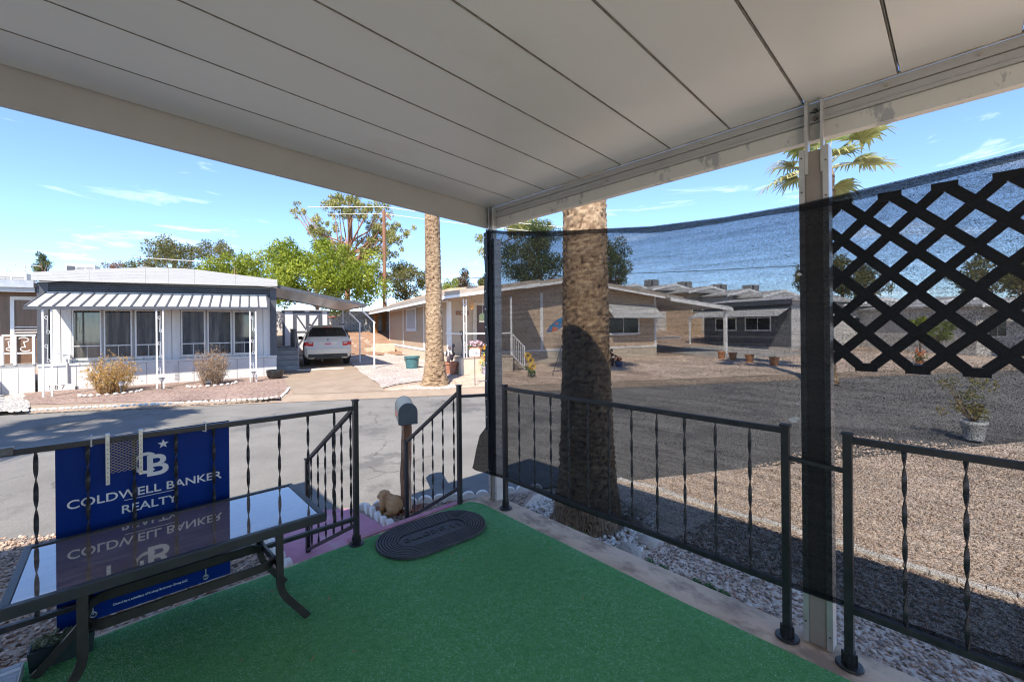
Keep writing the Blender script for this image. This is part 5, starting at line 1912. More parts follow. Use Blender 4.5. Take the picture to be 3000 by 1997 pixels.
b = MB()
roof_slab(b, -.85, 3.05, -2.0, 18.5)
roof_slab(b, 3.052, 5.6, -.55, 12.6)
roof_slab(b, 5.602, 12.6, -.55, 12.6)
b.build('roof', m_shing, H2)
for s0, s1_, y in ((-.87, 3.05, -2.02), (3.06, 5.6, -.57), (5.605, 12.6, -.57)):
    za, zb = rz2(s0), rz2(s1_)
    MB().add([(s0, y, za - .14), (s1_, y, zb - .14), (s1_, y, zb + .01), (s0, y, za + .01)] + [(s0, y - .02, za - .14), (s1_, y - .02, zb - .14), (s1_, y - .02, zb + .01), (s0, y - .02, za + .01)],
             [(0, 1, 2, 3), (7, 6, 5, 4), (0, 4, 5, 1), (1, 5, 6, 2), (2, 6, 7, 3), (3, 7, 4, 0)]).build('fascia', m_taup, H2)
    MB().add([(s0, y - .0, za - .24), (s1_, y, zb - .24), (s1_, y, zb - .142), (s0, y, za - .142)] + [(s0, y - .035, za - .24), (s1_, y - .035, zb - .24), (s1_, y - .035, zb - .142), (s0, y - .035, za - .142)],
             [(0, 1, 2, 3), (7, 6, 5, 4), (0, 4, 5, 1), (1, 5, 6, 2), (2, 6, 7, 3), (3, 7, 4, 0)]).build('trim', m_wht, H2)
MB().box(-.90, -.86, -2.04, 18.5, 2.47, 2.63).build('fascia', m_taup, H2)
MB().box(-.90, -.86, -2.04, 18.5, 2.36, 2.465).build('trim', m_wht, H2)
# gable wall
for s0, s1_ in ((.0, 5.6), (5.6, 11.22)):
    MB().ext_y([(s0 + .002, 2.951), (s1_ - .002, 2.951), (s1_ - .002, max(2.96, rz2(s1_) - .06)), (s0 + .002, max(2.955, rz2(s0) - .06))], .01, .06).build('gable', m_tanw, H2)
# porch: deck, posts, rails, steps
MB().box(-.15, 1.92, -1.88, -.03, -.55, .275).build('porch_deck', m_stuc, H2)
MB().box(-.17, 1.94, -1.90, -.03, .277, .30).build('deck_floor', m_taup, H2)
scroll_post(H2, -.03, .075, -1.82, .30, 2.42, 3)
MB().box(1.86, 1.92, -1.85, -1.79, .30, 2.55).build('porch_post', m_wht, H2)
g = MB().box(.09, 1.86, -1.84, -1.80, 1.14, 1.19).box(-.14, -.10, -1.82, -.05, 1.14, 1.19).bar((1.89, -1.82, 1.17), (2.45, -1.82, .62), .035, .035).bar((1.89, -1.82, .36), (2.45, -1.82, -.18), .03, .03)
g.box(2.43, 2.47, -1.84, -1.80, -.42, .66)
ro = g.build('railing', m_wht, H2)
for i in range(6):
    s = 1.96 + .08 * i
    MB().box(s - .008, s + .008, -1.828, -1.812, .34 - .96 * (s - 1.89), 1.14 - .96 * (s - 1.89)).build('baluster', m_wht, ro)
for i in range(3):
    MB().box(1.95, 2.25 + .28 * i, -1.60, -.1, -.5, .10 - .16 * i).build('step', m_stuc, H2)
# front: door, signs, chair, window with awning
MB().box(-.0, .12, -.030, -.001, .31, 2.45).build('corner_board', m_wht, H2)
MB().box(1.03, 1.20, -.045, -.001, .31, 2.42).box(1.70, 2.2, -.045, -.001, .31, 2.42).box(1.20, 1.70, -.045, -.001, 2.30, 2.42).build('door_frame', m_stuc, H2)
dr_ = MB().box(1.205, 1.695, -.030, -.002, .31, 2.295).build('door', mat('brown_door', (.085, .045, .032), (.11, .06, .042), 5, .5), H2)
for z0, z1 in ((.5, 1.1), (1.25, 1.7), (1.8, 2.15)):
    for s in (1.26, 1.49):
        MB().box(s, s + .16, -.036, -.0305, z0, z1).build('door_panel', mat('brown_door', (.085, .045, .032)), dr_)
for s in (4.25, 7.7):
    MB().box(s, s + .14, -.028, -.001, .31, 2.9).build('batten', m_wht, H2)
MB().box(11.10, 11.24, -.028, -.001, .31, 2.92).build('corner_board', m_wht, H2)
MB().box(1.25, 11.1, -.030, -.001, .30, .38).build('base_trim', m_wht, H2)
window(H2, 8.0, 10.05, .98, 1.86, None, -.003, m_wht, m_pane2, 2, True, .07)
for i in range(6):
    z = 1.83 + .11 * i
    y = -.75 + .115 * i
    MB().bar((7.8, y, z), (11.0, y, z), .15, .012, (0, -.69, .72)).build('awning_slat', m_awn, H2)
MB().bar((7.8, -.78, 1.78), (11.0, -.78, 1.78), .02, .06).build('awning_edge', m_awn, H2)
pq = MB().box(.32, .87, -.035, -.002, 1.90, 2.06).build('plaque', mat('varnished_wood', (.20, .09, .035), (.28, .14, .06), 8, .5, stretch=(1, 1, 8)), H2)
for i in range(5):
    MB().box(.55 + .042 * i, .575 + .042 * i, -.040, -.036, 1.95, 2.02).build('raised_mark', m_wht, pq)
pf = MB().lathe([(.02, 0), (.05, .03), (.055, .07), (.01, .09)], 10).build('porch_light', m_slate, H2)
pf.location = (.62, -.10, 2.22)
# hanging things of the porch
hl = thing('hanging_ornament', 'orange teardrop ornament hanging from the tan porch roof', 'ornament', (0, 0, 0))
hl.matrix_world = H2.matrix_world
hl.location, hl.rotation_euler = H2.location, H2.rotation_euler
hv = []
for i in range(9):
    f = i / 8
    r_ = .105 * math.sin(math.pi * f) ** .8 + .002
    hv.append((r_, 2.02 + .38 * f))
b = MB()
b.lathe(hv, 14, (.32, -1.75, 0), 1, .25)
b.build('drop', mat('amber', (.46, .20, .05), (.56, .28, .08), 10, .4), hl, smooth=True)
MB().tube([(.32, -1.75, 2.40), (.32, -1.75, 2.52)], .004, 5).build('string', m_slate, hl)
hs = thing('welcome_sign', 'small round topped green WELCOME sign hanging before the brown door', 'sign', (0, 0, 0))
hs.location, hs.rotation_euler = H2.location, H2.rotation_euler
pl_ = [(1.03 + .32 * 0 + .14, 1.66)]
b = MB()
b.ext_y([(.66, 1.66), (.94, 1.66), (.94, 1.80)] + [(.80 + .14 * math.cos(a), 1.80 + .12 * math.sin(a)) for a in np.linspace(0.1, math.pi - .1, 9)] + [(.66, 1.80)], -1.62, -1.60)
wb = b.build('board', mat('sign_green', (.06, .11, .06), (.16, .15, .09), 14, .6), hs)
MB().tube([(.80, -1.61, 1.92), (.80, -1.61, 2.45)], .005, 5).build('hanger', m_wht, hs)
MB().box(.66, .94, -1.625, -1.60, 1.575, 1.645).build('word_strip', mat('sign_green2', (.10, .10, .06), (.2, .17, .1), 14, .6), hs)
link('lettering', text_mesh('WELCOME', .058, .001, m_wht, 'lettering'), wb, (.80, -1.6275, 1.61), (R(90), 0, 0))

ch = thing('bistro_chair', 'black wrought iron chair on the tan porch', 'chair', (0, 0, 0))
ch.location, ch.rotation_euler = H2.location, H2.rotation_euler
for s, y in ((.30, -1.2), (.62, -1.2), (.30, -.82), (.62, -.82)):
    MB().tube([(s + (.04 if s > .4 else -.04), y + (-.04 if y < -1 else .04), .302), (s, y, .76)], .012, 6).build('leg', m_iron, ch)
MB().lathe([(.20, .76), (.21, .775), (.20, .79)], 18, (.46, -1.0, 0)).build('seat', m_iron, ch)
b = MB().tube([(.28, -1.17, .78), (.22, -1.17, 1.1), (.16, -1.12, 1.26), (.16, -.88, 1.26), (.22, -.83, 1.1), (.28, -.83, .78)], .011, 6)
for y in (-1.08, -1.0, -.92):
    b.tube([(.27, y, .78), (.17, y, 1.25)], .007, 5)
b.build('backrest', m_iron, ch)


def loc2(s, y):
    c, sn = math.cos(H2.rotation_euler.z), math.sin(H2.rotation_euler.z)
    return (H2.location.x + s * c - y * sn, H2.location.y + s * sn + y * c)


def flower_pot(name, label, P, r, h, pot_m, ramp, n, spread, up, leaf=.07, ramp2=None, n2=0, cat='plant pot', group=None):
    t = thing(name, label, cat, P, 0, group)
    MB().lathe([(r * .68, 0), (r * .95, h * .82), (r * 1.05, h * .83), (r * 1.06, h), (r * .92, h), (r * .88, h * .85), (.0, h * .84)], 22).build('pot', pot_m, t, smooth=40)
    c = [(P[0] + RNG.normal(0, spread * .45), P[1] + RNG.normal(0, spread * .45), P[2] + h + up * RNG.uniform(.15, 1)) for _ in range(22)]
    V, F, T = leaves(c, [spread * .3] * 22, n, leaf, 1.7)
    fast_mesh('flowers', V, F, tint_mat(name + '_bloom_' + str(int(P[0] * 100)), ramp, .6, .2), t, T)
    if n2:
        V, F, T = leaves(c, [spread * .35] * 22, n2, leaf, 2.2)
        V[:, 2] -= up * .35
        fast_mesh('leaf', V, F, tint_mat(name + '_green_' + str(int(P[0] * 100)), ramp2, .6, .2), t, T)
    return t


m_terra = mat('orange_terracotta', (.40, .17, .07), (.50, .24, .11), 7, .7, bump=.15, bscale=30)
GREENS = [(.05, .11, .03), (.10, .18, .05), (.18, .26, .09)]
x, y = loc2(.50, -1.66)
flower_pot('flower_pot', 'big terracotta pot of pink and white flowers on the tan porch', (x, y, .30), .25, .36, m_terra, [(.55, .15, .25), (.72, .45, .52), (.78, .70, .70), (.45, .08, .18)], 420, .24, .20, .075, GREENS, 120)
x, y = loc2(.66, -2.25)
flower_pot('flower_pot', 'painted ceramic pot of yellow and orange flowers beside the 186 sign', (x, y, fz(x, y)), .17, .32, mat('painted_ceramic', (.10, .16, .40), (.70, .62, .50), 9, .35, c3=None, wear=(.50, .16, .06), wscale=8, wlo=.55, whi=.6), [(.70, .28, .02), (.78, .50, .05), (.60, .16, .03)], 150, .24, .72, .085, GREENS, 150)
x, y = 8.84, 12.75
t = thing('cactus_pot', 'terracotta pot of purple prickly pear cactus beside the slender palm', 'plant pot', (x, y, fz(x, y)))
MB().lathe([(.20, 0), (.25, .36), (.28, .37), (.28, .44), (.24, .44), (.23, .38), (0, .37)], 20).build('pot', mat('red_terracotta', (.26, .10, .05), (.34, .15, .09), 8, .7), t, smooth=40)
m_cact = mat('purple_cactus', (.075, .055, .065), (.13, .10, .10), 8, .7)
for i, (dx, dz, s, tl) in enumerate([(-.10, .55, .11, .2), (.06, .60, .12, -.2), (-.14, .76, .10, .5), (.10, .84, .11, -.3), (-.02, .72, .11, 0), (.17, .70, .09, -.7), (-.05, .95, .09, .2), (.14, 1.02, .075, -.2)]):
    o = MB().lathe([(.01, -1), (.6, -.7), (1, 0), (.75, .65), (.02, 1)], 14, (0, 0, 0)).build('cactus_pad', m_cact, t, smooth=True)
    o.scale = (s * .85, .028, s * 1.15)
    o.location = (dx, .03 * (i % 3 - 1), dz)
    o.rotation_euler = (0, tl, .3 * i)
x, y = 8.65, 15.15
t = thing('bucket', 'teal plastic tub standing on the gravel by the tan home', 'tub', (x, y, fz(x, y)))
MB().lathe([(.23, 0), (.25, .12), (.27, .42), (.31, .43), (.315, .50), (.29, .50), (.26, .40), (.2, .05), (.0, .04)], 24).build('tub', mat('teal_plastic', (.035, .115, .125), (.06, .15, .16), 6, .5), t, smooth=40)
MB().tube([(-.31, 0, .47), (-.36, 0, .40), (-.30, 0, .33)], .018, 6).build('handle', MATS['teal_plastic'], t)
for i, (dx, dy, r) in enumerate([(.35, -1.3, .20), (.62, -1.25, .17), (.15, -1.55, .16), (.50, -1.5, .18), (.80, -1.0, .15), (.72, -1.45, .13), (.28, -1.1, .14)]):
    P = (x + dx - .15, y + dy, fz(x + dx, y + dy) + r * .35)
    tag(blob('boulder', P, (r, r * .8, r * .6), [m_scal, m_rock, mat('brown_rock', (.20, .13, .10), (.3, .2, .16), 8, .9, bump=.5)][i % 3], None, 60 + i, 2, .35), ('white', 'tan', 'brown')[i % 3] + ' rock in the heap by the teal tub, ' + ('leftmost at the back', 'second row middle', 'front left', 'front middle', 'right end', 'front right', 'back middle')[i], 'rock', 'rocks heaped by the teal tub')
wp = thing('dry_weed', 'thin dry flower stalk growing behind the teal tub', 'weed', (x + .55, y - .5, fz(x, y)))
for k in range(5):
    MB().tube([(0, 0, 0), (.06 * math.cos(k * 2), .06 * math.sin(k * 2), .45), (.22 * math.cos(k * 1.3), .2 * math.sin(k * 1.3), .8 + .08 * k)], [.009, .007, .003], 5).build('stalk', mat('bare_bark', (.2, .15, .11)), wp)
# back overhang posts and stucco steps
for px, dp in ((1101, 30.6), (1124.5, 32.2)):
    x, y = at(px, dp)
    o = MB().box(-.11, .11, -.11, .11, fz(x, y) - .6, 2.70).build('wood_post', mat('stained_wood', (.26, .11, .025), (.36, .17, .05), 7, .6, stretch=(4, 4, .4)), None)
    o.location = (x, y, 0)
    tag(o, 'orange brown wooden post under the back eave, ' + ('left of the pair' if px < 1110 else 'right of the pair, nearer the wall'), 'post')
x, y = at(1115, 24.6)
t = thing('concrete_steps', 'cream stucco back steps at the far end of the tan home', 'steps', (x, y, fz(x, y)), math.atan2(-.28, .96))
MB().box(-.35, .70, -.5, .6, -.4, .42).build('landing', m_stuc, t)
MB().box(-.85, -.352, -.4, .5, -.4, .20).build('step', m_stuc, t)

# lawn sign 186
x, y = 7.80, 9.98
t = thing('lawn_sign', 'white house number sign 186 on a thin stake in front of the tan porch', 'sign', (x, y, fz(x, y)), R(-35))
MB().tube([(0, 0, -.05), (0, 0, .92)], .012, 6).build('stake', m_slate, t)
b = MB()
b.ext_y([(-.15, .90), (.14, .90), (.16, 1.10), (.12, 1.14), (.05, 1.15), (0, 1.12), (-.05, 1.15), (-.12, 1.13), (-.17, 1.08), (-.17, .96)], -.015, .0)
sb_ = b.build('board', mat('sign_white', (.72, .72, .71), None, 6, .5), t)
link('lettering', text_mesh('186', .15, .001, m_dark, 'lettering'), sb_, (.035, -.0165, 1.01), (R(90), 0, 0))
MB().box(-.14, -.07, -.018, -.0155, .94, 1.06).build('picture', m_alf, sb_)

# tan brick pavers between driveway and palm
pvt = thing('brick_paving', 'tan brick paving between the driveway and the tan porch', 'paving', (7, 11.5, -.36))
pm_ = MB().box(-.195, .195, -.095, .095, -.04, .018).mesh('paver', mat('tan_paver', (.44, .33, .25), (.54, .42, .33), 4, .9, bump=.25, bscale=40, rnd=.13))
a_ = math.atan2(TD[1], TD[0])
cnt = 0
for i in range(22):
    for j in range(15):
        t_, n_ = -.70 + .402 * i + .2 * (j % 2), 12.55 + .202 * j
        x, y = tn(t_, n_)
        if math.dist((x, y), (7.12, 11.1)) < .82 or n_ > 15.0:
            continue
        if t_ < 2.2 and n_ > 12.9 + .75 * (t_ + .7):
            continue
        if t_ > 5.6 and n_ > 14.6:
            continue
        link('paver', pm_, pvt, (x - 7, y - 11.5, far_z(x, y) + .36 + random.uniform(-.002, .003)), (0, 0, a_ + random.uniform(-.012, .012)))

# garden flag, stair flowers and other small things seen through the mesh
x, y = at(1668, 14.6)
t = thing('garden_flag', 'blue and red garden flag on a thin pole left of the near palm trunk', 'flag', (x, y, fz(x, y)))
b = MB()
fv = []
for i in range(11):
    f = i / 10
    w = .17 * math.sin(math.pi * min(1, f * 1.02)) ** .7
    cx = -.80 + .86 * f
    cz = 1.56 + .52 * f
    fv += [(cx - .02, .03 * math.sin(f * 5), cz + w), (cx + .02, .03 * math.sin(f * 5 + 1), cz - w)]
b.add(fv, [(2 * i, 2 * i + 2, 2 * i + 3, 2 * i + 1) for i in range(10)])
fm_ = mat('flag_cloth', (.02, .13, .28), (.03, .18, .34), 3, .7, wear=(.40, .10, .05), wscale=2.6, wlo=.555, whi=.57)
fo = b.build('cloth', fm_, t)
fo.rotation_euler = (0, 0, -YAW)
pb = MB().tube([(-.62, .04, 0), (.10, .04, 2.18)], .010, 6).build('pole', m_slate, t)
pb.rotation_euler = (0, 0, -YAW)
for i, (px, dp, h) in enumerate(((1545, 14.5, .75), (1553, 14.4, .60), (1558, 14.3, .40))):
    x, y = at(px, dp)
    t = thing('sunflower', 'yellow artificial sunflower beside the white stair rail, ' + ('tallest of three', 'middle one of three', 'shortest of three')[i], 'flower', (x, y, fz(x, y)))
    MB().tube([(0, 0, 0), (.01, 0, h)], .012, 5).build('stem', mat('stem_green', (.06, .14, .04), None, 9, .7), t)
    MB().lathe([(.02, -.01), (.05, 0), (.045, .02), (.01, .025)], 10).build('disc', mat('seed_brown', (.10, .05, .02), None, 20, .8), t).location = (0, -.04, h)
    t.children[-1].rotation_euler = (R(70), 0, -YAW)
    c, sn = math.cos(-YAW), math.sin(-YAW)
    for k in range(10):
        a = k * math.pi / 5
        p0 = Vector((.05 * math.cos(a), -.045, h + .05 * math.sin(a)))
        p1 = Vector((.13 * math.cos(a), -.05, h + .13 * math.sin(a)))
        rot = Matrix.Rotation(-YAW, 3, 'Z')
        MB().bar(rot @ p0, rot @ p1, .045, .008, (0, 1, 0)).build('petal', mat('petal_yellow', (.66, .38, .03), (.74, .50, .06), 9, .6), t)
    V, F, T = leaves([(x, y, fz(x, y) + h * .4)], [.13], 40, .09, 2)
    fast_mesh('leaf', V, F, tint_mat('stalk_leaf', GREENS, .6, .2), t, T)
x, y = at(1812, 17.2)
flower_pot('flower_pot', 'small blue pot of red flowers on the gravel right of the near palm trunk', (x, y, fz(x, y)), .17, .24, mat('blue_glaze', (.035, .06, .18), (.06, .10, .26), 6, .3), [(.55, .05, .03), (.70, .12, .05)], 130, .13, .18, .07, GREENS, 60)
x, y = at(1791, 17.6)
flower_pot('flower_pot', 'rusty red metal ornament pot against the right edge of the near palm trunk', (x, y, fz(x, y)), .13, .34, mat('rust_pot', (.14, .05, .035), (.2, .08, .05), 6, .8), [(.16, .05, .04), (.22, .09, .06)], 90, .12, .35, .09)
for i, (px, py, dp) in enumerate(((2113, 1053, 20.2), (2146, 1057, 19.6), (2195, 1065, 18.6), (2267, 1074, 17.4))):
    x, y = at(px, dp)
    pot = MB().lathe([(.13, 0), (.17, .30), (.19, .31), (.19, .37), (.16, .37), (.15, .30), (.0, .29)], 18).build('terracotta_pot', m_terra, None, smooth=40)
    pot.location = (x, y, fz(x, y))
    tag(pot, ('leftmost of four empty terracotta pots on the white stones', 'second from left of four empty terracotta pots on the white stones', 'third from left of four empty terracotta pots on the white stones', 'rightmost and nearest of four terracotta pots on the white stones')[i], 'pot', 'terracotta pots in a row')

# ------------------------------------------------------------------ carport between the tan and the dark home
c2 = thing('carport', 'white flat carport attached to the right of the tan home', 'carport', (9.65, 14.03, 0), math.atan2(-.28, .96))
b = MB()
b.add([(11.26, -.9, 2.78), (15.6, -1.2, 2.30), (15.6, 6, 2.30), (11.26, 6, 2.78), (11.26, -.9, 2.86), (15.6, -1.2, 2.38), (15.6, 6, 2.38), (11.26, 6, 2.86)], [(3, 2, 1, 0), (4, 5, 6, 7), (0, 1, 5, 4), (1, 2, 6, 5), (2, 3, 7, 6), (3, 0, 4, 7)])
b.build('roof', m_roofw, c2)
MB().bar((11.26, -.95, 2.70), (15.6, -1.25, 2.22), .04, .16).build('fascia', m_wht, c2)
for s in (15.2,):
    MB().box(s, s + .14, -1.1, -.96, -.3, 2.25).build('carport_post', m_wht, c2)
MB().box(11.3, 15.5, 5.5, 5.6, -.2, 2.3).build('back_wall', m_taup, c2)
MB().box(11.3, 15.3, 2.0, 2.06, .62, .70).box(12.9, 12.96, 2.0, 2.06, -.2, 1.9).build('rail', m_wht, c2)

# ------------------------------------------------------------------ dark grey home with white awning
m_dkw = mat('dark_siding', (.10, .105, .115), (.13, .135, .145), 3, .7)
m_stn = mat('stone_band', (.42, .41, .39), (.55, .54, .51), 5, .9, bump=.3)
H3 = house_root('mobile_home', 'dark grey mobile home with white awning over two double windows', (30.6, 12.6), (-.30, -.955))
LW = 6.0
MB().box(0, LW, 0, 6.5, .05, 2.75).build('wall', m_dkw, H3)
MB().box(-.02, LW + .02, -.02, 6.52, -.6, .045).build('foundation', m_stn, H3)
for i in range(30):
    MB().box(.01 + .2 * i, .2 + .2 * i - .008, -.016, -.001, .06, 2.2).build('wall_panel', m_dkw, H3)
MB().box(-.35, LW + .35, -.45, 6.9, 2.762, 2.80).build('roof', m_roofw, H3)
MB().ext_x([(-.5, 2.802), (6.9, 2.802), (3.2, 3.25)], -.35, LW + .35).build('roof_ridge', m_roofw, H3)
MB().box(-.38, LW + .38, -.49, -.452, 2.55, 2.86).build('fascia', m_slate, H3)
window(H3, .95, 2.55, 1.02, 1.86, None, -.018, m_wht, m_pane2, 2, True, .06)
window(H3, 3.15, 4.85, 1.02, 1.86, None, -.018, m_wht, m_pane2, 2, True, .06)
for i in range(7):
    f = i / 6
    MB().bar((-.2, -.12 - 1.15 * f, 2.42 - .5 * f), (LW + .1, -.12 - 1.15 * f, 2.42 - .5 * f), .185, .015, (0, -.4, .9)).build('awning_slat', m_awn, H3)
MB().box(-.22, -.12, -1.3, -1.2, -.2, 1.92).build('awning_post', m_wht, H3)
MB().box(LW + .003, LW + .03, .05, 6.45, .05, 2.74).build('end_wall', m_wall1, H3)
MB().box(LW + .031, LW + .055, 1.2, 3.0, 1.0, 1.9).build('end_window', m_pane2, H3)

# ------------------------------------------------------------------ row of white roofed homes behind
def far_home(O, e, w, d_, h, ridge, label, group, wm, n_win=2, cool=True, up=0):
    t = house_root('mobile_home', label, O, e, group=group)
    z0 = fz(*O) + up
    MB().box(0, w, 0, d_, z0 - .6 - up, z0 + h).build('wall', wm, t)
    MB().ext_y([(-.35, z0 + h + .002), (w + .35, z0 + h + .002), (w + .35, z0 + h + .12), (w / 2, z0 + h + ridge), (-.35, z0 + h + .12)], -.5, d_ + .3).build('roof', m_roofw, t)
    MB().ext_y([(-.37, z0 + h - .08), (w / 2, z0 + h + ridge - .20), (w + .37, z0 + h - .08), (w + .37, z0 + h + .10), (w / 2, z0 + h + ridge - .02), (-.37, z0 + h + .10)], -.54, -.505).build('fascia', m_wht, t)
    for i in range(n_win):
        a = w * (i + .5) / n_win
        o = MB().box(a - .55, a + .55, -.04, -.002, z0 + .95, z0 + 1.95).build('window', m_wht, t)
        MB().box(a - .50, a - .02, -.05, -.041, z0 + 1.0, z0 + 1.9).build('pane', m_pane2, o)
        MB().box(a + .02, a + .50, -.05, -.041, z0 + 1.0, z0 + 1.9).build('pane', m_pane2, o)
    if cool:
        c, s = math.cos(t.rotation_euler.z), math.sin(t.rotation_euler.z)
        lx, ly = w * .5, 2.2
        cooler((O[0] + lx * c - ly * s, O[1] + lx * s + ly * c, z0 + h + ridge - .06), t.rotation_euler.z, .95, .8, .62, 'dark rooftop cooler, ' + label.split(',')[-1].strip() + ' of the white roofs', 'coolers on the far white roofs', True)
    return t


ORD = ('first from the palm trunk', 'second from the palm trunk', 'third from the palm trunk', 'fourth from the palm trunk', 'fifth, nearest the metal post')
for i, px in enumerate((1860, 1975, 2080, 2190, 2292)):
    x, y = at(px, 36.5 - 1.1 * i)
    far_home((x - 2.2, y + .9), (.96, -.28), 4.6, 7, 2.5, .62, 'white roofed home behind the dark home, ' + ORD[i], 'white roofed homes in a row behind', m_wall1 if i % 2 else m_tanw, 2, True, .8)
x, y = at(2465, 27)
far_home((x, y), (.85, -.52), 6.0, 8, 2.6, .6, 'pale home seen through the leftmost lattice diamonds', 'homes behind the lattice', m_wall1, 2, False)
x, y = at(2690, 25)
far_home((x, y), (.85, -.52), 6.0, 8, 2.6, .6, 'pale home with white roof behind the middle of the lattice', 'homes behind the lattice', m_wall1, 2, False)
x, y = at(2860, 21)
h5 = far_home((x, y), (.80, -.60), 7.0, 8, 2.5, .5, 'grey home with dark porch behind the right end of the lattice', 'homes behind the lattice', m_stn, 3, False)
z0 = fz(x, y)
MB().box(.3, 6.5, -2.2, -.55, z0 + 2.30, z0 + 2.42).build('porch_roof', m_roofw, h5)
for s in (.4, 3.2, 6.3):
    MB().box(s, s + .12, -2.1, -1.98, z0 - .3, z0 + 2.3).build('porch_post', m_wht, h5)
# our own neighbour on the left: the home this porch belongs to
HM = thing('mobile_home', 'white home this porch belongs to, left of the camera', 'mobile home', (-4, 0, -.43))
MB().box(-6.5, -.905, -1.6, 3.5, -.5, 2.95).build('wall', mat('bright_white_siding', (.80, .79, .77), (.84, .83, .81), 2, .5), HM)  # unseen wall, rear end cut short and white raised for more bounce light
MB().box(-6.9, -.80, -1.8, 3.72, 2.955, 3.12).build('roof', m_roofw, HM)
HM.children[0].location = HM.children[1].location = (4, 0, .43)

# far left white roof
x, y = at(-60, 19.5)
lh = house_root('mobile_home', 'white roofed home behind the enclosed porch at the far left', (x, y), (.98, -.2))
MB().box(-3, 3.05, 0, 6, -.4, 3.0).build('wall', m_wall1, lh)
MB().box(-3.2, 3.2, -.3, 6.2, 3.002, 3.22).build('roof', m_roofw, lh)
MB().box(-3.22, 3.22, -.34, -.302, 2.98, 3.08).build('gutter', m_slate, lh)
x, y = at(28, 20.5)
cooler((x, y, 3.22), R(-12), 1.5, 1.0, 1.0, 'large white rooftop air conditioner at the far left')
an = thing('antenna', 'thin television antenna on the far left roof', 'antenna', (*at(76, 21), 3.2))
MB().tube([(0, 0, 0), (0, 0, 1.55)], .02, 6).build('mast', m_alf, an)
for k in range(6):
    MB().tube([(-.35 + .14 * k, -.25, 1.5 - .01 * k), (-.35 + .14 * k, .25, 1.5 + .01 * k)], .012, 5).build('element', m_alf, an)
MB().tube([(-.5, 0, 1.5), (.5, 0, 1.5)], .015, 5).build('boom', m_alf, an)
# ------------------------------------------------------------------ parked car
m_paint = mat('champagne_paint', (.56, .52, .45), (.59, .55, .48), 3, .28, metal=.0, spec=.6)
m_blk = mat('black_trim', (.022, .022, .023), (.035, .035, .036), 20, .6)
m_tyre = mat('tyre_rubber', (.018, .018, .018), (.03, .03, .03), 30, .85)
m_tail = mat('red_lamp', (.42, .012, .010), (.50, .02, .015), 12, .2)
m_lens = mat('clear_lamp', (.50, .47, .44), None, 12, .2)
m_carg = mat('car_glass', (.010, .012, .012), (.018, .02, .02), 3, .06, spec=.6)
car = thing('parked_car', 'champagne silver sport utility car parked under the carport, rear towards the street', 'car', (6.68, 18.98, -.150), R(-16.5))
ST = [(-.935, .70, .72, .45), (-.92, .76, .86, .36), (-.875, .97, .90, .31), (-.83, 1.17, .915, .29), (-.80, 1.205, .92, .29), (-.62, 1.43, .93, .28), (-.46, 1.615, .935, .28), (-.25, 1.675, .935, .28),
      (.4, 1.705, .935, .28), (1.2, 1.70, .935, .28), (1.75, 1.66, .935, .28), (2.05, 1.55, .935, .28), (2.45, 1.28, .93, .28), (2.75, 1.10, .925, .28), (3.2, 1.02, .91, .29), (3.55, .93, .86, .31), (3.70, .80, .74, .36), (3.74, .66, .60, .42)]
sec = []
for y, zt, w, zb in ST:
    zbelt = min(1.03, zt - .03)
    k = max(0.0, min(1.0, (zt - 1.06) / .6))
    half = [(0, zb), (w * .80, zb), (w * .955, zb + (zbelt - zb) * .14), (w, zb + (zbelt - zb) * .45), (w * .992, zb + (zbelt - zb) * .75), (w * .955, zbelt),
            (w * (.945 - .12 * k), zbelt + (zt - zbelt) * .45), (w * (.92 - .22 * k), zbelt + (zt - zbelt) * .82), (w * (.74 - .18 * k), zt - .015 * k), (0, zt)]
    ring = half + [(-x, z) for x, z in reversed(half[1:-1])]
    sec.append([(x, y, z) for x, z in ring])
n_ = len(sec[0])
b = MB()
b.add([p for s in sec for p in s], [(i * n_ + k, i * n_ + (k + 1) % n_, (i + 1) * n_ + (k + 1) % n_, (i + 1) * n_ + k) for i in range(len(sec) - 1) for k in range(n_)] + [tuple(range(n_)), tuple((len(sec) - 1) * n_ + k for k in reversed(range(n_)))])
b.build('body', m_paint, car, smooth=50)


def quad3(name, pts, m, parent, th=.008):
    """thin plate standing th proud of the given outline along its normal"""
    P = [Vector(p) for p in pts]
    nrm = (P[1] - P[0]).cross(P[-1] - P[0]).normalized()
    return MB().prism(P, lambda p: tuple(p - nrm * .004), lambda p: tuple(p + nrm * th)).build(name, m, parent)


def tail_y(z):
    return interp([(.70, -.935), (.76, -.92), (.97, -.875), (1.17, -.83), (1.205, -.80), (1.43, -.62), (1.615, -.46), (1.675, -.25)], z) if z > .7 else -.935


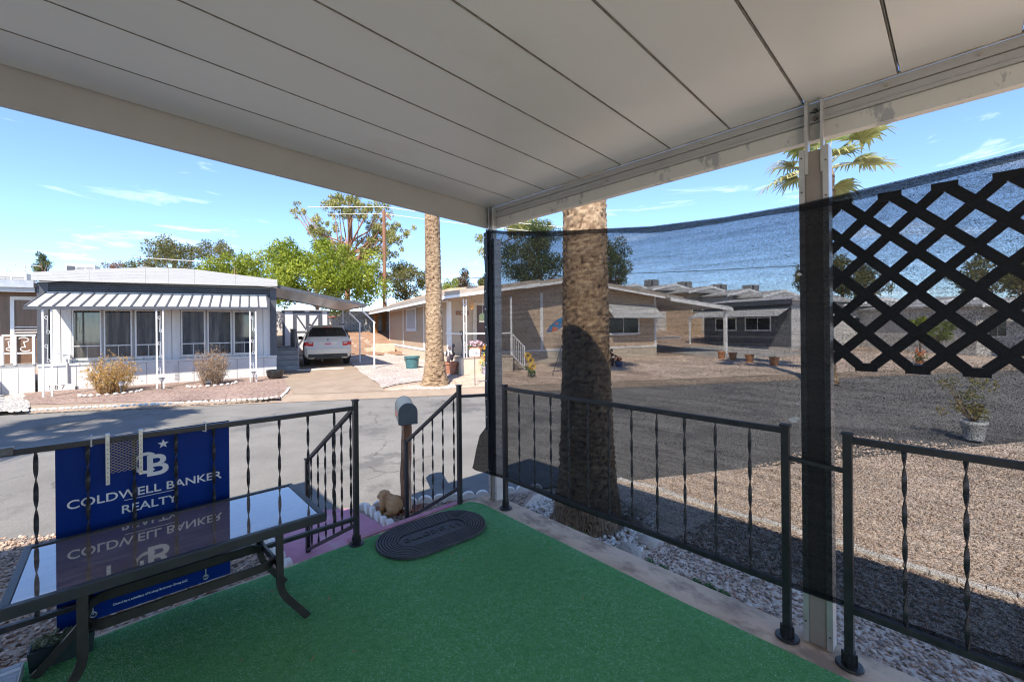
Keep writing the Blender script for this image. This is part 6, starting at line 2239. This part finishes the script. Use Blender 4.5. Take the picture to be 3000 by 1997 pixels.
quad3('rear_window', [(-.74, tail_y(1.225) - .012, 1.225), (.74, tail_y(1.225) - .012, 1.225), (.70, tail_y(1.40) - .012, 1.40), (.585, tail_y(1.58) - .012, 1.585), (-.585, tail_y(1.58) - .012, 1.585), (-.70, tail_y(1.40) - .012, 1.40)], m_carg, car)
MB().box(-.17, .17, tail_y(1.60) - .03, tail_y(1.60) + .02, 1.595, 1.62).build('brake_light', m_tail, car)
MB().bar((-.60, -.52, 1.635), (.60, -.52, 1.635), .14, .016).build('spoiler', m_paint, car, bevel=.005)
for s in (-1, 1):
    b = MB().ext_z([(s * .56, -.915), (s * .86, -.895), (s * .925, -.80), (s * .925, -.62), (s * .86, -.62), (s * .56, -.8)] if s > 0 else [(s * .56, -.8), (s * .86, -.62), (s * .925, -.62), (s * .925, -.80), (s * .86, -.895), (s * .56, -.915)], .83, 1.00)
    o = b.build('tail_light', m_tail, car)
    MB().box(min(s * .80, s * .925), max(s * .80, s * .925), -.87, -.70, 1.003, 1.075).build('lens', m_lens, o)
    MB().box(min(s * .60, s * .74), max(s * .60, s * .74), -.925, -.90, .93, .97).build('lens', m_lens, o)
    # side windows and mirrors
    xs = .93
    quad3('side_window', [(s * .888, -.42, 1.06), (s * .888, .30, 1.06), (s * .765, .22, 1.52), (s * .78, -.34, 1.46)][::s], m_carg, car, .012)
    quad3('side_window', [(s * .888, .38, 1.06), (s * .888, 1.22, 1.06), (s * .765, 1.16, 1.53), (s * .765, .30, 1.53)][::s], m_carg, car, .012)
    quad3('side_window', [(s * .888, 1.30, 1.06), (s * .888, 2.25, 1.06), (s * .79, 1.80, 1.47), (s * .765, 1.24, 1.53)][::s], m_carg, car, .012)
    MB().box(min(s * .94, s * 1.13), max(s * .94, s * 1.13), 1.98, 2.10, 1.05, 1.20).build('mirror', m_blk, car, bevel=.02)
    MB().tube([(s * .64, -.30, 1.70), (s * .66, -.2, 1.745), (s * .66, 1.4, 1.755), (s * .64, 1.55, 1.70)], .018, 6).build('roof_rail', m_blk, car)
    for y in (0.0, 2.82):
        prof_ = [(.20, -.12), (.30, -.125), (.350, -.10), (.362, -.05), (.362, .05), (.350, .10), (.30, .125), (.20, .12)]
        w_ = MB().lathe(prof_, 28)
        w_.v = [(z + s * .785, y + x, yy + .362) for x, yy, z in w_.v]
        o = w_.build('tyre', m_tyre, car, smooth=30)
        r_ = MB().lathe([(.02, -.09), (.19, -.10), (.21, .115), (.17, .125), (.03, .10)], 20)
        r_.v = [(s * (z + .0) + s * .785, y + x, yy + .362) for x, yy, z in r_.v]
        r_.build('rim', m_alf, o)
        MB().prism([(y + .44 * math.cos(a), .362 + .44 * math.sin(a)) for a in np.linspace(-.2, math.pi + .2, 14)], lambda p: (s * .70, p[0], p[1]), lambda p: (s * .943, p[0], p[1])).build('wheel_arch', m_blk, car)
    ex = MB().lathe([(.045, 0), (.05, .10), (.035, .10), (.03, .02)], 12)
    ex.v = [(x + s * .50, -.955 + z, yy + .43) for x, yy, z in ex.v]
    ex.build('exhaust', m_alf, car)
b = MB()
for z0, z1, w, y0 in ((.30, .36, .60, -.94), (.362, .50, .84, -.958)):
    b.ext_z([(-w, -.60), (-w, y0 + .12), (-w + .12, y0), (w - .12, y0), (w, y0 + .12), (w, -.60)], z0, z1)
b.build('bumper_skirt', m_blk, car, bevel=.012)
b = MB().ext_z([(-.925, -.60), (-.925, -.80), (-.80, -.955), (-.4, -.975), (.4, -.975), (.80, -.955), (.925, -.80), (.925, -.60)], .502, .735)
b.build('bumper', m_paint, car, bevel=.025)
MB().box(-.17, .17, -.972, -.95, .40, .46).build('tow_cover', m_tyre, car)
MB().box(-.34, .34, -.893, -.88, .80, 1.03).build('plate_recess', m_paint, car, bevel=.006)
lp = MB().box(-.155, .155, -.916, -.9055, .835, .99).build('licence_plate', mat('plate', (.55, .50, .52), (.62, .56, .58), 8, .5), car)
for i in range(7):
    MB().box(-.125 + .036 * i, -.099 + .036 * i, -.919, -.9165, .875, .945).build('plate_character', m_tail, lp)
bd_ = MB().lathe([(.042, 0), (.042, .008), (.03, .012)], 20)
bd_.v = [(x, -.866 - z, yy + 1.085) for x, yy, z in bd_.v]
bo = bd_.build('badge', m_blk, car)
for a0, m_ in ((0, 'badge_blue'), (90, 'badge_white'), (180, 'badge_blue'), (270, 'badge_white')):
    mm = mat('badge_blue', (.02, .12, .40)) if m_ == 'badge_blue' else mat('badge_white', (.7, .7, .7))
    MB().prism([(0, 0)] + [(.028 * math.cos(R(a0 + d)), .028 * math.sin(R(a0 + d))) for d in (0, 30, 60, 90)], lambda p: (p[0], -.8785, p[1] + 1.085), lambda p: (p[0], -.880, p[1] + 1.085)).build('quadrant', mm, bo)
MB().box(-.82, .82, -.9105, -.865, .782, .79).build('tailgate_seam', m_blk, car)
MB().box(.50, .70, -.872, -.858, 1.09, 1.12).build('model_lettering', m_alf, car)
ws = MB().box(-.85, .85, 0, .25, 0, .10).build('wheel_stop', m_scal, None, bevel=.02)
x, y = at(938, 16.6)
ws.location, ws.rotation_euler = (x, y, fz(x, y) - .06), (0, 0, R(-22))
tag(ws, 'pale concrete slab strip on the driveway behind the silver car', 'wheel stop')

# ------------------------------------------------------------------ shed with crossed doors
x, y = at(829, 24.6)
sh = house_root('garden_shed', 'white garden shed with dark crossed double doors behind the car', (x, y), (.955, -.295), 'shed')
z0 = .05
MB().box(0, 2.45, 0, 2.6, z0 - .3, 2.48).build('wall', m_wall1, sh)
MB().ext_y([(-.12, 2.482), (2.57, 2.482), (1.22, 2.54)], -.15, 2.7).build('roof', m_wall1, sh)
for s in (-.03, 2.37):
    MB().box(s, s + .12, -.03, -.001, z0, 2.47).build('corner_board', m_slate, sh)
MB().box(.52, 2.06, -.035, -.001, 2.33, 2.45).box(.52, .62, -.035, -.001, z0, 2.33).box(1.96, 2.06, -.035, -.001, z0, 2.33).build('door_frame', m_slate, sh)
for s0, s1_ in ((.622, 1.285), (1.295, 1.958)):
    o = MB().box(s0, s1_, -.03, -.002, z0 + .05, 2.325).build('door', m_wall1, sh)
    b = MB()
    for a, c in (((s0, z0 + .1), (s1_, 1.22)), ((s0, 1.22), (s1_, z0 + .1)), ((s0, 1.24), (s1_, 2.28)), ((s0, 2.28), (s1_, 1.24))):
        if (a[1] < 1.2) == (a[0] == s0) or True:
            pass
    up = s0 < 1.0
    b.bar((s0 + .03, -.040, 2.28 if up else 1.28), (s1_ - .03, -.040, 1.28 if up else 2.28), .09, .012, (0, 1, 0))
    b.bar((s0 + .03, -.0405, z0 + .15 if up else 1.16), (s1_ - .03, -.0405, 1.16 if up else z0 + .15), .09, .012, (0, 1, 0))
    b.box(s0, s1_, -.0485, -.0305, 1.17, 1.27).box(s0, s0 + .09, -.0475, -.0305, z0 + .06, 2.32).box(s1_ - .09, s1_, -.0475, -.0305, z0 + .06, 2.32).box(s0 + .09, s1_ - .09, -.0475, -.0305, 2.23, 2.32)
    b.build('brace', m_slate, o)
MB().box(1.14, 1.40, -.05, -.036, 2.40, 2.50).build('hinge_plate', m_wht, sh)
wr = thing('wall_wreath', 'round red framed ornament hanging at the carport post', 'ornament', (*at(972, 21.4), 1.98), R(-16))
b = MB()
b.tube([(.20 * math.cos(a), 0, .20 * math.sin(a)) for a in np.linspace(0, 2 * math.pi, 21)], .035, 8, False)
b.build('ring', mat('red_brown', (.24, .07, .04), (.3, .12, .07), 9, .7), wr)
MB().lathe([(.17, 0), (.17, .01)], 18).build('disc', mat('teal_disc', (.04, .14, .15), (.20, .12, .07), 5, .6, lo=.48, hi=.52), wr)
wr.children[-1].rotation_euler = (R(90), 0, 0)

# ------------------------------------------------------------------ block wall at the back
m_block = mat('shade_mottled_block', (.36, .34, .31), (.52, .50, .46), 1.4, .95, bump=.35, bscale=25, rnd=.10, wear=(.10, .095, .085), wscale=2.2, wlo=.50, whi=.62, detail=9)  # dark mottling in the colour stands in for tree shade
bw = thing('block_wall', 'grey concrete block wall with painted tree shade behind the car and the shed', 'wall', (0, 0, 0))
xa, xb = Vector(at(805, 30.5)), Vector(at(1172, 32.5))
d = (xb - xa).normalized()
Lw = (xb - xa).length
bm_ = MB().box(.006, .394, 0, .19, .005, .194).mesh('block', m_block)
for r in range(9):
    for i in range(int(Lw / .4)):
        o = .2 * (r % 2)
        p = xa + d * (.4 * i + o)
        link('block', bm_, bw, (p.x, p.y, .90 + .199 * r), (random.uniform(-.004, .004), 0, math.atan2(d.y, d.x)))
nv = Vector((-d.y, d.x)) * .03
MB().bar((xa.x + nv.x + .0, xa.y + nv.y + .12, 1.76), (xb.x + nv.x, xb.y + nv.y + .12, 1.76), .10, 1.78).build('mortar_core', mat('mortar', (.22, .21, .19), None, 9, .95), bw)

# ------------------------------------------------------------------ poles and wires
m_pole = mat('pole_wood', (.19, .085, .05), (.28, .14, .085), 3, .85, stretch=(6, 6, .25), bump=.4, bscale=12)
x, y = at(1128, 33.5)
up_ = thing('utility_pole', 'brown wooden utility pole behind the tan home', 'utility pole', (x, y, fz(x, y)))
zt = 10.75
MB().tube([(x, y, fz(x, y) - .2), (x, y, 5), (x, y, zt)], [.17, .15, .125], 12).build('pole', m_pole, up_, True)
MB().bar((x - .1, y + .05, zt - .1), (x + .42, y - .35, zt - .75), .12, .12).build('crossarm', m_pole, up_, True)
MB().box(x - .06, x + .04, y - .19, y - .16, 3.4, 4.3).build('conduit_label', m_wht, up_, True)
for dz in (2.1, 2.35, 2.6, 1.2, .9):
    MB().box(x - .05, x + .3, y - .2, y - .16, dz, dz + .08).build('meter_strap', m_alf, up_, True)
m_wire = mat('dark_wire', (.03, .03, .03), None, 5, .6)
m_wire2 = mat('pale_wire', (.62, .60, .56), None, 5, .5)


def wire(label, a, b, sag, r, m, n=16):
    A, B = Vector(a), Vector(b)
    pts = [A.lerp(B, i / n) - Vector((0, 0, sag * 4 * (i / n) * (1 - i / n))) for i in range(n + 1)]
    return tag(MB().tube(pts, r, 5).build('overhead_wire', m, None), label, 'wire')


def at3(px, py, D):
    x, y = at(px, D)
    return (x, y, EYE - (py - 957 + .0096 * (px - 1500)) / 1235 * D)


wire('dark overhead wire running from the pole to the right over the tan home', at3(1128, 818, 33.5), at3(2600, 760, 40), .35, .028, m_wire, 30)
wire('dark overhead wire behind the green tree left of the pole', at3(1128, 815, 33.5), at3(700, 790, 45), .2, .022, m_wire)
wire('pale overhead wire above the olive trees at the left', at3(395, 753, 34), at3(1128, 790, 33.5), .1, .022, m_wire2)
wire('pale upper wire crossing the tall tree trunk', at3(905, 607, 33), at3(1128, 606, 33.5), .0, .030, m_wire2)
wire('pale lower wire crossing the tall tree trunk', at3(960, 628, 33), at3(1128, 626, 33.5), .0, .022, m_wire2)
wire('pale upper wire above the mesh beside the near palm', at3(1128, 606, 33.5), at3(1700, 670, 30), .1, .025, m_wire2)
wire('pale lower wire above the mesh beside the near palm', at3(1128, 626, 33.5), at3(1700, 690, 30), .1, .022, m_wire2)

# ------------------------------------------------------------------ trees
m_bark = mat('tree_bark', (.13, .085, .055), (.22, .15, .10), 4, .9, bump=.5, bscale=14, stretch=(3, 3, .5))
m_barkr = mat('red_bark', (.26, .125, .08), (.36, .20, .13), 4, .9, bump=.5, bscale=9, stretch=(3, 3, .4))
G_BRIGHT = [(.06, .10, .008), (.14, .19, .012), (.22, .27, .022), (.32, .36, .04), (.40, .42, .07)]
G_OLIVE = [(.06, .07, .02), (.12, .125, .04), (.18, .17, .06), (.25, .22, .09)]
G_DARK = [(.035, .055, .018), (.07, .10, .03), (.12, .15, .05), (.18, .15, .07)]
G_EUC = [(.10, .12, .03), (.22, .23, .07), (.36, .34, .12), (.50, .44, .17)]
G_RUST = [(.16, .08, .04), (.26, .14, .08), (.32, .20, .13)]
G_LIME = [(.12, .16, .03), (.22, .26, .05), (.30, .33, .09)]


def crown_clumps(px0, px1, py0, py1, D, n, r, depth=None, seed=0, shape=2.0, low=1.0):
    """clump centres filling the silhouette between photo columns and rows at distance D"""
    rng = np.random.default_rng(seed)
    cx, cy = (px0 + px1) / 2, (py0 + py1) / 2
    C_, R_ = [], []
    w = (px1 - px0) / 2 / 1235 * D
    depth = depth or w
    while len(C_) < n:
        u, v, d = rng.uniform(-1, 1, 3)
        if abs(u) ** shape + abs(v) ** shape + abs(d) ** 2 > 1:
            continue
        if v > 0 and abs(u) > low:
            continue
        p = at3(cx + u * (px1 - px0) / 2, cy + v * (py1 - py0) / 2, D + d * depth)
        C_.append(p)
        R_.append(r * rng.uniform(.6, 1.25))
    return C_, R_


def tree(name, label, px, D, clumps, nleaf, leaf, ramp, trunk_r=.2, bark=m_bark, limbs=7, down=0, aspect=2.2, trans=.3, group=None, zstart=None, wander=.3, shell=.25):
    x, y = at(px, D)
    zb = fz(x, y)
    t = thing(name, label, 'tree', (x, y, zb), 0, group)
    cs, rs = clumps
    cs_a = np.array(cs)
    top = cs_a[:, 2].max()
    mid = cs_a.mean(0)
    b = MB()
    rng = random.Random(int(px * 7 + D))
    zf = zstart if zstart is not None else zb + (cs_a[:, 2].min() - zb) * .8
    zf = max(zf, zb + .8)
    trunk = [(x, y, zb - .2), (x + rng.uniform(-.1, .1) * wander, y, zb + (zf - zb) * .5), (x + rng.uniform(-.3, .3) * wander, y, zf), (x * .8 + mid[0] * .2, y * .8 + mid[1] * .2, (zf + top) / 2), (x * .7 + mid[0] * .3, y * .7 + mid[1] * .3, top - .3)]
    b.tube(trunk, [trunk_r * 1.15, trunk_r, trunk_r * .85, trunk_r * .55, trunk_r * .15], 9)
    b.build('trunk', bark, t, True)
    lb = MB()
    order = list(range(len(cs)))
    rng.shuffle(order)
    for i in order[:limbs]:
        c = cs[i]
        f = rng.uniform(.0, .55)
        h = zf + (c[2] - zf) * f
        h = max(zf, min(h, top - .5))
        g = (h - zf) / max(.1, top - zf)
        sx_, sy_ = x + (mid[0] - x) * .3 * g, y + (mid[1] - y) * .3 * g
        m1 = ((sx_ + c[0]) / 2 + rng.uniform(-.3, .3), (sy_ + c[1]) / 2, h + (c[2] - h) * .35 + rng.uniform(-.1, .3))
        lb.tube([(sx_, sy_, h), m1, c], [trunk_r * .38, trunk_r * .25, trunk_r * .07], 6)
    if limbs:
        lb.build('limbs', bark, t, True)
    V, F, T = leaves(cs, rs, nleaf, leaf, aspect, down, shell)
    fast_mesh('crown', V, F, tint_mat('leaf_' + name + str(int(px)), ramp, .6, trans), t, T)
    return t


def join_cl(*a):
    return sum((list(c[0]) for c in a), []), sum((list(c[1]) for c in a), [])


tree('leafy_tree', 'broad bright green tree behind the carport and car', 930, 31, join_cl(
    crown_clumps(790, 1110, 700, 900, 31, 60, .75, 3.5, 1, 2.2), crown_clumps(790, 930, 690, 800, 31, 14, .7, 2, 2), crown_clumps(900, 1130, 760, 900, 30, 24, .7, 2.5, 3), crown_clumps(760, 860, 770, 905, 30.5, 22, .65, 2, 41)),
    32000, .21, G_BRIGHT, .16, limbs=26, aspect=2.8, wander=1)
tree('leafy_tree', 'lower bright green tree behind the white home roof', 690, 33, join_cl(crown_clumps(560, 790, 742, 860, 33, 40, .70, 3, 4), crown_clumps(690, 800, 725, 850, 34, 16, .7, 2, 5)), 13000, .20, G_BRIGHT, .15, limbs=12, aspect=2.8)
tree('olive_tree', 'dark olive tree rising behind the white home', 500, 42, join_cl(crown_clumps(425, 585, 700, 830, 42, 34, .85, 3.5, 6), crown_clumps(375, 480, 745, 830, 42, 16, .7, 2, 7), crown_clumps(560, 700, 708, 800, 43, 24, .7, 3, 8), crown_clumps(640, 745, 752, 830, 43, 14, .6, 2, 9)), 17000, .20, G_OLIVE, .22, limbs=16)
tree('rusty_tree', 'small reddish brown tree top above the white roof', 338, 44, crown_clumps(300, 372, 768, 812, 44, 12, .45, 1, 10), 1500, .16, G_RUST, .1, limbs=8)
tree('conifer', 'narrow dark conifer at the far left above the roofs', 126, 36, join_cl(crown_clumps(104, 150, 745, 830, 36, 16, .38, .8, 11), crown_clumps(110, 136, 735, 760, 36, 4, .26, .3, 12)), 2600, .15, G_DARK, .12, limbs=6, aspect=3)
# tall sparse tree with reddish trunk
x, y = at(1018, 37)
cl = join_cl(crown_clumps(955, 1065, 556, 645, 37, 34, .40, 2, 20), crown_clumps(860, 905, 585, 645, 37, 9, .28, .6, 21), crown_clumps(890, 990, 630, 700, 37, 22, .36, 1.5, 22), crown_clumps(945, 1015, 680, 765, 37, 20, .36, 1, 23),
             crown_clumps(1035, 1155, 588, 655, 37, 28, .36, 1.5, 24), crown_clumps(1085, 1225, 650, 706, 37, 32, .32, 1.5, 25), crown_clumps(1035, 1195, 695, 758, 37, 40, .34, 1.5, 26), crown_clumps(1055, 1135, 645, 712, 37, 18, .34, 1, 27))
tree('gum_tree', 'tall sparse gum tree with reddish trunk above the bright green tree', 1018, 37, cl, 14000, .21, G_EUC, .24, m_barkr, 60, .35, 2.6, .3, zstart=6.0, wander=.4, shell=.05)
tree('olive_tree', 'olive tree with visible pale limbs behind the tan home', 1190, 36, join_cl(crown_clumps(1130, 1250, 768, 880, 36, 26, .6, 2.5, 30), crown_clumps(1080, 1180, 745, 850, 37, 12, .55, 2, 31)), 7600, .18, G_OLIVE, .14, limbs=22)
tree('dry_pine', 'brownish pine in the distance right of the slender palm', 1362, 52, join_cl(crown_clumps(1322, 1402, 812, 862, 52, 14, .7, 1.5, 33), crown_clumps(1345, 1375, 792, 820, 52, 4, .5, .5, 34)), 2800, .24, [(.07, .055, .03), (.12, .09, .05), (.18, .13, .08)], .16, limbs=6)
tree('lime_bush', 'feathery lime green bush behind the tan roof', 1322, 40, crown_clumps(1295, 1352, 818, 870, 40, 12, .5, 1, 35), 2600, .16, G_LIME, .08, limbs=4)
tree('pine_tree', 'small dark green tree left of the black batten', 1405, 46, crown_clumps(1402, 1440, 812, 860, 46, 8, .5, 1, 36), 1600, .2, G_OLIVE, .1, limbs=3)
tree('gum_tree', 'pale sparse gum tree peeking out behind the corner post', 1440, 33, join_cl(crown_clumps(1402, 1450, 660, 780, 33, 9, .36, .8, 37), crown_clumps(1470, 1620, 645, 690, 33, 16, .5, 1.2, 38)), 3400, .22, G_EUC, .14, m_bark, 10, .8, 3.2)
tree('pine_tree', 'large dark pine seen through the mesh left of the near palm', 1585, 31, join_cl(crown_clumps(1465, 1660, 665, 850, 31, 60, .62, 2.6, 39, 2.4), crown_clumps(1540, 1640, 640, 720, 31, 14, .55, 1.5, 40)), 20000, .17, G_DARK, .24, limbs=16, aspect=3)
tree('pine_tree', 'dark pine boughs seen through the mesh right of the near palm', 1790, 31, join_cl(crown_clumps(1720, 1845, 690, 850, 31, 30, .6, 2, 42)), 9000, .17, G_DARK, .2, limbs=10, aspect=3)
for i, (px0, px1, py0, py1, D, lab) in enumerate([(2420, 2520, 728, 830, 36, 'olive tree in the leftmost lattice diamonds'), (2480, 2600, 770, 850, 34, 'olive tree behind the pale home in the lattice'), (2790, 2960, 740, 840, 32, 'olive tree in the right lattice diamonds'), (2920, 3080, 740, 830, 30, 'olive tree at the far right edge of the lattice'), (2330, 2400, 770, 830, 40, 'small olive tree beside the metal post')]):
    tree('olive_tree', lab, (px0 + px1) / 2, D, crown_clumps(px0, px1, py0, py1 + 30, D, 22, .6, 2, 50 + i), 4200, .18, G_OLIVE, .14, limbs=8)
for i, (px0, px1, py0, py1, D, lab, ramp) in enumerate([(2660, 2730, 930, 975, 19, 'bright green shrub in the lower lattice diamonds', G_BRIGHT), (2705, 2790, 935, 1010, 17.5, 'yellow green shrub in the lower lattice diamonds', G_LIME)]):
    tree('shrub', lab, (px0 + px1) / 2, D, crown_clumps(px0, px1, py0, py1, D, 14, .22, .5, 60 + i), 2400, .08, ramp, .03, limbs=6)
x, y = at(2690, 15.8)
flower_pot('flower_pot', 'blue pot of red and orange flowers in the lower lattice diamonds', (x, y, fz(x, y)), .17, .26, MATS['blue_glaze'], [(.60, .10, .03), (.72, .26, .05), (.66, .06, .05)], 170, .24, .55, .075, GREENS, 220)
x, y = at(2850, 6.6)
t = thing('shrub', 'young shrub in a pale pot behind the mesh above the right railing', 'shrub', (x, y, -.43))
MB().lathe([(.11, 0), (.15, .24), (.16, .25), (.16, .29), (.13, .29), (.0, .27)], 18).build('pot', mat('pale_pot', (.42, .44, .44), (.5, .52, .52), 6, .7), t, smooth=40)
cl_ = [(x + RNG.normal(0, .12), y + RNG.normal(0, .12), -.43 + RNG.uniform(.35, .95)) for _ in range(20)]
b = MB()
for c in cl_[:9]:
    b.tube([(x, y, -.16), ((x + c[0]) / 2, (y + c[1]) / 2, c[2] * .4 - .1), c], [.012, .008, .003], 5)
b.build('stems', m_bark, t, True)
V, F, T = leaves(cl_, [.10] * 20, 700, .05, 2)
fast_mesh('leaf', V, F, tint_mat('shrub_leaf', [(.10, .13, .035), (.19, .20, .06), (.34, .26, .10), (.14, .17, .05)], .6, .25), t, T)
# fan palm just outside the left edge, it shades the street there
b4 = (-6.9, 7.4, -.43)
p4_ = thing('palm_tree', 'tall palm outside the left edge that shades the street', 'palm', b4, 0, 'palm trees')
palm_trunk('trunk', b4, [(0, .32), (.5, .24), (8.6, .17)], m_trunk, p4_, 160, 32, 31, .08)
fan_crown(p4_, (b4[0], b4[1], b4[2] + 8.7), 24, 1.2, 33, m_frond, .4, -.5)
print('built', len(bpy.data.objects))
